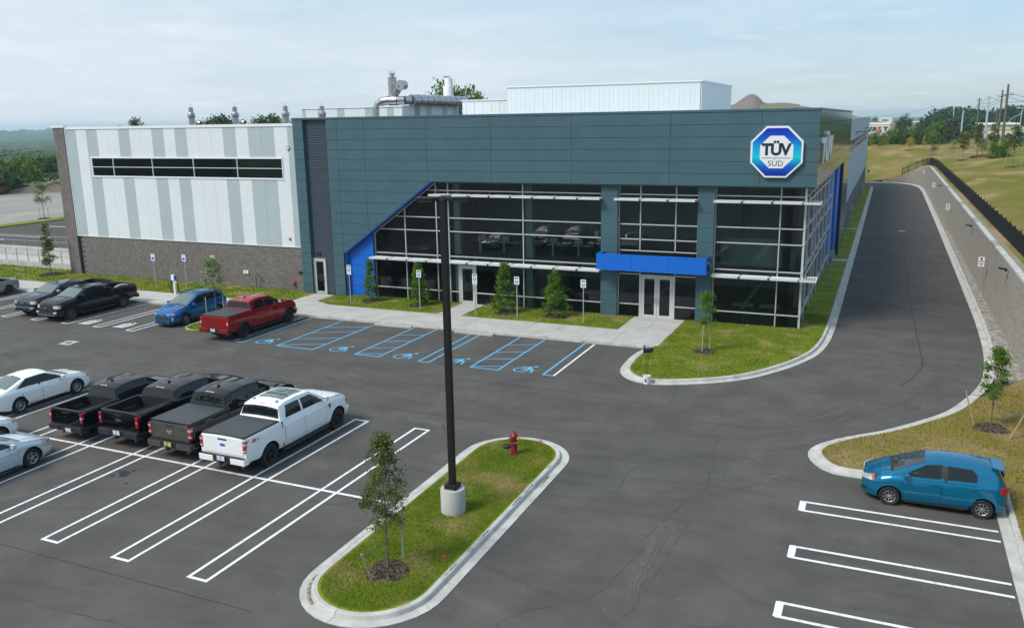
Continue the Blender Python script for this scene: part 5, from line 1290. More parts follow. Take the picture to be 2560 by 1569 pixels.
for i in range(8): b = MB(); b.box(-44.71, -44.69, 77.74, 78.2, 12.3+i*.28, 12.33+i*.28); b.build('rung', M_GALV, LD)
b = MB()
for z_ in (13.75, 14.05, 14.38): b.tube([(-44.7, 77.5, z_), (-44.1, 77.5, z_), (-44.1, 78.5, z_), (-44.7, 78.5, z_)], .02, 5)
for y_ in (77.5, 78.0, 78.5): b.tube([(-44.1, y_, 13.7), (-44.1, y_, 14.4)], .018, 5)
b.build('cage', M_GALV, LD)
# ================================================================== VEHICLES  (local x: tail 0 -> nose L, y left +, z up)
def lerp_tab(tab, x):
    if x <= tab[0][0]: return tab[0][1]
    for (a, va), (b_, vb) in zip(tab, tab[1:]):
        if x <= b_: return va+(vb-va)*(x-a)/(b_-a)
    return tab[-1][1]
KT = [(0, .93), (.10, .965), (.25, .995), (.45, 1.0), (.66, .99), (.82, .975), (.93, .955), (1.0, .915)]
class Car:
    def __init__(s, S):
        s.S = S; L = S['L']; s.W = S['W']/2; s.zs = S['zs']; s.zt = S['zt']; s.zr = max(v for _, v in s.zt); s.L = L
        rf, rr_ = S.get('rf', .45), S.get('rr', .22); nf, nr_ = S.get('nf', .70), S.get('nr', .90)
        s.hwt = [(0, s.W*nr_), (rr_*.25, s.W*(nr_+(1-nr_)*.6)), (rr_, s.W*.995), (rr_+.4, s.W), (L-rf-.5, s.W), (L-rf, s.W*.985), (L-rf*.45, s.W*(nf+(.985-nf)*.62)), (L-rf*.15, s.W*(nf+(.985-nf)*.28)), (L, s.W*nf)]
        s.zb = S.get('zb', [(0, .42), (.5, .28), (L-.5, .27), (L, .34)])
        s.pil = S.get('inset', .17)
    def hw(s, x): return lerp_tab(s.hwt, x)
    def z0(s, x): return lerp_tab(s.zb, x)
    def zsh(s, x): return lerp_tab(s.zs, x)
    def ztop(s, x):
        m_ = s.S.get('sm', .025)
        if x < m_ or x > s.L-m_: return lerp_tab(s.zt, x)
        return sum(lerp_tab(s.zt, x+m_*k) for k in (-1, -.6, -.2, .2, .6, 1))/6
    def g(s, x): return max(0, min(1, (s.ztop(x)-s.zsh(x)-.05)/(s.zr-s.zsh(x)-.05)))
    def gw(s, x): return s.hw(x)*.915-.015
    def edge(s, x):   # roof / hood edge
        g = s.g(x); return s.gw(x)-s.pil*g-.02, s.ztop(x)-.035-s.S.get('crown', .035)*g
    def side(s, x, z):
        zs_, zb_ = s.zsh(x), s.z0(x)
        if z <= zs_: return s.hw(x)*lerp_tab(KT, (z-zb_)/(zs_-zb_))
        y1, z1 = s.edge(x); t = (z-zs_)/max(.02, z1-zs_); return s.gw(x)+(y1-s.gw(x))*t+.025*math.sin(math.pi*min(1, t))*s.g(x)
    def top(s, x, y):
        ye, ze = s.edge(x); t = min(1, abs(y)/ye); return s.ztop(x)-(s.ztop(x)-ze)*t**2.2
    def lean(s, x, z):   # nose / tail lean back with height
        f = s.S.get('lean', .10); d = 0
        if x > s.L-.5: d -= f*((x-(s.L-.5))/.5)*max(0, (z-.45))/.6
        r = s.S.get('rlean', 0.0)
        if r and x < .4: d += r*((.4-x)/.4)*max(0, z-.5)/.6
        return d
    def section(s, x):
        zb_, zs_ = s.z0(x), s.zsh(x); hw = s.hw(x); P = [(0, zb_), (hw*.88, zb_)]
        for t, k in KT: P.append((hw*k, zb_+.01+t*(zs_-zb_-.01)))
        y1, z1 = s.edge(x)
        for t in (.25, .5, .75): P.append((s.gw(x)+(y1-s.gw(x))*t+.025*math.sin(math.pi*t)*s.g(x), zs_+(z1-zs_)*t))
        for t in (1, .9, .7, .4, 0): P.append((y1*t, s.top(x, y1*t)))
        return P
    def loft(s):
        xs_ = set([0, s.L]); 
        for tab in (s.hwt, s.zs, s.zt, s.zb):
            for q in tab: xs_.add(q[0])
        k = int(s.L/.10)
        for i in range(k): xs_.add(s.L*i/k)
        xs_ = sorted(x for x in xs_ if 0 <= x <= s.L); o = [xs_[0]]
        keys = set(q[0] for tab in (s.zt, s.zs, s.hwt) for q in tab)
        for x in xs_[1:]:
            if x-o[-1] > .035: o.append(x)
            elif x in keys and o[-1] not in keys: o[-1] = x
        b = MB(); n = None
        for x in o:
            h = s.section(x); ring = h+[(-y, z) for y, z in h[-2:0:-1]]; n = len(ring)
            for y, z in ring: b.v.append((x+s.lean(x, z), y, z))
        for i in range(len(o)-1):
            for j in range(n):
                k_ = (j+1) % n; b.f.append((i*n+j, (i+1)*n+j, (i+1)*n+k_, i*n+k_)); b.m.append(0)
        b.f.append(tuple(range(n))); b.m.append(0); b.f.append(tuple(reversed(range((len(o)-1)*n, len(o)*n)))); b.m.append(0)
        return b
    # panels
    def side_panel(s, name, poly, m, parent, off=.008, thick=.014, both=True, sides=(1, -1), **k):
        for sg in sides:
            b = MB(); xs_ = [p[0] for p in poly]; x0, x1 = min(xs_), max(xs_); n = max(1, int((x1-x0)/.14)); cy = [p[1] for p in poly]; z0, z1 = min(cy), max(cy); mz = max(1, int((z1-z0)/.16))
            for i in range(n):
                a, c = x0+(x1-x0)*i/n, x0+(x1-x0)*(i+1)/n; P = clip(clip(poly, -1, 0, -a), 1, 0, c)
                for j in range(mz):
                    e, f = z0+(z1-z0)*j/mz, z0+(z1-z0)*(j+1)/mz; Q = clip(clip(P, 0, -1, -e), 0, 1, f)
                    if len(Q) < 3: continue
                    Q3 = [(x+s.lean(x, z), sg*(s.side(x, z)+off), z) for x, z in Q]; b.poly(Q3 if sg < 0 else Q3[::-1])
            pts = []
            for p, q in zip(poly, poly[1:]+poly[:1]):
                kk = max(1, int(math.dist(p, q)/.14))
                for i in range(kk): pts.append((p[0]+(q[0]-p[0])*i/kk, p[1]+(q[1]-p[1])*i/kk))
            for p, q in zip(pts, pts[1:]+pts[:1]):
                b.poly([(p[0]+s.lean(*p), sg*(s.side(*p)+off), p[1]), (q[0]+s.lean(*q), sg*(s.side(*q)+off), q[1]), (q[0]+s.lean(*q), sg*(s.side(*q)+off-thick), q[1]), (p[0]+s.lean(*p), sg*(s.side(*p)+off-thick), p[1])])
            o = b.build(name, m, parent, smooth=25, world=False, **k)
            yield o, sg
    def top_panel(s, name, x0, x1, w0, w1, m, parent, off=.008, nx=6, ny=8, thick=.015, **k):
        b = MB(); G = []
        for i in range(nx+1):
            x = x0+(x1-x0)*i/nx; w_ = w0+(w1-w0)*i/nx; G.append([(x+s.lean(x, 1)*0, w_*(2*j/ny-1)) for j in range(ny+1)])
        dzx = lambda x: (s.ztop(min(s.L, x+.01))-s.ztop(x-.01))/.02
        def P(x, y, o_):
            sl = max(-3.6, min(3.6, (s.ztop((x0+x1)/2+.05)-s.ztop((x0+x1)/2-.05))/.1)); L_ = math.hypot(1, sl); return (x-sl/L_*o_+s.lean(x, s.ztop(x)), y, s.top(x, y)+o_/L_)
        for i in range(nx):
            for j in range(ny): b.poly([P(*G[i][j], off), P(*G[i+1][j], off), P(*G[i+1][j+1], off), P(*G[i][j+1], off)])
        bd = [G[i][0] for i in range(nx+1)]+[G[nx][j] for j in range(1, ny+1)]+[G[i][ny] for i in range(nx-1, -1, -1)]+[G[0][j] for j in range(ny-1, 0, -1)]
        for p, q in zip(bd, bd[1:]+bd[:1]): b.poly([P(*p, off), P(*q, off), P(*q, off-thick), P(*p, off-thick)][::-1])
        return b.build(name, m, parent, smooth=25, world=False, **k)
    def outline(s, end, n=22):
        """plan outline near an end: list of (arc, x, y) from centre to the right (+y) side"""
        xs_ = [s.L-i*.06 for i in range(n)] if end > 0 else [i*.06 for i in range(n)]
        tab = [h[0] for h in s.hwt]; xs_ = sorted(set(xs_+[x for x in tab if (x > s.L-n*.06 if end > 0 else x < n*.06)]), reverse=end > 0)
        P = [(xs_[0], 0.0)]; st = 6
        for i in range(1, st+1): P.append((xs_[0], s.hw(xs_[0])*i/st))
        for x in xs_[1:]: P.append((x, s.hw(x)))
        o = [(0, *P[0])]
        for a, c in zip(P, P[1:]): o.append((o[-1][0]+math.dist(a, c), *c))
        return o
    def wrap(s, name, end, s0, s1, z0, z1, m, parent, off=.012, thick=None, sg=None, z0b=None, z1b=None, **k):
        """panel following the nose/tail outline from arc s0..s1 (negative = right side), z range may vary to (z0b,z1b)"""
        ol = s.outline(end); thick = off+.01 if thick is None else thick; z0b = z0 if z0b is None else z0b; z1b = z1 if z1b is None else z1b
        xt = [(a, x) for a, x, y in ol]; yt = [(a, y) for a, x, y in ol]
        def P(u, z, o_):
            a = abs(u); x, y = lerp_tab(xt, a), lerp_tab(yt, a); x2, y2 = lerp_tab(xt, a+.03), lerp_tab(yt, a+.03); x1_, y1_ = lerp_tab(xt, max(0, a-.03)), lerp_tab(yt, max(0, a-.03))
            tx, ty = x2-x1_, y2-y1_; L_ = math.hypot(tx, ty) or 1; nx__, ny__ = (ty/L_, -tx/L_)
            if end < 0: nx__ = -abs(nx__); ny__ = abs(ny__)
            else: nx__ = abs(nx__); ny__ = abs(ny__)
            t = (z-s.z0(x))/(s.zsh(x)-s.z0(x)); kz = lerp_tab(KT, t) if a > s.hw(s.L if end > 0 else 0)*.98 else 1.0
            kz = 1+(lerp_tab(KT, t)-1)*min(1, a/(s.hw(s.L if end > 0 else 0)+.01))
            return (x+s.lean(x, z)+nx__*o_, math.copysign(1, u)*(y*kz+ny__*o_), z)
        b = MB(); n = max(2, int(abs(s1-s0)/.07)); mz = 2; U = [s0+(s1-s0)*i/n for i in range(n+1)]
        if 0 > s0 and s1 > 0: U = sorted(set(U+[1e-4, -1e-4]))
        zz_ = lambda i, j: (z0+(z0b-z0)*i/(len(U)-1))*(1-j/mz)+(z1+(z1b-z1)*i/(len(U)-1))*(j/mz)
        fl_ = (end > 0)
        for i in range(len(U)-1):
            for j in range(mz):
                q = [P(U[i], zz_(i, j), off), P(U[i+1], zz_(i+1, j), off), P(U[i+1], zz_(i+1, j+1), off), P(U[i], zz_(i, j+1), off)]
                b.poly(q if fl_ else q[::-1])
            for j in (0, mz):
                q = [P(U[i], zz_(i, j), off), P(U[i+1], zz_(i+1, j), off), P(U[i+1], zz_(i+1, j), off-thick), P(U[i], zz_(i, j), off-thick)]
                b.poly(q[::-1] if (j == 0) == fl_ else q)
        for i in (0, len(U)-1):
            q = [P(U[i], zz_(i, 0), off), P(U[i], zz_(i, mz), off), P(U[i], zz_(i, mz), off-thick), P(U[i], zz_(i, 0), off-thick)]; b.poly(q)
        return b.build(name, m, parent, smooth=30, world=False, **k)

WHEELC = {}
def wheel_meshes(r, w_, style, m):
    key = (round(r, 3), round(w_, 3), style, m.name)
    if key in WHEELC: return WHEELC[key]
    b = MB(); rr_ = r*(.62 if style != 'truck' else .60)
    b.lathe([(rr_, -w_*.42), (r*.93, -w_*.5), (r*.985, -w_*.40), (r, -w_*.2), (r, w_*.2), (r*.985, w_*.40), (r*.93, w_*.5), (rr_, w_*.42)], 36, axis='y')
    for i in range(36):   # tread blocks
        a = 2*math.pi*i/36; b.bar((r*1.002*math.cos(a), -w_*.36, r*1.002*math.sin(a)), (r*1.002*math.cos(a), w_*.36, r*1.002*math.sin(a)), .03, .012, up=(math.cos(a), 0, math.sin(a))) if style == 'truck' else None
    tyre = b.mesh('wheel', M_RUBBER)
    tyre.polygons.foreach_set('use_smooth', [True]*len(tyre.polygons)); tyre.set_sharp_from_angle(angle=rad(40))
    b = MB(); y0 = -w_*.40
    b.lathe([(rr_*1.01, y0-.012), (rr_*.97, y0-.018), (rr_*.91, y0), (rr_*.88, y0+.07), (rr_*.60, y0+.11), (0, y0+.11)], 36, axis='y', m=1)
    b.lathe([(rr_*1.01, y0-.01), (rr_*.97, y0-.02), (rr_*.90, y0-.005)], 36, axis='y', m=0)
    ns = {'truck': 6, 'ten': 10, 'five': 5, 'nine': 9, 'seven': 7, 'six': 6}[style]
    for i in range(ns):
        a0 = 2*math.pi*i/ns
        for da in ((-.10, .10) if style in ('truck', 'five', 'six') else (0,)):
            wd = rr_*(.17 if style == 'five' else .12 if style in ('truck', 'six') else .20 if style in ('seven', 'nine') else .13)
            a = a0+da; a2 = a0+da*2.2+(.28 if style == 'nine' else 0)
            b.bar((rr_*.16*math.cos(a), y0+.028, rr_*.16*math.sin(a)), (rr_*.93*math.cos(a2), y0+.006, rr_*.93*math.sin(a2)), .025, wd, up=(-math.sin(a), 0, math.cos(a)) if False else (0, 1, 0))
    b.lathe([(rr_*.24, y0+.02), (rr_*.22, y0+.0), (rr_*.10, y0-.008), (0, y0-.008)], 16, axis='y')
    rim = b.mesh('rim', [m, M_DARK])
    WHEELC[key] = (tyre, rim); return WHEELC[key]

LOWCAB = dict(zt=[(0, 1.435), (1.93, 1.435), (1.97, 1.47), (2.08, 1.79), (2.5, 1.87), (3.2, 1.905), (3.9, 1.87), (4.80, 1.42), (5.0, 1.38), (5.6, 1.33), (6.0, 1.24), (6.2, 1.18), (6.30, 1.10)],
      zs=[(0, 1.42), (1.95, 1.42), (2.1, 1.36), (4.85, 1.27), (5.1, 1.23), (6.05, 1.13), (6.3, 1.05)],
      glass=[('window', [(2.26, 1.40), (3.22, 1.39), (3.22, 1.73), (2.42, 1.72)]), ('front_window', [(3.33, 1.39), (4.46, 1.37), (4.24, 1.52), (3.90, 1.71), (3.33, 1.73)])],
      doors=[('door', [(2.10, .52), (3.27, .52), (3.27, 1.32), (2.10, 1.34)]), ('front_door', [(3.29, .52), (4.50, .52), (4.62, .75), (4.62, 1.28), (3.29, 1.32)])], mirror=(4.45, 1.44))
def vehicle(name, S, label, loc, rz, cat, group=None):
    """loc = ground point under the tail end centre when rz=0 means nose towards +x"""
    c = Car(S); L, Wd = c.L, c.W; t = thing(name, label, cat, loc, rz, group)
    P = S['paint']; r = S['r']; xr, xf = S['ax']; tw = S.get('tw', .24)
    b = c.loft()
    me = b.mesh('body', [P, M_DARK]); body = link('body', me, t)
    q = MB(); ar = r+S.get('gap', .075)
    for x in (xr, xf):
        for sg in (1, -1): q.cyl((x, sg*(Wd-tw-.10), r+.015), (x, sg*(Wd+.25), r+.015), ar, ar, 36, m=1)
    if S.get('bed') and not S.get('cover'):
        x0, x1, zf = S['bed']; q.box(x0, x1, -Wd+.17, Wd-.17, zf, 3, m=1)
    cme = q.mesh('cutter', [P, M_DARK]); co = bpy.data.objects.new('cutter', cme); col.objects.link(co)
    md = body.modifiers.new('cut', 'BOOLEAN'); md.object = co; md.operation = 'DIFFERENCE'; md.solver = 'EXACT'
    co.location = (0, 0, 0); co.parent = t; bpy.context.view_layer.update()
    dg = bpy.context.evaluated_depsgraph_get(); nm = bpy.data.meshes.new_from_object(body.evaluated_get(dg)); body.modifiers.clear(); body.data = nm; nm.name = 'body'
    bpy.data.objects.remove(co)
    nm.polygons.foreach_set('use_smooth', [True]*len(nm.polygons)); nm.set_sharp_from_angle(angle=rad(32)); wn_ = body.modifiers.new('weighted', 'WEIGHTED_NORMAL'); wn_.keep_sharp = True; wn_.weight = 80
    # wheels
    ty, ri = wheel_meshes(r, tw, S['rim'], S['rimm'])
    for x in (xr, xf):
        for sg in (-1, 1):
            wo = link('wheel', ty, t); wo.location = (x, sg*(Wd-tw/2-.015), r); wo.rotation_euler = (0, rad(R.uniform(0, 60)), 0 if sg < 0 else math.pi)
            link('rim', ri, wo)
    # arch lips
    if S.get('arch'):
        for x in (xr, xf):
            for sg in (1, -1):
                b = MB(); pts = []
                for i in range(19):
                    a = math.pi*(i/18)*1.06-.09; X, Z = x+(ar+.012)*math.cos(a), r+.015+(ar+.012)*math.sin(a)
                    if Z < c.z0(X)+.01: continue
                    pts.append((X, sg*(c.side(X, min(Z, c.zsh(X)-.02))+.004), Z))
                b.tube(pts, S.get('archw', .022), 6); b.build('wheel_arch', S['arch'], t, smooth=True, world=False)
    # doors
    seam = MATS.get('door_seam') or mat('door_seam', (.004, .004, .004), .9)
    for nm_, poly in S['doors']:
        cx, cz = sum(p[0] for p in poly)/len(poly), sum(p[1] for p in poly)/len(poly)
        big = [(cx+(x-cx)*1.0+math.copysign(.016, x-cx), cz+(z-cz)*1.0+math.copysign(.012, z-cz)) for x, z in poly]
        for o, sg in c.side_panel('door_seam', big, seam, t, off=.002, thick=.004): pass
        for o, sg in c.side_panel(nm_, poly, S.get('doorp', P), t, off=.009, thick=.009):
            hx, hz_ = S['handles'][nm_]; b = MB(); yy_ = c.side(hx, hz_)
            b.box(hx-.10, hx+.10, min(sg*(yy_+.008), sg*(yy_+.04)), max(sg*(yy_+.008), sg*(yy_+.04)), hz_-.018, hz_+.018); b.build('handle', S.get('handlem', P), o, world=False, bevel=.008)
    for nm_, poly in S['glass']:
        if S.get('dlo'):
            cx, cz = sum(p[0] for p in poly)/len(poly), sum(p[1] for p in poly)/len(poly); big = [(cx+(x-cx)*1.0+math.copysign(.022, x-cx), cz+(z-cz)*1.0+math.copysign(.016, z-cz)) for x, z in poly]
            for o, sg in c.side_panel('window_trim', big, M_PLAST, t, off=.004, thick=.01): pass
        for o, sg in c.side_panel(nm_, poly, M_CGLASS, t, off=.008, thick=.012): pass
    if S.get('dlo'):
        for (n1_, pa), (n2_, pb) in zip(S['glass'], S['glass'][1:]):
            xa, xb = max(p[0] for p in pa), min(p[0] for p in pb); z0_, z1_ = min(p[1] for p in pb)-.01, min(max(p[1] for p in pa), max(p[1] for p in pb))-.0
            for o, sg in c.side_panel('pillar', [(xa-.01, z0_), (xb+.01, z0_), (xb+.01, z1_), (xa-.01, z1_)], M_PLAST, t, off=.006, thick=.01): pass
    a, e, w0, w1 = S['screen']; c.top_panel('windscreen', a, e, w0, w1, S.get('screeng', M_WGLASS), t, off=.008)
    a, e, w0, w1 = S['rear']; c.top_panel('rear_window', a, e, w0, w1, S.get('rearg', M_CGLASS), t, off=.010, nx=5)
    c.top_panel('cowl', S['screen'][1] if S['screen'][1] > S['screen'][0] else S['screen'][0], (S['screen'][1] if S['screen'][1] > S['screen'][0] else S['screen'][0])+.10, S['screen'][3]*.97 if S['screen'][1] > S['screen'][0] else S['screen'][2]*.97, S['screen'][3]*.93, M_PLAST, t, off=.006, nx=2)
    # hood shut line + creases
    hx0 = max(S['screen'][0], S['screen'][1])+.11
    for sg in (1, -1):
        b = MB(); pts = []
        for i in range(9):
            x = hx0+(L-.16-hx0)*i/8; y = sg*c.edge(x)[0]*.985; pts.append((x+c.lean(x, c.ztop(x)), y, c.top(x, y)+.002))
        b.tube(pts, .006, 4); b.build('hood_seam', seam, t, world=False)
        if S.get('crease'):
            b = MB(); pts = []
            for i in range(9):
                x = hx0+.05+(L-.35-hx0)*i/8; y = sg*c.edge(x)[0]*(.62-.08*i/8); pts.append((x+c.lean(x, c.ztop(x)), y, c.top(x, y)-.012))
            b.tube(pts, [.004]+[.03]*7+[.004], 8); b.build('hood_crease', P, t, smooth=True, world=False)
    # mirrors
    mx_, mz_ = S['mirror']
    for sg in (1, -1):
        b = MB(); y0 = c.side(mx_, mz_-.06); s_ = S.get('mirs', 1.0)
        b.bar((mx_, sg*(y0-.03), mz_-.05), (mx_-.02, sg*(y0+.12), mz_-.02), .09, .04); b.build('mirror_arm', M_PLAST, t, world=False)
        b = MB(); b.box(mx_-.07*s_, mx_+.07*s_, min(sg*(y0+.07), sg*(y0+.07+.20*s_)), max(sg*(y0+.07), sg*(y0+.07+.20*s_)), mz_-.07*s_, mz_+.10*s_); o = b.build('mirror', S.get('mirm', P), t, world=False, bevel=.035)
        b = MB(); b.box(mx_-.07*s_-.004, mx_-.07*s_, min(sg*(y0+.09), sg*(y0+.05+.20*s_)), max(sg*(y0+.09), sg*(y0+.05+.20*s_)), mz_-.05*s_, mz_+.08*s_); b.build('mirror_glass', M_LENS, o, world=False)
    # sills
    for sg in (1, -1):
        b = MB()
        if S.get('step'): b.box(xr+r+.25, xf-r-.22, min(sg*(Wd-.10), sg*(Wd+.07)), max(sg*(Wd-.10), sg*(Wd+.07)), .34, .41)
        else: b.box(xr+r+.12, xf-r-.12, min(sg*(Wd*.86), sg*(Wd*.955)), max(sg*(Wd*.86), sg*(Wd*.955)), .19, .31)
        b.build('sill', M_PLAST, t, world=False, bevel=.015)
    S['extras'](c, t, S)
    # number plates
    for end, on in ((-1, S.get('plate', M_PLATE)), (1, S.get('fplate'))):
        if on is None: continue
        x = -S.get('px', .03) if end < 0 else L+S.get('pfx', .03); pz = S.get('pz', .62); py = S.get('py', 0)
        b = MB(); b.box(min(x, x+.012*end), max(x, x+.012*end), py-.165, py+.165, pz-.085, pz+.085); b.build('number_plate', on, t, world=False)
    # axle / underbody
    b = MB(); b.box(.5, L-.5, -Wd+.35, Wd-.35, .25, .5); b.build('underbody', M_DARK, t, world=False)
    return t

# ------------------------------------------------------------------ pickup trucks
def truck_spec(paint_, **k):
    L = k.get('L', 6.30); S = dict(L=L, W=k.get('W', 2.10), paint=paint_, r=k.get('r', .425), tw=.29, ax=k.get('ax', (1.22, 5.35)), rim='truck', rimm=M_BALLOY, gap=.095,
      zs=[(0, 1.44), (1.95, 1.44), (2.1, 1.42), (4.85, 1.34), (5.1, 1.30), (L-.25, 1.19), (L, 1.10)],
      zt=[(0, 1.455), (1.93, 1.455), (1.97, 1.50), (2.09, 1.97), (2.5, 2.055), (3.2, 2.08), (3.9, 2.04), (4.90, 1.45), (5.0, 1.43), (5.6, 1.39), (L-.3, 1.30), (L-.1, 1.24), (L, 1.14)],
      zb=[(0, .58), (.6, .50), (2, .44), (L-1.2, .42), (L-.2, .42), (L, .48)], rf=.38, nf=.80, rr=.12, nr=.955, lean=.07, inset=.20,
      doors=[('door', [(2.10, .52), (3.27, .52), (3.27, 1.385), (2.10, 1.40)]), ('front_door', [(3.29, .52), (4.50, .52), (4.62, .75), (4.62, 1.345), (3.29, 1.385)])],
      handles={'door': (2.32, 1.20), 'front_door': (3.50, 1.18)},
      glass=[('window', [(2.28, 1.47), (3.22, 1.46), (3.22, 1.88), (2.46, 1.88)]), ('front_window', [(3.33, 1.46), (4.52, 1.44), (4.30, 1.64), (3.92, 1.87), (3.33, 1.88)])],
      screen=(4.02, 4.86, .66, .79), rear=(1.982, 2.075, .86, .77), mirror=(4.50, 1.53), mirs=1.25, step=True, pz=.68, px=.17, bed=(.12, 1.86, .98), crease=True, arch=paint_)
    S.update(k)
    def ext(c, t, S):
        L = c.L; Wd = c.W
        # bed cover or open bed
        if S.get('cover'):
            b = MB(); b.box(.06, 1.90, -Wd+.13, Wd-.13, 1.45, 1.495); b.build('bed_cover', M_COVER, t, world=False, bevel=.02)
            b = MB(); b.box(.03, .10, -Wd+.12, Wd-.12, 1.43, 1.485); b.box(.03, 1.9, -Wd+.10, -Wd+.15, 1.43, 1.48); b.box(.03, 1.9, Wd-.15, Wd-.10, 1.43, 1.48); b.build('cover_rail', M_PLAST, t, world=False)
        else:
            b = MB()
            for sg in (1, -1): b.box(.05, 1.9, min(sg*(Wd-.19), sg*(Wd-.09)), max(sg*(Wd-.19), sg*(Wd-.09)), 1.445, 1.475)
            b.box(.0, .12, -Wd+.16, Wd-.16, 1.445, 1.475); b.build('bed_rail', S.get('railm', M_PLAST), t, world=False, bevel=.01)
            b = MB()
            for i in range(9): b.box(.15, 1.85, -Wd+.25+i*(2*Wd-.5)/8-.05, -Wd+.25+i*(2*Wd-.5)/8+.05, .98, .995)
            for sg in (1, -1): b.box(.95, 1.5, min(sg*(Wd-.17), sg*(Wd-.36)), max(sg*(Wd-.17), sg*(Wd-.36)), .98, 1.18)
            b.build('bed_floor', M_PLAST, t, world=False)
            if S.get('pipes'):
                b = MB(); b.tube([(.5, Wd-.30, 1.42), (.9, Wd-.28, 1.52), (1.25, Wd-.28, 1.53), (1.6, Wd-.3, 1.44)], .05, 8); b.build('white_bundle', M_TRIM, t, world=False, smooth=True)
        # tailgate
        b = MB(); b.box(-.022, .05, -Wd+.16, Wd-.16, .80, 1.425); tg = b.build('tailgate', S.get('gatep', S['paint']), t, world=False, bevel=.02)
        b = MB(); b.box(-.030, -.020, -.20, .20, 1.30, 1.36); b.build('handle', M_PLAST, tg, world=False, bevel=.01)
        # tail lamps wrap round the corner
        k_ = S.get('lamp', 1.0)
        for sg in (1, -1):
            b = MB(); y0, y1 = sg*(Wd-.165), sg*(Wd*.962); z0, z1 = (.93, 1.36) if k_ < 2 else (.92, 1.40)
            b.box(-.03, .22, min(y0, y1), max(y0, y1), z0, z1); o = b.build('tail_light', M_RED, t, world=False, bevel=.02)
            q = MB(); zc = (z0+z1)/2
            if k_ == 1: q.box(-.036, .10, min(sg*(Wd-.15), sg*(Wd*.966)), max(sg*(Wd-.15), sg*(Wd*.966)), z1-.15, z1-.07); q.box(-.036, .06, min(sg*(Wd-.15), sg*(Wd*.966)), max(sg*(Wd-.15), sg*(Wd*.966)), z0+.05, z0+.11); q.build('reverse_lens', M_LENS, o, world=False)
            elif k_ == 2: q.box(-.036, .20, min(sg*(Wd-.15), sg*(Wd*.966)), max(sg*(Wd-.15), sg*(Wd*.966)), zc-.05, zc+.04); q.build('reverse_lens', M_LENS, o, world=False)
            elif k_ == 1.5: q.box(-.036, .06, min(sg*(Wd-.14), sg*(Wd*.96)), max(sg*(Wd-.14), sg*(Wd*.96)), z0+.08, z0+.22); q.build('reverse_lens', M_LENS, o, world=False)
            else: q.box(-.036, .04, min(sg*(Wd-.13), sg*(Wd*.95)), max(sg*(Wd-.13), sg*(Wd*.95)), zc-.03, zc+.02); q.build('reverse_lens', M_LENS, o, world=False)
        # bumpers
        bp = S.get('bump', S['paint'])
        b = MB(); b.box(-.12, .1, -.40, .40, .50, .735); bo = b.build('rear_bumper', M_PLAST, t, world=False, bevel=.008)
        for y0, y1 in ((-Wd+.03, -.38), (.38, Wd-.03)): b = MB(); b.box(-.15, .12, y0, y1, .50, .74); b.build('bumper_end', bp, bo, world=False, bevel=.03)
        b = MB(); b.box(-.145, .1, -Wd+.06, Wd-.06, .735, .752); b.build('bumper_step', M_PLAST, bo, world=False, bevel=.004)
        c.wrap('front_bumper', 1, -(Wd+.18), Wd+.18, .44, .70, S.get('fbump', bp), t, off=.07, thick=.10)
        c.wrap('grille', 1, -.60, .60, .76, 1.10, M_PLAST, t, off=.030)
        gb = t.children[-1]
        for z_ in (.82, .90, .98, 1.06): c.wrap('grille_bar', 1, -.57, .57, z_-.012, z_+.012, S.get('grillb', M_PLAST), gb, off=.045)
        if S.get('chrome'):
            c.wrap('grille_surround', 1, -.80, .80, 1.085, 1.125, M_CHROME, t, off=.05); c.wrap('chrome_bar', 1, -.72, .72, .985, 1.02, M_CHROME, t, off=.055); c.wrap('bumper_chrome', 1, -.95, .95, .66, .71, M_CHROME, t, off=.09)
        for sg in (1, -1):
            if sg > 0: o = c.wrap('headlight', 1, .62, 1.10, .90, 1.09, M_LENS, t, off=.03); c.wrap('turn_lens', 1, 1.00, 1.14, .93, 1.10, M_AMBER, o, off=.034); c.wrap('fog_light', 1, .66, .86, .60, .72, M_LENS, t, off=.085)
            else: o = c.wrap('headlight', 1, -1.10, -.62, .90, 1.09, M_LENS, t, off=.03); c.wrap('turn_lens', 1, -1.14, -1.00, .93, 1.10, M_AMBER, o, off=.034); c.wrap('fog_light', 1, -.86, -.66, .60, .72, M_LENS, t, off=.085)
        if S.get('lowbar'): c.wrap('skid_bar', 1, -.75, .75, .46, .50, M_CHROME, t, off=.10)
        # third brake light, antenna, bed gap
        zt_ = c.top(2.2, 0); b = MB(); b.box(2.13, 2.19, -.20, .20, zt_-.055, zt_-.005); o = b.build('brake_light', M_LENS, t, world=False, bevel=.01); b = MB(); b.box(2.125, 2.15, -.09, .09, zt_-.05, zt_-.008); b.build('red_lens', M_RED, o, world=False)
        if S.get('antenna') == 'fin': b = MB(); zf_ = c.ztop(2.65)-.02; b.yprism([(2.55, zf_), (2.80, zf_), (2.60, zf_+.10)], -.02, .02); b.build('antenna', S['paint'] if S['paint'] is not P_WHITE else M_PLAST, t, world=False)
        elif S.get('antenna') == 'whip': b = MB(); b.cyl((4.75, -.80, 1.36), (4.68, -.80, 2.15), .006, .003, 5); b.build('antenna', M_BLACK, t, world=False)
        else: b = MB(); b.box(3.55, 3.68, -.03, .03, c.ztop(3.6)-.01, c.ztop(3.6)+.04); b.build('antenna', M_BLACK, t, world=False, bevel=.01)
        for sg in (1, -1): b = MB(); y = c.side(1.97, 1.2); b.box(1.96, 1.985, min(sg*(y-.04), sg*(y+.004)), max(sg*(y-.04), sg*(y+.004)), .5, 1.44); b.build('bed_gap', M_DARK, t, world=False)
        b = MB(); b.box(-.24, -.1, -.04, .04, .46, .53); b.build('tow_hitch', M_BLACK, t, world=False)
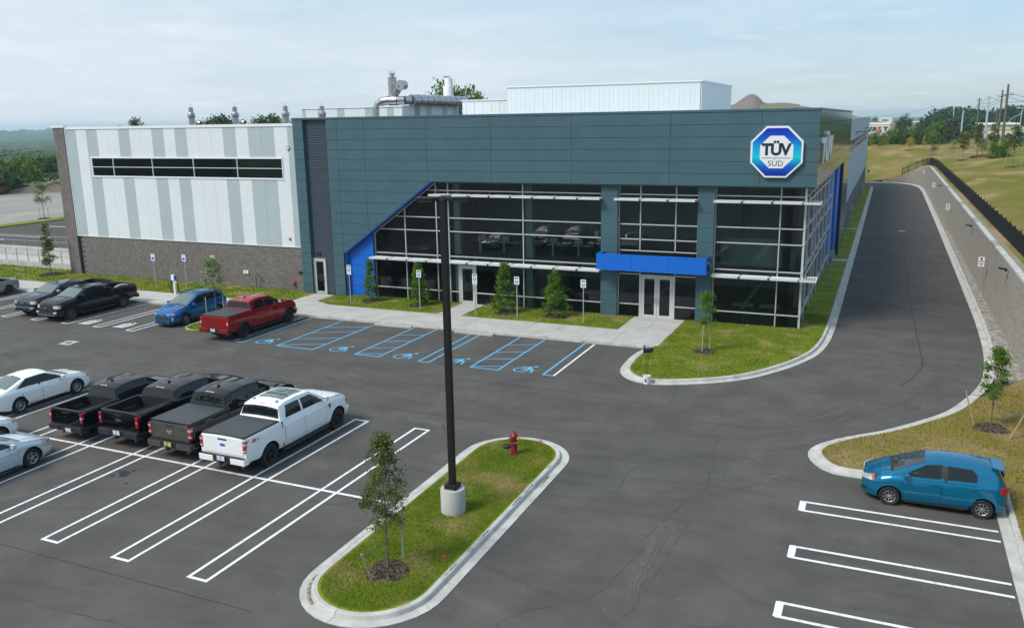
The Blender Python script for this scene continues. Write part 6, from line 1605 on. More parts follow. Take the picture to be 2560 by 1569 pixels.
        b = MB(); b.tube([(.5, -.75, .42), (.12, -.80, .42), (-.05, -.82, .40)], .035, 8); b.build('exhaust_tip', M_STEEL, t, world=False, smooth=True)
        if S.get('emblem') == 'oval':
            b = MB(); b.v = [(-.030, .13*math.cos(a), 1.13+.052*math.sin(a)) for a in [i*math.pi/12 for i in range(24)]]; b.f = [tuple(range(24))[::-1]]; b.m = [0]; b.build('emblem', S.get('embm', M_CHROME), tg, world=False)
        elif S.get('emblem') == 'bow':
            for s_ in ('tail', 'nose'):
                b = MB(); pp = [(-.15, -.025), (-.05, -.025), (-.045, -.05), (.06, -.05), (.05, -.015), (.15, -.015), (.13, .035), (.045, .035), (.04, .055), (-.06, .055), (-.05, .03), (-.16, .03)]
                if s_ == 'tail': b.v = [(-.030, p, 1.13+q) for p, q in pp]; b.f = [tuple(range(12))[::-1]]; b.m = [0]; b.build('emblem', M_CHROME, tg, world=False)
                else: b.v = [(L+.06, p, .95+q) for p, q in pp]; b.f = [tuple(range(12))]; b.m = [0]; b.build('emblem', M_CHROME, gb, world=False)
        elif S.get('emblem') == 'horn':
            b = MB()
            for sg in (1, -1): b.v += []; n = len(b.v); pp = [(.0, .0), (.05, .06), (.11, .06), (.12, -.02), (.08, -.06), (.08, -.01), (.05, .01), (.035, -.10), (0, -.12)]; b.v += [(-.030, sg*p, 1.12+q) for p, q in pp]; b.f.append(tuple(range(n, n+9))); b.m.append(0)
            b.build('emblem', S.get('embm', M_CHROME), tg, world=False)
    S['extras'] = ext
    return S
UP = math.pi/2; DN = -math.pi/2
t = vehicle('pickup_truck', truck_spec(P_WHITE, cover=True, gatep=P_WHITE, emblem='oval', embm=M_SIGNB, antenna='whip'), 'white crew cab pickup with black bed cover and sunroof, nearest the lamp pole', (-20.63, 21.42, 0), UP, 'pickup truck', 'pickups parked nose up the lot')
# sunroof, red and dark FX4 lettering, roof vents
c_ = Car(truck_spec(P_WHITE))
c_.top_panel('sunroof', 2.62, 3.78, .56, .56, M_WGLASS, t, off=.006)
b = MB(); b.box(3.0, 3.04, -.5, .5, 2.085, 2.092); b.build('sunroof_divider', M_PLAST, t, world=False)
for sg in (1, -1): b = MB(); b.box(2.28, 2.42, sg*.52-.03, sg*.52+.03, 2.03, 2.055); b.build('roof_cap', M_PLAST, t, world=False, bevel=.008)
for s_, m_, xo in (('FX', M_SIGNR, 0), ('4', M_SIGNBK, .25)):
    me = text_mesh(s_, .17, .003, offset=.006, align='LEFT'); me.materials.clear(); me.materials.append(m_); y_ = c_.side(.6, 1.2)+.012
    me.transform(Matrix.Translation((.32+xo, -y_+.0, 1.22)) @ FACE_S.to_matrix().to_4x4()); link('lettering', me, t)
b = MB(); b.yprism([(4.78, 1.22), (4.92, 1.20), (4.86, .98)], -c_.side(4.85, 1.1)-.012, -c_.side(4.85, 1.1)); b.build('fender_vent', M_PLAST, t, world=False)
vehicle('pickup_truck', truck_spec(P_BLACK, cover=True, gatep=P_DIRT, bump=P_DIRT, emblem='horn', embm=M_GALV, antenna='fin', plate=M_PLATEY, lamp=1), 'black pickup with dusty grey tailgate and black bed cover, beside the white pickup', (-23.42, 21.75, 0), UP, 'pickup truck', 'pickups parked nose up the lot')
vehicle('pickup_truck', truck_spec(P_BLACK, bump=M_PLAST, emblem='bow', antenna='fin', lamp=1.9, W=2.08, **LOWCAB), 'black pickup with open bed and double red tail lamps, third from the lamp pole', (-26.18, 21.92, 0), UP, 'pickup truck', 'pickups parked nose up the lot')
mv_ = vehicle('pickup_truck', truck_spec(P_BLACK, W=2.10, bump=M_PLAST, emblem='oval', antenna='fin', lamp=2, plate=M_PLATE, py=-.25, pz=.60, arch=M_PLAST, archw=.05), 'black compact pickup with open bed, beside the white sedan', (-28.83, 21.75, 0), UP, 'pickup truck', 'pickups parked nose up the lot'); mv_.scale = (.88, .88, .865)
vehicle('pickup_truck', truck_spec(P_RED, cover=True, emblem='horn', embm=M_PLAST, antenna='fin', lamp=1.5, arch=P_DIRT, archw=.03, W=2.12), 'red pickup with black bed cover, tail towards the camera beside the small island', (-34.52, 36.08, 0), UP, 'pickup truck')
vehicle('pickup_truck', truck_spec(P_BLACK, bump=M_PLAST, emblem='bow', lowbar=True, pipes=True, lamp=1.9, rimm=M_ALLOY if False else mat('dark_alloy', (.16, .16, .165), .3, metal=.6), mirm=P_BLACK, **LOWCAB), 'black pickup with open bed facing the camera, next to the charging stalls', (-48.22, 42.35, 0), DN, 'pickup truck', 'pickups facing the camera')
vehicle('pickup_truck', truck_spec(P_DBLUE, bump=P_DBLUE, emblem='bow', chrome=True, lowbar=False, lamp=1.9, mirm=M_CHROME, grillb=M_PLAST, **LOWCAB), 'navy blue pickup with chrome grille and mirrors facing the camera', (-51.02, 42.85, 0), DN, 'pickup truck', 'pickups facing the camera')

# ------------------------------------------------------------------ cars
def car_extras(c, t, S):
    L, Wd = c.L, c.W; H_ = S['hl']; T_ = S['tl']
    for sg in (1, -1):
        a, e, z0, z1, z0b, z1b = H_
        if sg > 0: o = c.wrap('headlight', 1, a, e, z0, z1, M_LENS, t, off=.012, z0b=z0b, z1b=z1b); c.wrap('turn_lens', 1, e-.06, e+.02, z0b+.0, z1b-.0, M_AMBER, o, off=.016)
        else: o = c.wrap('headlight', 1, -e, -a, z0b, z1b, M_LENS, t, off=.012, z0b=z0, z1b=z1); c.wrap('turn_lens', 1, -e-.02, -e+.06, z0b, z1b, M_AMBER, o, off=.016)
        a, e, z0, z1 = T_
        if sg > 0: o = c.wrap('tail_light', -1, a, e, z0, z1, M_RED, t, off=.014)
        else: o = c.wrap('tail_light', -1, -e, -a, z0, z1, M_RED, t, off=.014)
        if S.get('fog'): f = S['fog']; c.wrap('fog_light', 1, *( (f[0], f[1]) if sg > 0 else (-f[1], -f[0])), f[2], f[3], S.get('fogm', M_LENS), t, off=.02)
    g = S['grille']; c.wrap('grille', 1, -g[0], g[0], g[1], g[2], M_PLAST, t, off=.010); go = t.children[-1]
    if S.get('gtrim'): c.wrap('grille_trim', 1, -g[0], g[0], g[2]-.01, g[2]+.015, M_CHROME, go, off=.02)
    if len(g) > 3: c.wrap('lower_intake', 1, -g[3], g[3], g[4], g[5], M_PLAST, t, off=.010)
    if S.get('valance'): c.wrap('front_valance', 1, -Wd*.9, Wd*.9, .22, .30, M_PLAST, t, off=.02); c.wrap('rear_valance', -1, -Wd*.9, Wd*.9, .36, .48, M_PLAST, t, off=.02)
    if S.get('emb'): b = MB(); z_ = S['emb']; b.v = [(L+c.lean(L, z_)+.02, .10*math.cos(a), z_+.04*math.sin(a)) for a in [i*math.pi/8 for i in range(16)]]; b.f = [tuple(range(16))]; b.m = [0]; b.build('emblem', M_CHROME, t, world=False)
    if S.get('fin'): x = S['fin']; b = MB(); z_ = c.top(x, 0); b.yprism([(x-.08, z_-.01), (x+.12, z_-.01), (x-.04, z_+.08)], -.015, .015); b.build('antenna', S['paint'], t, world=False)
    if S.get('racks'):
        for sg in (1, -1): b = MB(); b.tube([(S['racks'][0], sg*(c.edge(S['racks'][0])[0]-.05), c.top(S['racks'][0], .6)+.0), (S['racks'][0]+.12, sg*(c.edge(S['racks'][0])[0]-.05), c.ztop(S['racks'][0])+.03), (S['racks'][1]-.12, sg*(c.edge(S['racks'][1])[0]-.05), c.ztop(S['racks'][1])+.03), (S['racks'][1], sg*(c.edge(S['racks'][1])[0]-.05), c.ztop(S['racks'][1])-.03)], .02, 6); b.build('roof_rail', M_PLAST, t, world=False, smooth=True)
        for x in (S['racks'][0]+.35, S['racks'][1]-.4): b = MB(); b.bar((x, -.6, c.ztop(x)+.05), (x, .6, c.ztop(x)+.05), .06, .025); b.build('roof_bar', M_PLAST, t, world=False)
    if S.get('spoiler'): b = MB(); b.bar((.46, 0, 1.525), (.10, 0, 1.462), .96, .05); b.build('spoiler', S['paint'], t, world=False, bevel=.02)
    for sg in (1, -1):   # wipers
        x = max(S['screen'][0], S['screen'][1]); b = MB(); p = [(x-.02, sg*.1-.1, 0), (x-.10, sg*.1+.35, 0)]; b.tube([(q[0], q[1], c.top(q[0], q[1])+.02) for q in p], .010, 4); b.build('wiper', M_BLACK, t, world=False)
# teal hatchback (nose towards -x)
L = 4.06
hatch = dict(L=L, W=1.76, paint=P_TEAL, r=.305, tw=.19, ax=(.66, 3.24), rim='nine', rimm=M_ALLOY, gap=.055,
  zs=[(0, .95), (.25, 1.06), (1.2, 1.03), (2.9, .97), (3.25, .93), (3.85, .76), (L, .66)],
  zt=[(0, .98), (.08, 1.06), (.30, 1.48), (.50, 1.56), (.9, 1.61), (1.4, 1.63), (1.8, 1.62), (2.25, 1.58), (2.70, 1.38), (3.20, 1.13), (3.28, 1.09), (3.55, 1.0), (3.78, .89), (3.95, .80), (L, .70)],
  zb=[(0, .34), (.4, .22), (L-.4, .20), (L, .24)], rf=.55, nf=.55, rr=.32, nr=.74, lean=.05, rlean=.02, inset=.17,
  doors=[('rear_door', [(.98, .36), (1.78, .30), (1.80, .985), (.80, 1.02), (.80, .70)]), ('front_door', [(1.82, .30), (2.72, .28), (2.86, .45), (2.86, .95), (1.82, .985)])],
  handles={'rear_door': (1.00, .90), 'front_door': (2.02, .88)}, dlo=True,
  glass=[('rear_side_window', [(.86, 1.08), (1.66, 1.06), (1.66, 1.46), (1.02, 1.44), (.88, 1.32)]), ('front_side_window', [(1.84, 1.06), (2.92, 1.02), (2.66, 1.20), (2.26, 1.42), (1.84, 1.47)])],
  screen=(2.30, 3.16, .54, .68), rear=(.09, .29, .60, .54), mirror=(2.80, 1.06), hl=(.26, .92, .66, .78, .72, .92), tl=(.46, .95, .84, 1.05), grille=(.34, .52, .62, .42, .28, .40), gtrim=True, fog=(.50, .70, .36, .46), fogm=M_PLAST, fin=None, screeng=glassmat('dark_windscreen', (0.045, 0.065, 0.068), (.5, .6, .58), 0.0), sm=.12, crown=.085, spoiler=.30, pz=.70, px=.02, arch=P_TEAL, archw=.012, extras=car_extras, crease=True)
vehicle('hatchback_car', hatch, 'small teal blue hatchback parked at the right beside the half dry lawn', (4.03, 28.22, 0), math.pi, 'car')
# blue compact SUV facing the camera
L = 4.82
suv = dict(L=L, W=1.94, paint=P_BLUE, r=.36, tw=.23, ax=(.95, 3.80), rim='five', rimm=mat('grey_alloy', (.30, .30, .31), .3, metal=.7), gap=.06,
  zs=[(0, 1.08), (.3, 1.20), (1.5, 1.14), (3.4, 1.08), (3.8, 1.03), (4.5, .86), (L, .74)],
  zt=[(0, 1.12), (.08, 1.25), (.42, 1.68), (.62, 1.745), (1.5, 1.79), (2.4, 1.745), (3.55, 1.20), (3.7, 1.17), (4.2, 1.08), (4.6, .95), (L, .80)],
  zb=[(0, .42), (.5, .27), (L-.5, .25), (L, .30)], rf=.6, nf=.60, rr=.34, nr=.78, lean=.07, rlean=.04, inset=.19,
  doors=[('rear_door', [(1.30, .42), (2.05, .38), (2.08, 1.10), (1.10, 1.15), (1.10, .80)]), ('front_door', [(2.10, .38), (3.12, .36), (3.32, .55), (3.32, 1.06), (2.10, 1.10)])],
  handles={'rear_door': (1.32, 1.02), 'front_door': (2.32, 1.0)}, dlo=True,
  glass=[('quarter_window', [(.52, 1.30), (1.05, 1.22), (1.05, 1.58), (.72, 1.52)]), ('rear_side_window', [(1.12, 1.20), (2.00, 1.17), (2.00, 1.61), (1.12, 1.59)]), ('front_side_window', [(2.12, 1.17), (3.24, 1.13), (2.96, 1.30), (2.48, 1.55), (2.12, 1.61)])],
  screen=(2.52, 3.52, .60, .74), rear=(.10, .40, .62, .56), mirror=(3.14, 1.18), hl=(.46, .98, .76, .86, .80, .93), tl=(.56, .92, .98, 1.14), grille=(.50, .52, .68, .40, .30, .38), gtrim=False, fog=(.72, .84, .42, .62), emb=.74, sm=.12, crown=.08, racks=(.7, 2.5), pz=.80, valance=True, extras=car_extras, crease=True)
vehicle('compact_suv', suv, 'bright blue compact SUV facing the camera between charging stalls and small island', (-40.05, 42.35, 0), DN, 'car')
# white sedans
def sedan(p, L=4.90, W=1.87, rim='ten', rimm=M_ALLOY, r=.335, **k):
    S = dict(L=L, W=W, paint=p, r=r, tw=.22, ax=(1.02, 3.88), rim=rim, rimm=rimm, gap=.06,
      zs=[(0, .86), (.2, 1.0), (1.2, 1.0), (3.5, .95), (3.8, .91), (4.5, .76), (L, .64)],
      zt=[(0, .92), (.06, 1.05), (.62, 1.12), (1.52, 1.46), (2.1, 1.51), (2.6, 1.48), (3.62, 1.05), (3.78, 1.02), (4.3, .93), (4.65, .82), (L, .70)],
      zb=[(0, .36), (.5, .22), (L-.5, .20), (L, .24)], rf=.6, nf=.58, rr=.40, nr=.76, lean=.05, rlean=.02, inset=.18,
      doors=[('rear_door', [(1.45, .36), (2.12, .30), (2.14, .97), (1.22, .99), (1.22, .72)]), ('front_door', [(2.16, .30), (3.16, .28), (3.34, .45), (3.34, .93), (2.16, .97)])],
      handles={'rear_door': (1.42, .88), 'front_door': (2.36, .86)}, dlo=True,
      glass=[('rear_side_window', [(1.02, 1.08), (2.06, 1.04), (2.06, 1.36), (1.62, 1.35)]), ('front_side_window', [(2.16, 1.04), (3.30, .99), (2.98, 1.17), (2.56, 1.34), (2.16, 1.365)])],
      screen=(2.70, 3.60, .56, .70), rear=(.66, 1.50, .64, .54), mirror=(3.16, 1.03), hl=(.42, .98, .60, .70, .66, .76), tl=(.40, .95, .80, .92), grille=(.50, .34, .50, .30, .52, .60), pz=.62, extras=car_extras, rearg=M_WGLASS, sm=.13, crown=.085, fin=1.45, crease=True)
    S.update(k); return S
vehicle('sedan_car', sedan(P_WHITE), 'white sedan parked nose up the lot left of the black pickups', (-34.58, 22.30, 0), UP, 'car', 'white cars at the left edge')
vehicle('sedan_car', sedan(P_WHITE, rim='seven', gtrim=True), 'white sedan at the left edge, mostly out of frame above the nearest one', (-31.85, 16.55, 0), UP, 'car', 'white cars at the left edge')
vehicle('sedan_car', sedan(P_SILVER, L=4.95, W=1.92, rim='five', r=.345), 'pale silver sedan at the left edge with five spoke wheels, nearest the camera', (-28.68, 15.50, 0), UP, 'car', 'white cars at the left edge')
vehicle('sedan_car', sedan(P_GREY, rimm=M_BALLOY, rim='five'), 'grey car at the far left, only its tail in the frame', (-60.25, 42.6, 0), DN, 'car')
# ================================================================== TREES AND SMALL THINGS
def leaf_mesh(pts, size, seed, mt, name='crown', fold=True):
    rs = np.random.RandomState(seed); n = len(pts); s_ = size*rs.uniform(.6, 1.35, n)
    a = rs.normal(size=(n, 3)); a /= np.linalg.norm(a, axis=1)[:, None]; c_ = rs.normal(size=(n, 3)); b_ = np.cross(a, c_); b_ /= np.linalg.norm(b_, axis=1)[:, None]
    V = np.empty((n, 4, 3)); P = np.asarray(pts)
    V[:, 0] = P-a*s_[:, None]*.5; V[:, 1] = P+b_*s_[:, None]*.32; V[:, 2] = P+a*s_[:, None]*.5; V[:, 3] = P-b_*s_[:, None]*.32
    F_ = np.arange(4*n).reshape(n, 4); return V.reshape(-1, 3), F_
def crown_pts(n, zc0, zc1, rfun, seed, clumps=26, cl=.22, centre=(0, 0)):
    """points in leaf clusters whose centres fill a profile r(t)"""
    rs = np.random.RandomState(seed); C = []
    while len(C) < clumps:
        t = rs.uniform(0, 1); z = zc0+(zc1-zc0)*t; a = rs.uniform(0, 2*np.pi); r_ = rfun(t)*math.sqrt(rs.uniform(.08, 1)); C.append((centre[0]+r_*math.cos(a), centre[1]+r_*math.sin(a), z, rs.uniform(.6, 1.3)))
    C = np.array(C); k = rs.randint(0, len(C), n); d = rs.normal(size=(n, 3))*cl*C[k, 3][:, None]; d[:, 2] *= .75
    return C[k, :3]+d, C
def tree(name, label, x, y, z0, H, prof, zc, mt, nleaf, lsize, seed, group=None, trunk_r=.035, clumps=26, cl=.18, stakes=(), mulch=.55, cat='tree', tie=True, lean=0, limbs=10, mesh_leaves=None):
    t = thing(name, label, cat, (x, y, z0), group=group); rs = random.Random(seed)
    top = H*.93; tp = [(lean*(i/6)**2+rs.uniform(-.01, .01)*i, rs.uniform(-.01, .01)*i, top*i/6) for i in range(7)]
    b = MB(); b.tube(tp, [trunk_r*(1-.82*i/6) for i in range(7)], 8); trk = b.build('trunk', M_BARK, t, smooth=True, world=False)
    P, C = crown_pts(nleaf, zc, H, prof, seed, clumps, cl, (lean*.5, 0))
    b = MB()
    for cx, cy, cz, _ in C:
        zt = max(zc*.8, cz-rs.uniform(.15, .5)*max(.2, math.hypot(cx, cy))*1.6); f = zt/top; o = (lean*f*f, 0, zt); b.tube([o, (cx*.6, cy*.6, (cz+zt)/2+.02), (cx, cy, cz)], [trunk_r*.32*(1-.5*f), trunk_r*.2, trunk_r*.08], 5)
    b.build('branches', M_BARK, trk, world=False)
    V, F_ = leaf_mesh(P, lsize, seed, mt); raw('crown', V, F_, mt, t)
    if mulch:
        rs2 = np.random.RandomState(seed+5); n = int(1100*mulch*mulch/.3); a = rs2.uniform(0, 2*np.pi, n); r_ = mulch*np.sqrt(rs2.uniform(0, 1, n))*(1+.12*np.sin(3*a+seed)); hh = .10*np.clip(1-(r_/mulch)**2, 0, 1)
        Pm = np.c_[r_*np.cos(a), r_*np.sin(a), hh+.012]; Vm, Fm = leaf_mesh(Pm, .10, seed+9, None); o = raw('mulch_chips', Vm, Fm, M_MULCH, None); o.location = (x, y, z0); tag(o, 'shredded bark mulch round '+{'tree': 'the foot of '}.get(cat, 'the foot of ')+label, 'mulch', kind='stuff')
        b = MB(); b.lathe([(mulch*1.04, -.02), (mulch*.98, .018), (mulch*.6, .07), (0, .10)], 24); m_ = b.build('mulch_mound', M_MULCH, o, smooth=True, world=False)
    for i, (sx, sy, sh, lx, ly, mstk) in enumerate(stakes):
        b = MB(); b.bar((sx, sy, -.05), (sx+lx, sy+ly, sh), .045, .045); b.build('stake', mstk, t, world=False)
        if tie: b = MB(); h_ = sh*.88; b.tube([(sx+lx*.88, sy+ly*.88, h_), (0, 0, h_+.12)], .011, 5); b.build('strap', M_STRAP, t, world=False)
    return t
ov = lambda r0, r1, k=1.0: (lambda t: r0*(math.sin(math.pi*min(1, max(0, t*.92+.08)))**.6)*(1-k*.55*t)+r1)
tree('young_elm', 'young staked tree with open dark green crown on the long centre island', -11.65, 17.72, LAWN, 3.95, lambda t: (.74-.58*t) if t > .12 else .42, 1.40, L_ELM, 4700, .068, 21, trunk_r=.036, clumps=90, cl=.095, stakes=((.05, .72, 1.45, .02, .02, M_GALV), (-.10, -.60, .85, -.18, -.20, M_STAKE)), mulch=.56)
tree('young_tree', 'young staked tree with bright green crown beside the teal hatchback', 4.36, 35.7, LAWN, 3.25, lambda t: .46*(math.sin(math.pi*min(1, t+.12))**.7), 1.25, L_FRESH, 2600, .085, 22, clumps=26, cl=.12, stakes=((-.55, .02, 1.42, -.42, -.05, M_STAKE), (.52, -1.0, 1.0, .42, .1, M_STAKE)), mulch=.60, trunk_r=.03)
tc2 = None
tree('young_tree', 'young staked tree on the corner lawn in front of the glazed corner', -8.03, 42.95, LAWN, 3.1, lambda t: .36*(math.sin(math.pi*min(1, t*.9+.18))**.7), 1.45, L_FRESH, 2200, .09, 23, clumps=24, cl=.14, stakes=((-.12, -.30, 1.45, .02, 0, M_STAKE), (.14, .42, 1.3, 0, 0, M_STAKE)), mulch=.58, trunk_r=.028, tie=False)
tree('young_tree', 'young staked tree with pale layered leaves on the small island by the red pickup', -37.95, 39.95, LAWN, 3.85, lambda t: .75*(1-t*.62)*(1 if t > .1 else .7), 1.65, L_PALE, 2600, .10, 24, clumps=34, cl=.13, stakes=((-.2, -.62, 1.55, 0, 0, M_STAKE), (.0, .66, 1.5, 0, 0, M_STAKE)), mulch=.4, trunk_r=.03)
tree('young_tree', 'slender young tree on the lawn in front of the concrete ramp at the left', -63.3, 48.2, LAWN, 4.15, lambda t: .62*(1-t*.72), .9, L_ELM, 2200, .12, 25, clumps=40, cl=.13, mulch=.9, trunk_r=.045)
tree('young_tree', 'young tree with yellowish layered crown on the far verge at the left', -104.3, 79.6, .1, 4.6, lambda t: .95*(1-.45*t), 2.0, L_PALE, 1100, .2, 26, clumps=18, cl=.25, mulch=.8, trunk_r=.05, stakes=((-.8, 0, 1.6, -.1, 0, M_STAKE), (.8, 0, 1.6, .1, 0, M_STAKE)), tie=False)
for k, (x, y, h, w_, lb) in enumerate(((-31.85, 48.1, 2.85, .62, 'loose columnar shrub in front of the blue wall, leftmost of four'), (-28.02, 48.06, 2.75, .72, 'dense conical shrub behind the second parking sign'), (-21.65, 47.85, 3.2, .78, 'tall ragged conical shrub right of the single glass door'), (-18.3, 47.95, 2.85, .86, 'broad conical shrub nearest the main entrance'))):
    pw = .55 if k == 0 else .95
    tree('columnar_shrub', lb, x, y, LAWN, h, (lambda w_, pw: (lambda t: w_*1.28*(.98-.86*t**pw)*(1 if t > .1 else .8)))(w_, pw), .25, L_BEECH, 7500 if k else 3600, .095, 31+k, group='shrubs in front of the glass front', trunk_r=.03, clumps=150 if k else 80, cl=.085, mulch=.70, cat='shrub')
# ---- lamp pole
LP = thing('lamp_post', 'tall square dark bronze lamp pole with three flat heads on a round concrete base', 'lamp post', (-11.68, 21.62, LAWN))
b = MB(); b.lathe([(.385, -.05), (.385, .76), (.37, .79), (0, .79)], 32); b.build('concrete_base', M_CONC, LP, world=False, smooth=True)
b = MB(); b.box(-.20, .20, -.20, .20, .79, .94); b.build('base_cover', M_BRONZE, LP, world=False, bevel=.02)
b = MB(); b.box(-.092, .092, -.092, .092, .94, 9.72); b.build('pole', M_BRONZE, LP, world=False, bevel=.012)
for k, (a, r_) in enumerate(((200, .75), (20, .75), (110, .70))):
    b = MB(); d = Vector((math.cos(rad(a)), math.sin(rad(a)), 0)); n_ = Vector((-d.y, d.x, 0)); zz = 9.66
    P = [d*.08+n_*.06, d*.22+n_*.10, d*.30+n_*.17, d*r_+n_*.15, d*(r_+.06)+n_*.09, d*(r_+.06)-n_*.09, d*r_-n_*.15, d*.30-n_*.17, d*.22-n_*.10, d*.08-n_*.06]
    b.prism([(p.x, p.y) for p in P][::-1], zz, zz+.11, bottom=True); o = b.build('lamp_head', M_BRONZE, LP, world=False, bevel=.012)
    q = MB(); P = [d*.34+n_*.12, d*.70+n_*.11, d*.70-n_*.11, d*.34-n_*.12]; q.prism([(p.x, p.y) for p in P][::-1], zz-.012, zz, bottom=True); q.build('lens', M_LENS, o, world=False)
# ---- hydrant
HY = thing('fire_hydrant', 'dark red fire hydrant with a silver band at the far end of the island', 'fire hydrant', (-11.78, 26.62, LAWN))
M_HYD = mat('hydrant_red', (.19, .008, .012), .45)
b = MB(); b.lathe([(.17, 0), (.17, .05), (.13, .06), (.12, .10), (.12, .66), (.14, .67), (.14, .71), (.12, .73), (.10, .79), (.05, .83), (.03, .84), (.03, .88), (0, .88)], 20); b.build('barrel', M_HYD, HY, world=False, smooth=True)
b = MB(); b.lathe([(.125, .44), (.135, .445), (.135, .47), (.125, .475)], 20); b.build('band', M_TRIM, HY, world=False)
b = MB(); b.cyl((0, -.1, .56), (0, -.22, .56), .075, .075, 14); b.build('pumper_nozzle', M_HYD, HY, world=False)
b = MB(); b.cyl((-.1, 0, .56), (-.19, 0, .56), .05, .05, 12); b.build('hose_nozzle', M_HYD, HY, world=False)
b = MB(); b.cyl((.1, 0, .60), (.22, 0, .60), .055, .055, 12); b.build('hose_nozzle', mat('orange_cap', (.75, .18, .02), .5), HY, world=False)
b = MB(); b.lathe([(.16, 0), (.16, .10), (.13, .13), (0, .13)], 16, (-12.25, 27.05, LAWN)); tag(b.build('valve_box', M_BLACK), 'small round black valve box in the grass left of the hydrant', 'valve box')
# ---- flags
def flag(x, y, lb, m=None, h=.35):
    t = thing('marker_flag', lb, 'marker flag', (x, y, LAWN)); b = MB(); b.cyl((0, 0, 0), (0, 0, h), .004, .004, 4); b.build('wire', M_GALV, t, world=False); b = MB(); b.poly([(0, 0, h), (.12, .01, h-.02), (.11, .02, h-.11), (0, 0, h-.10)]); b.poly([(0, .004, h-.10), (.11, .024, h-.11), (.12, .014, h-.02), (0, .004, h)]); b.build('cloth', m or mat('pink_flag', (.85, .10, .16), .6), t, world=False)
flag(-11.1, 27.4, 'pink marker flag in the grass right of the hydrant'); flag(-10.62, 18.9, 'small pink marker flag low in the grass of the long island', h=.12); flag(-6.75, 48.2, 'pink marker flag in the lawn at the foot of the right glass front', h=.4)
# ---- temporary mailbox in a bucket
MBX = thing('mailbox', 'black mailbox on two thin rods standing in a white bucket by the corner curb', 'mailbox', (-9.56, 36.95, .02))
b = MB(); b.lathe([(0, 0), (.15, 0), (.17, .36), (.18, .36), (.18, .39), (.155, .39), (.15, .33), (0, .33)], 20); b.build('bucket', M_TRIM, MBX, world=False, smooth=True)
b = MB(); b.box(-.06, .02, -.176, -.15, .12, .26); b.build('bucket_label', M_SIGNB, MBX, world=False)
for sx in (-.045, .045): b = MB(); b.cyl((sx, 0, .3), (sx, 0, 1.48), .012, .012, 6); b.build('rod', M_BLACK, MBX, world=False)
b = MB(); n = 10; pr = [(-.10, 0), (-.10, .12)]+[(-.10*math.cos(math.pi*i/n), .12+.10*math.sin(math.pi*i/n)) for i in range(1, n)]+[(.10, .12), (.10, 0)]
k = len(pr); b.v = [(-.16+0, y, 1.46+z) for y, z in pr]+[(.22, y+.16, 1.50+z) for y, z in pr]; b.f = [tuple(range(k)), tuple(reversed(range(k, 2*k)))]+[(j, i, k+i, k+j) for i in range(k) for j in [(i+1) % k]]; b.m = [0]*len(b.f); b.build('box', M_BLACK, MBX, world=False, bevel=.008)
b = MB(); b.box(-.175, -.16, -.08, .08, 1.48, 1.66); b.build('door', M_PLAST, MBX, world=False)
# ---- EV charger
EV = thing('charging_post', 'white charging post with two looped black cables behind the blue SUV', 'charging station', (-46.72, 45.3, .13))
b = MB(); b.box(-.07, .07, -.06, .06, 0, 1.12); b.build('pedestal', M_TRIM, EV, world=False, bevel=.01)
b = MB(); b.box(-.16, .10, -.14, .06, 1.05, 1.45); b.build('head', M_SIGNW, EV, world=False, bevel=.02)
b = MB(); b.box(.10, .20, -.15, .05, 1.09, 1.41); b.build('blue_panel', M_SIGNB, EV, world=False, bevel=.02)
for sg in (1, -1):
    b = MB(); b.tube([(sg*.1, 0, 1.1), (sg*.26, -.03, .9), (sg*.34, -.04, .5), (sg*.26, -.05, .12), (sg*.40, -.05, .3), (sg*.42, -.05, .7), (sg*.24, -.05, .98)], .022, 6); b.build('cable', M_BLACK, EV, world=False, smooth=True)
    b = MB(); b.tube([(sg*.16, -.08, 1.02), (sg*.26, -.1, .92), (sg*.25, -.1, .80)], .035, 6); b.build('plug', M_TRIM if sg > 0 else M_PLAST, EV, world=False, smooth=True)
# ---- ramp walls with railings at the left
RM = thing('concrete_ramp', 'pale concrete ramp and low walls at the left end of the building', 'ramp', (-75, 52, 0))
b = MB(); b.box(-110, -62.3, 50.95, 51.15, -.1, .52); b.build('front_wall', M_CONC, RM)
b = MB(); b.poly([(-110, 51.15, .30), (-62.3, 51.15, .10), (-62.3, 55.2, .10), (-110, 55.2, .30)]); b.build('ramp_slab', M_CONC, RM)
b = MB(); b.box(-110, -62.3, 55.2, 55.42, -.1, 1.0); b.build('rear_wall', M_CONC, RM)
def railing(lb, y, x0, x1, z0, h, step):
    t = thing('railing', lb, 'railing', (x1, y, z0), group=None); x = x1
    while x > x0: b = MB(); b.box(x-.025, x+.025, y-.025, y+.025, z0, z0+h); b.build('post', M_GALV, t); x -= step
    for zz in (h, h*.52): b = MB(); b.box(x0, x1, y-.022, y+.022, z0+zz-.022, z0+zz+.022); b.build('rail', M_GALV, t)
railing('galvanised pipe railing on the front wall of the ramp', 51.05, -108, -62.6, .52, 1.08, 1.42)
railing('galvanised pipe railing on the rear wall of the ramp, above the yard', 55.3, -108, -62.6, 1.0, 1.08, 1.45)
# yard markings
line([(-101, 63), (-90, 63.3)], .2, M_PWHITE, z=.0, parent=rear); line([(-101, 66), (-86, 66)], .2, M_PWHITE, z=.0, parent=rear); line([(-98, 74), (-85, 75)], .3, M_PWHITE, z=.0, parent=rear)
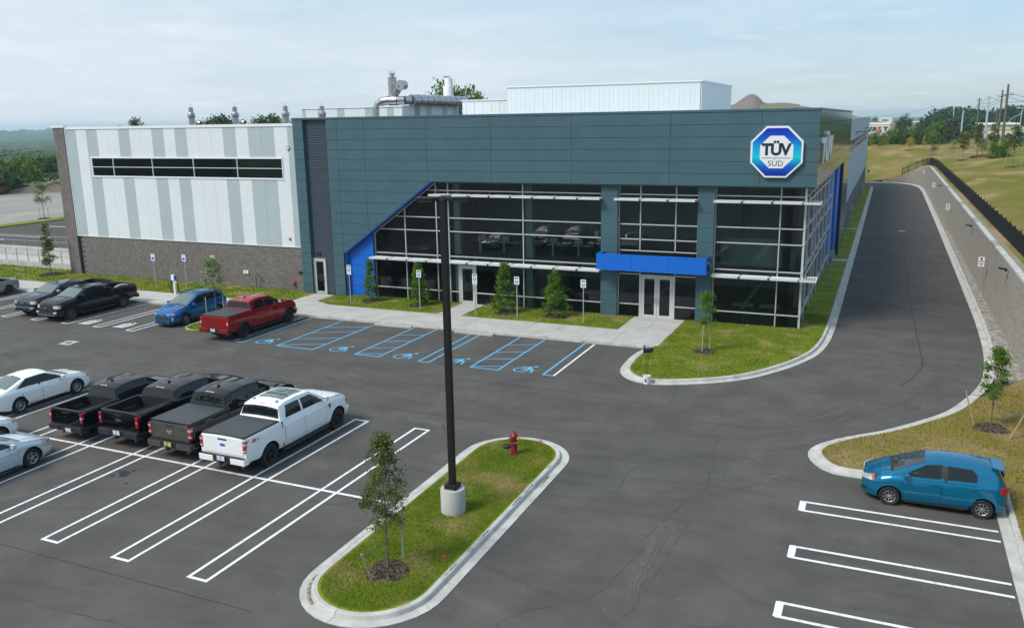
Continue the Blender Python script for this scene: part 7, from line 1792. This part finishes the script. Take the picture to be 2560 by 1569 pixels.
# ================================================================== BACKGROUND
def bigtree_meshes(kind, seed, n=1500):
    rs = random.Random(seed)
    if kind == 'round': prof = lambda t: 3.6*math.sin(math.pi*min(1, t*.86+.12))**.55
    elif kind == 'tall': prof = lambda t: 2.7*math.sin(math.pi*min(1, t*.84+.14))**.6
    elif kind == 'cone': prof = lambda t: 2.3*(1-t)**.8+.1
    elif kind == 'bush': prof = lambda t: 2.2*math.sin(math.pi*min(1, t*.80+.2))**.5
    P, C = crown_pts(n, 1.2 if kind != 'bush' else .2, 9.5, prof, seed, 34 if n < 2600 else 70, (.75 if n < 2600 else .48) if kind != 'cone' else .38)
    V, F_ = leaf_mesh(P, (.62 if kind != 'cone' else .5)*(1500/n)**.32, seed, None)
    b = MB(); b.tube([(0, 0, -1), (rs.uniform(-.2, .2), 0, 3), (rs.uniform(-.4, .4), .2, 6.5), (0, 0, 9)], [.28, .22, .12, .03], 7)
    for cx, cy, cz, _ in C[:14]: b.tube([(0, 0, max(1.5, cz-1.8)), (cx*.55, cy*.55, cz-.5), (cx, cy, cz)], [.10, .06, .02], 5)
    return V, F_, b.mesh('trunk', M_BARK)
BT = {}
def bgtree(kind, mt, x, y, z, h, label, group=None, wf=1.0, var=0, name='tree', cat='tree', n=1500):
    key = (kind, mt.name, var, n)
    if key not in BT:
        V, F_, tm = bigtree_meshes(kind, 100+var*7+len(kind), n); o = raw('crown', V, F_, mt); BT[key] = (o.data, tm); bpy.data.objects.remove(o)
    cm_, tm = BT[key]; t = thing(name, label, cat, (x, y, z), rz=R.uniform(0, 6.28), group=group); s_ = h/9.7; t.scale = (s_*wf, s_*wf, s_)
    link('trunk', tm, t); link('crown', cm_, t); return t
# wood edge at the left, individual trees
g_ = 'trees along the wood edge at the left'
k = 0
for i in range(34):
    for rw in range(2):
        x = -158-rw*7+R.uniform(-2.5, 2.5); y = 66+i*3.0+R.uniform(-1.5, 1.5)
        h = R.uniform(5.6, 7.2)+rw*.6 + (.8 if y < 105 else 0); mt = R.choice([L_WOOD, L_WOOD, L_WOODD]) if rw == 0 else R.choice((L_WOOD, L_WOODD))
        bgtree(R.choice(('round', 'tall')), mt, x, y, -.6, h, 'broadleaf tree in the dense green wood edge beyond the gravel lot', g_, 1.15, var=R.randrange(2))
bgtree('round', L_YEL, -160.5, 121.0, -.6, 6.2, 'yellowish green tree at the wood edge close to the building', wf=.55, n=700)
for i in range(30): bgtree('bush', L_WOODD, -155.8+R.uniform(-1, 1), 68+i*2.9, -.4, R.uniform(2.2, 3.6), 'low dark bush at the foot of the wood edge', 'bushes along the wood edge', 1.5, var=0, name='bush', cat='bush', n=700)
# wooded land further out, one mass
def canopy(name, x0, x1, y0, y1, zf, nx, ny, amp, sc_, label, polar=None):
    V = []; F_ = []
    for i in range(nx+1):
        for j in range(ny+1):
            if polar: a = polar[0]+(polar[1]-polar[0])*j/ny; r_ = polar[2]*(polar[3]/polar[2])**(i/nx); x, y = r_*math.sin(a), r_*math.cos(a)
            else: x, y = x0+(x1-x0)*i/nx, y0+(y1-y0)*j/ny
            v = noise.noise((x/sc_, y/sc_, 1.7)); v2 = noise.noise((x/sc_*2.7, y/sc_*2.7, 4.1)); v3 = abs(noise.noise((x/sc_*6, y/sc_*6, 9)))
            V.append((x, y, zf(x, y)+amp*(1+math.hypot(x, y)/450)*(v*.9+v2*.5+v3*.5+1.2*noise.noise((x/170, y/170, 3)))))
    for i in range(nx):
        for j in range(ny): a = i*(ny+1)+j; F_.append((a, a+ny+1, a+ny+2, a+1))
    o = raw(name, np.array(V), np.array(F_), M_FOREST, smooth=True); return tag(o, label, 'woodland', kind='stuff')
def zf(x, y):
    d = math.hypot(x, y); return np.interp(d, [190, 260, 420, 800, 1600, 3000, 5200], [2.0, 3.2, -1.0, -9, -19, -23, -3])
canopy('woodland', 0, 0, 0, 0, zf, 150, 230, 1.7, 26, 'mass of far woods falling away behind the wood edge at the left', polar=(rad(-100), rad(-34), 190, 5200))
rs = np.random.RandomState(77); n = 60000
a = rs.uniform(rad(-62), rad(-40), n); d = 185*(1100/185)**(rs.uniform(0, 1, n)**1.0); X, Y = d*np.sin(a), d*np.cos(a)
lump = np.array([noise.noise((x/14, y/14, 1.7)) for x, y in zip(X, Y)]); Z = np.interp(d, [190, 260, 420, 800, 1600], [2.2, 3.4, -.6, -8.6, -18.5])+lump*2.8+rs.uniform(-.6, 1.0, n); sz = .5+d*.0026
Pm = np.c_[X, Y, Z]; Vm, Fm = leaf_mesh(Pm, 1.0, 5, None); Vm = (Vm.reshape(-1, 4, 3)-Pm[:, None])*sz[:, None, None]+Pm[:, None]
tag(raw('woodland_foliage', Vm.reshape(-1, 3), Fm, L_WOODD), 'foliage of the receding woods at the left', 'woodland', kind='stuff')
# dirt mound, orange barrier, field at wood edge
b = MB()
V = []; 
for i in range(15):
    for j in range(15):
        x, y = -156+(i-7)*1.6, 124+(j-7)*2.0; q = max(0, 1-((i-7)/7)**2-((j-7)/7)**2); V.append((x, y, -.1+3.0*q**.8+.3*noise.noise((x*.4, y*.4, 0))*q))
Fm = np.array([(i*15+j, (i+1)*15+j, (i+1)*15+j+1, i*15+j+1) for i in range(14) for j in range(14)])
tag(raw('dirt_mound', np.array(V), Fm, M_SOIL, smooth=True), 'mound of bare brown soil beside the building at the left', 'soil mound')
b = MB()
for x0, y0, y1 in ((-154.0, 93, 96.5), (-154.0, 102.5, 110)):
    yy_ = y0
    while yy_ < y1: b.box(x0-.02, x0+.02, yy_, yy_+.9, 0.3, 1.25); yy_ += .95
tag(b.build('barrier_fence', mat('orange_mesh', (.62, .10, .03), .8)), 'low orange safety fence at the foot of the wood edge', 'safety fence')
b = MB()
# skyline very far away
SK = thing('skyline', 'faint hazy towers on the far horizon at the left', 'skyline', (0, 0, 0))
for px, w_, pt in ((52, 5, 328), (57, 3, 333), (66, 4, 336), (72, 5, 335), (41, 3, 336)):
    p = at(px, 340, 4600); q = at(px+w_, 340, 4600); tz = at(px, pt, 4600).z; b = MB(); b.box(min(p.x, q.x), max(p.x, q.x), p.y-10, p.y+10, 0, tz); b.build('tower', mat('far_tower', (.35, .36, .37), .9), SK, world=False)
# trees seen over the roof
p = at(1105, 262, 190)
for px, pt, h, d, lb, wf in ((1105, 205, 0, 175, 'round dark green tree rising behind the roof silo', 1.0), (1165, 222, 0, 178, 'lower dark green tree right of the one behind the silo', 1.15), (1190, 236, 0, 185, 'small green treetop left of the white roof enclosure', .9), (548, 293, 0, 190, 'low treetop over the white wing between two exhaust stacks', 1.5), (532, 299, 0, 190, 'small treetop just right of the second exhaust stack', 1.2), (668, 292, 0, 190, 'wide treetop over the white wing left of the slate volume', 1.7), (645, 299, 0, 185, 'small treetop at the left of the wide one over the white wing', 1.2), (343, 301, 0, 200, 'tiny treetop over the left half of the white wing', 1.0)):
    top = at(px, pt, d); h = top.z; bgtree('round', L_WOOD if px > 1000 else L_WOODD, top.x, top.y, 0, h, lb, wf=wf*9.7/h*.55*(h/9.7) if False else wf*.62, var=R.randrange(2), n=6500)
# hills right of the roof enclosure
M_MOUND = mat('landfill_soil', (.19, .155, .125), .95, c2=(.14, .115, .09), scale=.03, detail=9, stretch=(1, 1, 4)); M_MGRASS = mat('mound_grass', (.155, .145, .075), .95, c2=(.17, .165, .075), scale=.02, detail=8)
def ridge(name, P, dist, depth, m, label, foot=0.0):
    top = [at(px, py, dist) for px, py in P]; V = []; n = len(top); rows_ = 7
    for r_ in range(rows_):
        f = r_/(rows_-1); 
        for t_ in top:
            dxy = Vector((t_.x, t_.y, 0)).normalized(); z = foot+(t_.z-foot)*(f**.8); q = t_-dxy*depth*(1-f); V.append((q.x, q.y, z+noise.noise((q.x*.03, q.y*.03, 0))*2.2*(1-f)*f*4))
    for t_ in top: dxy = Vector((t_.x, t_.y, 0)).normalized(); q = t_+dxy*depth; V.append((q.x, q.y, foot))
    F_ = [(r_*n+i, r_*n+i+1, (r_+1)*n+i+1, (r_+1)*n+i) for r_ in range(rows_) for i in range(n-1)]
    return struct(raw(name, np.array(V), np.array(F_), m, smooth=True), label)
ridge('distant_mound', catmull([(1700, 262), (1780, 262), (1828, 263), (1850, 251), (1866, 240), (1876, 236), (1888, 237), (1900, 246), (1915, 258), (1960, 257), (2000, 262)], 4), 720, 110, M_MOUND, 'bare earth mound rising behind the roof')
ridge('green_ridge', catmull([(1900, 262), (1960, 262), (2010, 266), (2060, 275), (2120, 286), (2165, 297), (2200, 304), (2260, 310), (2330, 316)], 4), 560, 90, M_MGRASS, 'grassy ridge descending behind the building to the right')
# white commercial building with lettering
VB = thing('commercial_building', 'white commercial building with dark and red lettering, seen past the end of the side wall', 'building', (-12, 345, 0))
p0, p1 = at(2150, 311, 350), at(2225, 311, 350); zt, zb_ = at(2200, 311, 350).z, at(2200, 337, 350).z
b = MB(); b.box(p0.x-18, p1.x, p0.y, p0.y+40, 0, zt); b.build('hall', mat('cream_wall', (.62, .62, .58), .7), VB); b = MB(); b.box(p0.x-18.1, p1.x+.1, p0.y-.15, p0.y+40, zt, zt+.25); b.build('coping', M_TRIM, VB)
b = MB(); b.box(p0.x-18, p1.x+.02, p0.y-.2, p0.y-.02, zb_-1.2, zb_-.7); b.build('band', mat('red_band', (.30, .03, .03), .6), VB)
lw = (p1.x-p0.x)
letters('lettering', 'VA', 2.1, Vector((p0.x+lw*.42, p0.y-.25, zt-2.35)), FACE_S, M_NAVY, VB, extrude=.05, offset=.05, sx=1.35)
letters('lettering', 'S', 2.6, Vector((p0.x+lw*.66, p0.y-.25, zt-2.6)), FACE_S, M_SIGNR, VB, extrude=.05, offset=.05, sx=1.3)
letters('lettering', 'T', 2.1, Vector((p0.x+lw*.86, p0.y-.25, zt-2.35)), FACE_S, M_NAVY, VB, extrude=.05, offset=.05, sx=1.3)
p = at(2213, 302, 640)
VC = thing('far_building', 'small cream building with a dark window on the far ridge', 'building', (p.x, p.y, 0)); b = MB(); p1 = at(2232, 290, 640); b.box(p.x-4, p1.x, p.y, p.y+12, 0, at(2220, 294, 640).z); b.build('hall', MATS['cream_wall'], VC); b = MB(); b.box(p.x-2, p.x+1.6, p.y-.1, p.y, at(2220, 302, 640).z, at(2220, 299, 640).z); b.build('window', M_PLAST, VC)
p = at(2282, 325, 520); p1 = at(2310, 325, 520)
VD = thing('far_building', 'long grey hall in the haze behind the tree row', 'building', (p.x, p.y, 0)); b = MB(); b.box(p.x, p1.x, p.y, p.y+30, 0, at(2290, 306, 520).z); b.build('hall', mat('grey_hall', (.34, .32, .31), .8), VD); b = MB(); b.box(p.x-.2, p1.x+.2, p.y-.2, p.y+30, at(2290, 306, 520).z, at(2290, 306, 520).z+.4); b.build('coping', M_TRIM, VD)
# building at the right edge
p0, p1 = at(2462, 320, 330), at(2545, 320, 330); zt = at(2500, 312, 330).z
VE = thing('shop_building', 'low pale shop building with a green stripe behind the poles at the right edge', 'building', (p0.x, p0.y, 0)); b = MB(); b.box(p0.x, p1.x, p0.y, p0.y+25, 0, zt); b.build('hall', mat('shop_wall', (.60, .58, .52), .7), VE)
b = MB(); b.box(p0.x-1, p1.x+.5, p0.y-.6, p0.y+25, zt, zt+.5); b.build('roof', M_TRIM, VE); zz = at(2500, 336, 330).z; b = MB(); b.box(p0.x+7, p1.x-3, p0.y-.15, p0.y-.02, zz-.5, zz+.6); b.build('green_band', mat('shop_green', (.10, .42, .30), .6), VE); b = MB(); b.box(p0.x+.5, p1.x-.5, p0.y-.1, p0.y-.01, at(2500, 325, 330).z-.2, at(2500, 325, 330).z+.3); b.build('tan_band', mat('shop_tan', (.42, .28, .18), .7), VE)
for i in range(6): b = MB(); b.box(p0.x+1+i*2.1, p0.x+2.4+i*2.1, p0.y-.08, p0.y-.01, at(2500, 345, 330).z-1, at(2500, 345, 330).z+.8); b.build('window', M_PLAST, VE)
# second wing
b = MB(); q = at(2545, 318, 335); b.box(p1.x+.2, p1.x+14, p0.y+4, p0.y+25, 0, at(2550, 320, 334).z); b.build('wing', MATS['shop_wall'], VE)
# tree row behind the hill and other trees at the right
zrow = hz(3, 238)
def rowtree(px, pb, pt, d, kind, mt, lb, wf=1.0, grp=None, n=1500, var=0, name='tree'):
    bpt = at(px, pb, d); tp = at(px, pt, d); h = max(.8, tp.z-bpt.z); return bgtree(kind, mt, bpt.x, bpt.y, bpt.z-.3, h+.3, lb, grp, wf, var=var, n=n, name=name)
g2 = 'trees of the dense row beyond the hill'
for i, (px, pt) in enumerate(((2172, 335), (2184, 331), (2196, 330), (2208, 334), (2220, 326), (2232, 322), (2245, 316), (2258, 319), (2272, 322), (2285, 317), (2298, 320), (2310, 326), (2325, 318), (2336, 308), (2348, 303), (2360, 314), (2375, 318), (2392, 326), (2405, 330))):
    rowtree(px, 366-(px-2172)*.03, pt, 238+R.uniform(-6, 10), 'round', R.choice((L_WOOD, L_WOOD, L_WOODD)), 'dense green tree in the row beyond the hill', .95, g2, var=R.randrange(2))
for px, pt, lb in ((2365, 296, 'tall grey green spruce beyond the hill, left one of two'), (2383, 293, 'tall grey green spruce beyond the hill, right one of two')): rowtree(px, 360, pt, 232, 'cone', L_SPR, lb, 1.0, name='spruce_tree')
rowtree(2200, 368, 337, 222, 'cone', L_FRESH, 'light green conical tree in front of the dense row', .85, n=900, name='spruce_tree')
rowtree(2310, 362, 335, 222, 'cone', L_YEL, 'orange yellow conical tree in front of the dense row', .80, n=900, name='spruce_tree')
rowtree(2278, 364, 342, 222, 'tall', L_YEL, 'small yellow tree left of the orange one in front of the dense row', .5, n=500)
for px, pt, pb, d, wf, lb in ((2264, 287, 318, 430, 1.0, 'dark tree group on the skyline right of the lettered building'), (2250, 293, 318, 430, 1.0, 'left part tree of the dark skyline group'), (2186, 292, 302, 560, .8, 'tiny tree on the green ridge'), (2330, 293, 310, 430, 1.0, 'round tree at the left end of the far wooded hill')): rowtree(px, pb+8, pt, d, 'round', L_WOODD, lb, wf)
# wooded hill at the right horizon
V = []; top = catmull([(2300, 312), (2318, 300), (2340, 287), (2365, 279), (2400, 277), (2440, 282), (2480, 284), (2510, 276), (2530, 272), (2550, 276), (2600, 280), (2700, 284), (2850, 290), (3000, 300)], 8); n = len(top); rws = 16
for r_ in range(rws+1):
    f = r_/rws
    for px, py in top:
        t_ = at(px, py, 520); dxy = Vector((t_.x, t_.y, 0)).normalized(); q = t_-dxy*200*(1-f); z = 2+(t_.z-2)*f**.75; z += 1.5*noise.noise((q.x/9, q.y/9, q.z/9))+1.2*noise.noise((q.x/4, q.y/4, 5)); V.append((q.x, q.y, z))
Fm = np.array([(r_*n+i, r_*n+i+1, (r_+1)*n+i+1, (r_+1)*n+i) for r_ in range(rws) for i in range(n-1)])
tag(raw('wooded_hill', np.array(V), Fm, M_FOREST, smooth=True), 'dark wooded hill on the right horizon', 'woodland', kind='stuff')
rs = np.random.RandomState(9); Va = np.array(V); k_ = rs.randint(0, len(Va), 16000); Pm = Va[k_]+rs.normal(size=(16000, 3))*np.array([1.4, 1.4, .9]); Vm, Fm = leaf_mesh(Pm, 1.7, 6, None)
tag(raw('hill_foliage', Vm, Fm, L_HILL), 'foliage of the wooded hill on the right horizon', 'woodland', kind='stuff')
# water tower
p = at(2391, 290, 640); WT = thing('water_tower', 'white saucer shaped water tower above the wooded hill', 'water tower', (p.x, p.y, 0)); zt = at(2391, 268, 640).z; zb_ = at(2391, 279, 640).z; rr_ = abs(at(2421, 272, 640).x-at(2391, 272, 640).x)*.92
b = MB(); b.lathe([(0, zb_), (rr_*.55, zb_), (rr_*.8, zb_+.9), (rr_, zt-1.1), (rr_*.96, zt-.5), (rr_*.4, zt), (0, zt)], 28); b.build('tank', M_TRIM, WT, world=False, smooth=True)
b = MB(); b.cyl((0, 0, 0), (0, 0, zb_), 1.2, 1.0, 12); b.build('column', M_TRIM, WT, world=False)
for k in range(6): b = MB(); a = k*math.pi/3; b.cyl((rr_*.75*math.cos(a), rr_*.75*math.sin(a), 0), (rr_*.75*math.cos(a), rr_*.75*math.sin(a), zb_+.6), .35, .35, 6); b.build('leg', M_TRIM, WT, world=False)
# utility poles
M_WPOLE = mat('wood_pole', (.13, .112, .088), .9); M_SPOLE = mat('pale_steel_pole', (.42, .50, .54), .5)
def pole(px0, py0, px1, py1, d, r_, m, label, arms=(), grp='utility poles along the road'):
    a, c = at(px0, py0, d), at(px1, py1, d); base = Vector((a.x, a.y, a.z-1.5)); t = thing('utility_pole', label, 'utility pole', (base.x, base.y, base.z), group=grp)
    top = Vector((a.x, a.y, c.z)); b = MB(); b.cyl((0, 0, 0), tuple(top-base), r_, r_*.65, 10); b.build('shaft', m, t, world=False, smooth=True)
    for f, w_ in arms: b = MB(); z = (top-base).z*f; b.bar((-w_, 0, z), (w_, 0, z), .14, .14); o = b.build('crossarm', m, t, world=False); [MB().cyl((q, 0, z), (q, 0, z+.25), .06, .05, 6).build('insulator', M_SIGNBK, o, world=False) for q in (-w_*.9, w_*.9)]
    return base, top
T1 = pole(2505, 360, 2519, 211, 170, .26, M_WPOLE, 'thickest wooden utility pole, nearest the right edge', ((.85, .9),))
T2 = pole(2492, 362, 2506, 225, 205, .24, M_WPOLE, 'wooden utility pole just left of the thickest one', ((.9, .8),))
T3 = pole(2438, 352, 2446, 245, 260, .26, M_WPOLE, 'wooden utility pole left of the pale steel one', ((.95, .7),))
T4 = pole(2461, 355, 2472, 241, 245, .30, M_SPOLE, 'pale steel pole between the wooden utility poles', ((.96, .8),))
T5 = pole(2487, 330, 2491, 269, 330, .22, M_WPOLE, 'shorter wooden pole behind the shop building', ((.9, 1.0), (.8, .8)))
T6 = pole(2403, 332, 2407, 275, 340, .28, M_SPOLE, 'pale steel pole in front of the wooded hill', ())
T7 = pole(2342, 305, 2345, 268, 480, .28, M_SPOLE, 'thin pale pole right of the far hall, second from the left', ()); T8 = pole(2329, 308, 2333, 266, 500, .28, M_SPOLE, 'thin pale pole right of the far hall, leftmost', ()); T9 = pole(2357, 300, 2358, 265, 520, .26, M_SPOLE, 'thin pale pole above the spruces', ((.55, 2.0),)); T10 = pole(2383, 295, 2384, 268, 420, .26, M_SPOLE, 'thin pale pole in front of the water tower', ())
WR = thing('power_lines', 'thin overhead wires strung between the utility poles', 'power lines', tuple(T1[1]))
def wire(a, c, sag, r_=.035):
    b = MB(); P = [a+(c-a)*i/12-Vector((0, 0, sag*4*(i/12)*(1-i/12))) for i in range(13)]; b.tube([tuple(p) for p in P], r_, 4); b.build('wire', M_BLACK, WR)
E_ = at(2700, 190, 120); E2 = at(2700, 260, 120); E3 = at(2700, 235, 130)
for dz in (0.0, -.7):
    D_z = Vector((0, 0, dz-1.2)); wire(T1[1]+D_z, E3+D_z, .5); wire(T2[1]+D_z, T1[1]+D_z, .4); wire(T3[1]+D_z, T2[1]+D_z, .8); wire(T3[1]+D_z, T6[1]+D_z*.2, 1.5, .045)
wire(T1[1]-Vector((0, 0, 9)), E2, .8); wire(T6[1], T8[1], 1.5, .05); wire(T8[1], at(2130, 291, 500), 2, .05); wire(T4[1], T6[1], 1.2); wire(T4[1], at(2620, 230, 160), 1.5)
# street lamp with curved arm
p = at(2540, 300, 190); b0 = at(2545, 360, 190); SLP = thing('street_lamp', 'thin street lamp with curved arm at the right edge', 'street lamp', (b0.x, b0.y, b0.z-1)); b = MB(); h_ = at(2545, 268, 190).z-b0.z+1
b.tube([(0, 0, 0), (0, 0, h_*.85), (.2, 0, h_*.97), (-0.3, 0, h_*.99)], .08, 6); b.build('pole', M_SPOLE, SLP, world=False); b = MB(); b.tube([(0, 0, h_*.85), (-1.4, 0, h_*.75), (-2.6, 0, h_*.55)], .05, 5); b.box(-.9, -.2, -.12, .12, h_*.97, h_*1.0); b.build('arm', M_SPOLE, SLP, world=False)
# young trees and shrubs standing on the hillside (positions found by looking at the slope)
def hilltree(px, pb, pt, mt, lb, prof_r, st=True, n=500, lz=.28, zc=.42, grp='young staked trees on the hill'):
    p = onhill(px, pb); d = math.hypot(p.x, p.y); top = at(px, pt, d); h = top.z-p.z
    stk = ((-1.0, .2, 1.7, .25, 0, M_STAKE), (1.1, 0, 1.6, -.25, 0, M_STAKE)) if st else ()
    tree('young_tree', lb, p.x, p.y, p.z-.02, h, (lambda r_: (lambda t: r_*(math.sin(math.pi*min(1, t*.85+.15))**.7)))(prof_r), h*zc, mt, n, lz, int(px), group=grp, trunk_r=.06, clumps=22, cl=.30, stakes=stk, mulch=.9, tie=False)
hilltree(2406, 400, 328, L_ELM, 'staked young tree on the hill with a wide thin crown, left of the dark evergreens', 1.0, n=700)
hilltree(2442, 392, 312, L_ELM, 'tall narrow staked tree on the hill in front of the left wooden pole', .75, n=700)
hilltree(2455, 390, 350, L_PALE, 'small pale staked tree on the hill right of the tall narrow one', .7, n=350)
hilltree(2480, 392, 305, L_ELM, 'tall narrow tree on the hill behind the dark evergreens', .8, n=700)
hilltree(2531, 418, 310, L_ELM, 'tall staked tree on the hill right of the dark evergreens', .75, n=900)
hilltree(2273, 376, 345, L_YEL, 'small yellow staked tree at the crest of the hill', .6, n=220, lz=.3)
hilltree(2333, 388, 362, L_ELM, 'bare looking small staked tree on the near slope', .5, n=160, lz=.25)
hilltree(2382, 371, 350, L_PALE, 'tiny pale staked tree at the crest near the spruces', .5, n=160, lz=.3)
for px, pb, pt, wf, lb in ((2483, 395, 355, .75, 'dense dark evergreen shrub on the hill, left of the pair'), (2511, 392, 350, .78, 'dense dark evergreen shrub on the hill, right of the pair')):
    p = onhill(px, pb); d = math.hypot(p.x, p.y); h = at(px, pt, d).z-p.z; bgtree('bush', L_WOOD, p.x, p.y, p.z-.1, h+.1, lb, 'pair of evergreens on the hill', 1.25, var=1, n=2200, name='evergreen_shrub', cat='shrub')
# road, cars and blue canopy at the right edge
p0 = at(2500, 372, 190); p1 = at(2600, 378, 175); 
RD = thing('parked_row', 'blue canopy roof at the right edge beyond the hill', 'canopy', (p0.x+8, p0.y, p0.z)); q0, q1 = at(2540, 349, 235), at(2620, 349, 235); b = MB(); b.box(q0.x, q1.x, q0.y, q0.y+8, q0.z-1.0, q0.z+.5); b.build('canopy_roof', mat('canopy_blue', (.02, .17, .42), .5), RD)
for i in range(3): b = MB(); b.box(q0.x+.5+i*4, q0.x+.8+i*4, q0.y+.5, q0.y+.8, q0.z-4, q0.z-1); b.build('canopy_post', M_TRIM, RD)
# ---- unseen tree belt added behind the camera to darken the glass reflections
for i in range(26): bgtree('round', R.choice((L_WOOD, L_WOODD)), -120+i*8+R.uniform(-3, 3), -75+R.uniform(-8, 6), 0, R.uniform(13, 19), 'broadleaf tree in the unseen belt added behind the camera', 'added trees behind the camera', 1.3, var=R.randrange(2))
# ---- tiny litter and tufts of stray gravel on the asphalt near the islands
rs = np.random.RandomState(12); n = 260; X = np.concatenate([rs.uniform(-20, -13.6, 90), rs.uniform(-9.6, 4, 120), rs.uniform(-2, 4, 50)]); Y = np.concatenate([rs.uniform(14, 30, 90), rs.uniform(15, 36, 120), rs.uniform(12, 26, 50)]); s_ = rs.uniform(.006, .02, n)
V = oc[None]*s_[:, None, None]+np.c_[X, Y, np.full(n, .004)][:, None]; tag(raw('loose_grit', V.reshape(-1, 3), (np.arange(n)[:, None, None]*5+of[None]).reshape(-1, 3), M_STONE), 'scattered grit on the asphalt', 'grit', kind='stuff')
# haze
b = MB(); b.box(-5500, 5500, -1000, 5500, -40, 34); 
hm = bpy.data.materials.new('air_haze'); hm.use_nodes = True; ht = hm.node_tree; ht.nodes.clear(); vo = ht.nodes.new('ShaderNodeVolumePrincipled'); vo.inputs['Color'].default_value = (.64, .84, 1.0, 1); vo.inputs['Density'].default_value = .00017; vo.inputs['Anisotropy'].default_value = .2
oo = ht.nodes.new('ShaderNodeOutputMaterial'); ht.links.new(vo.outputs[0], oo.inputs['Volume'])
tag(b.build('haze', hm), 'thin summer haze in the air', 'haze', kind='stuff')
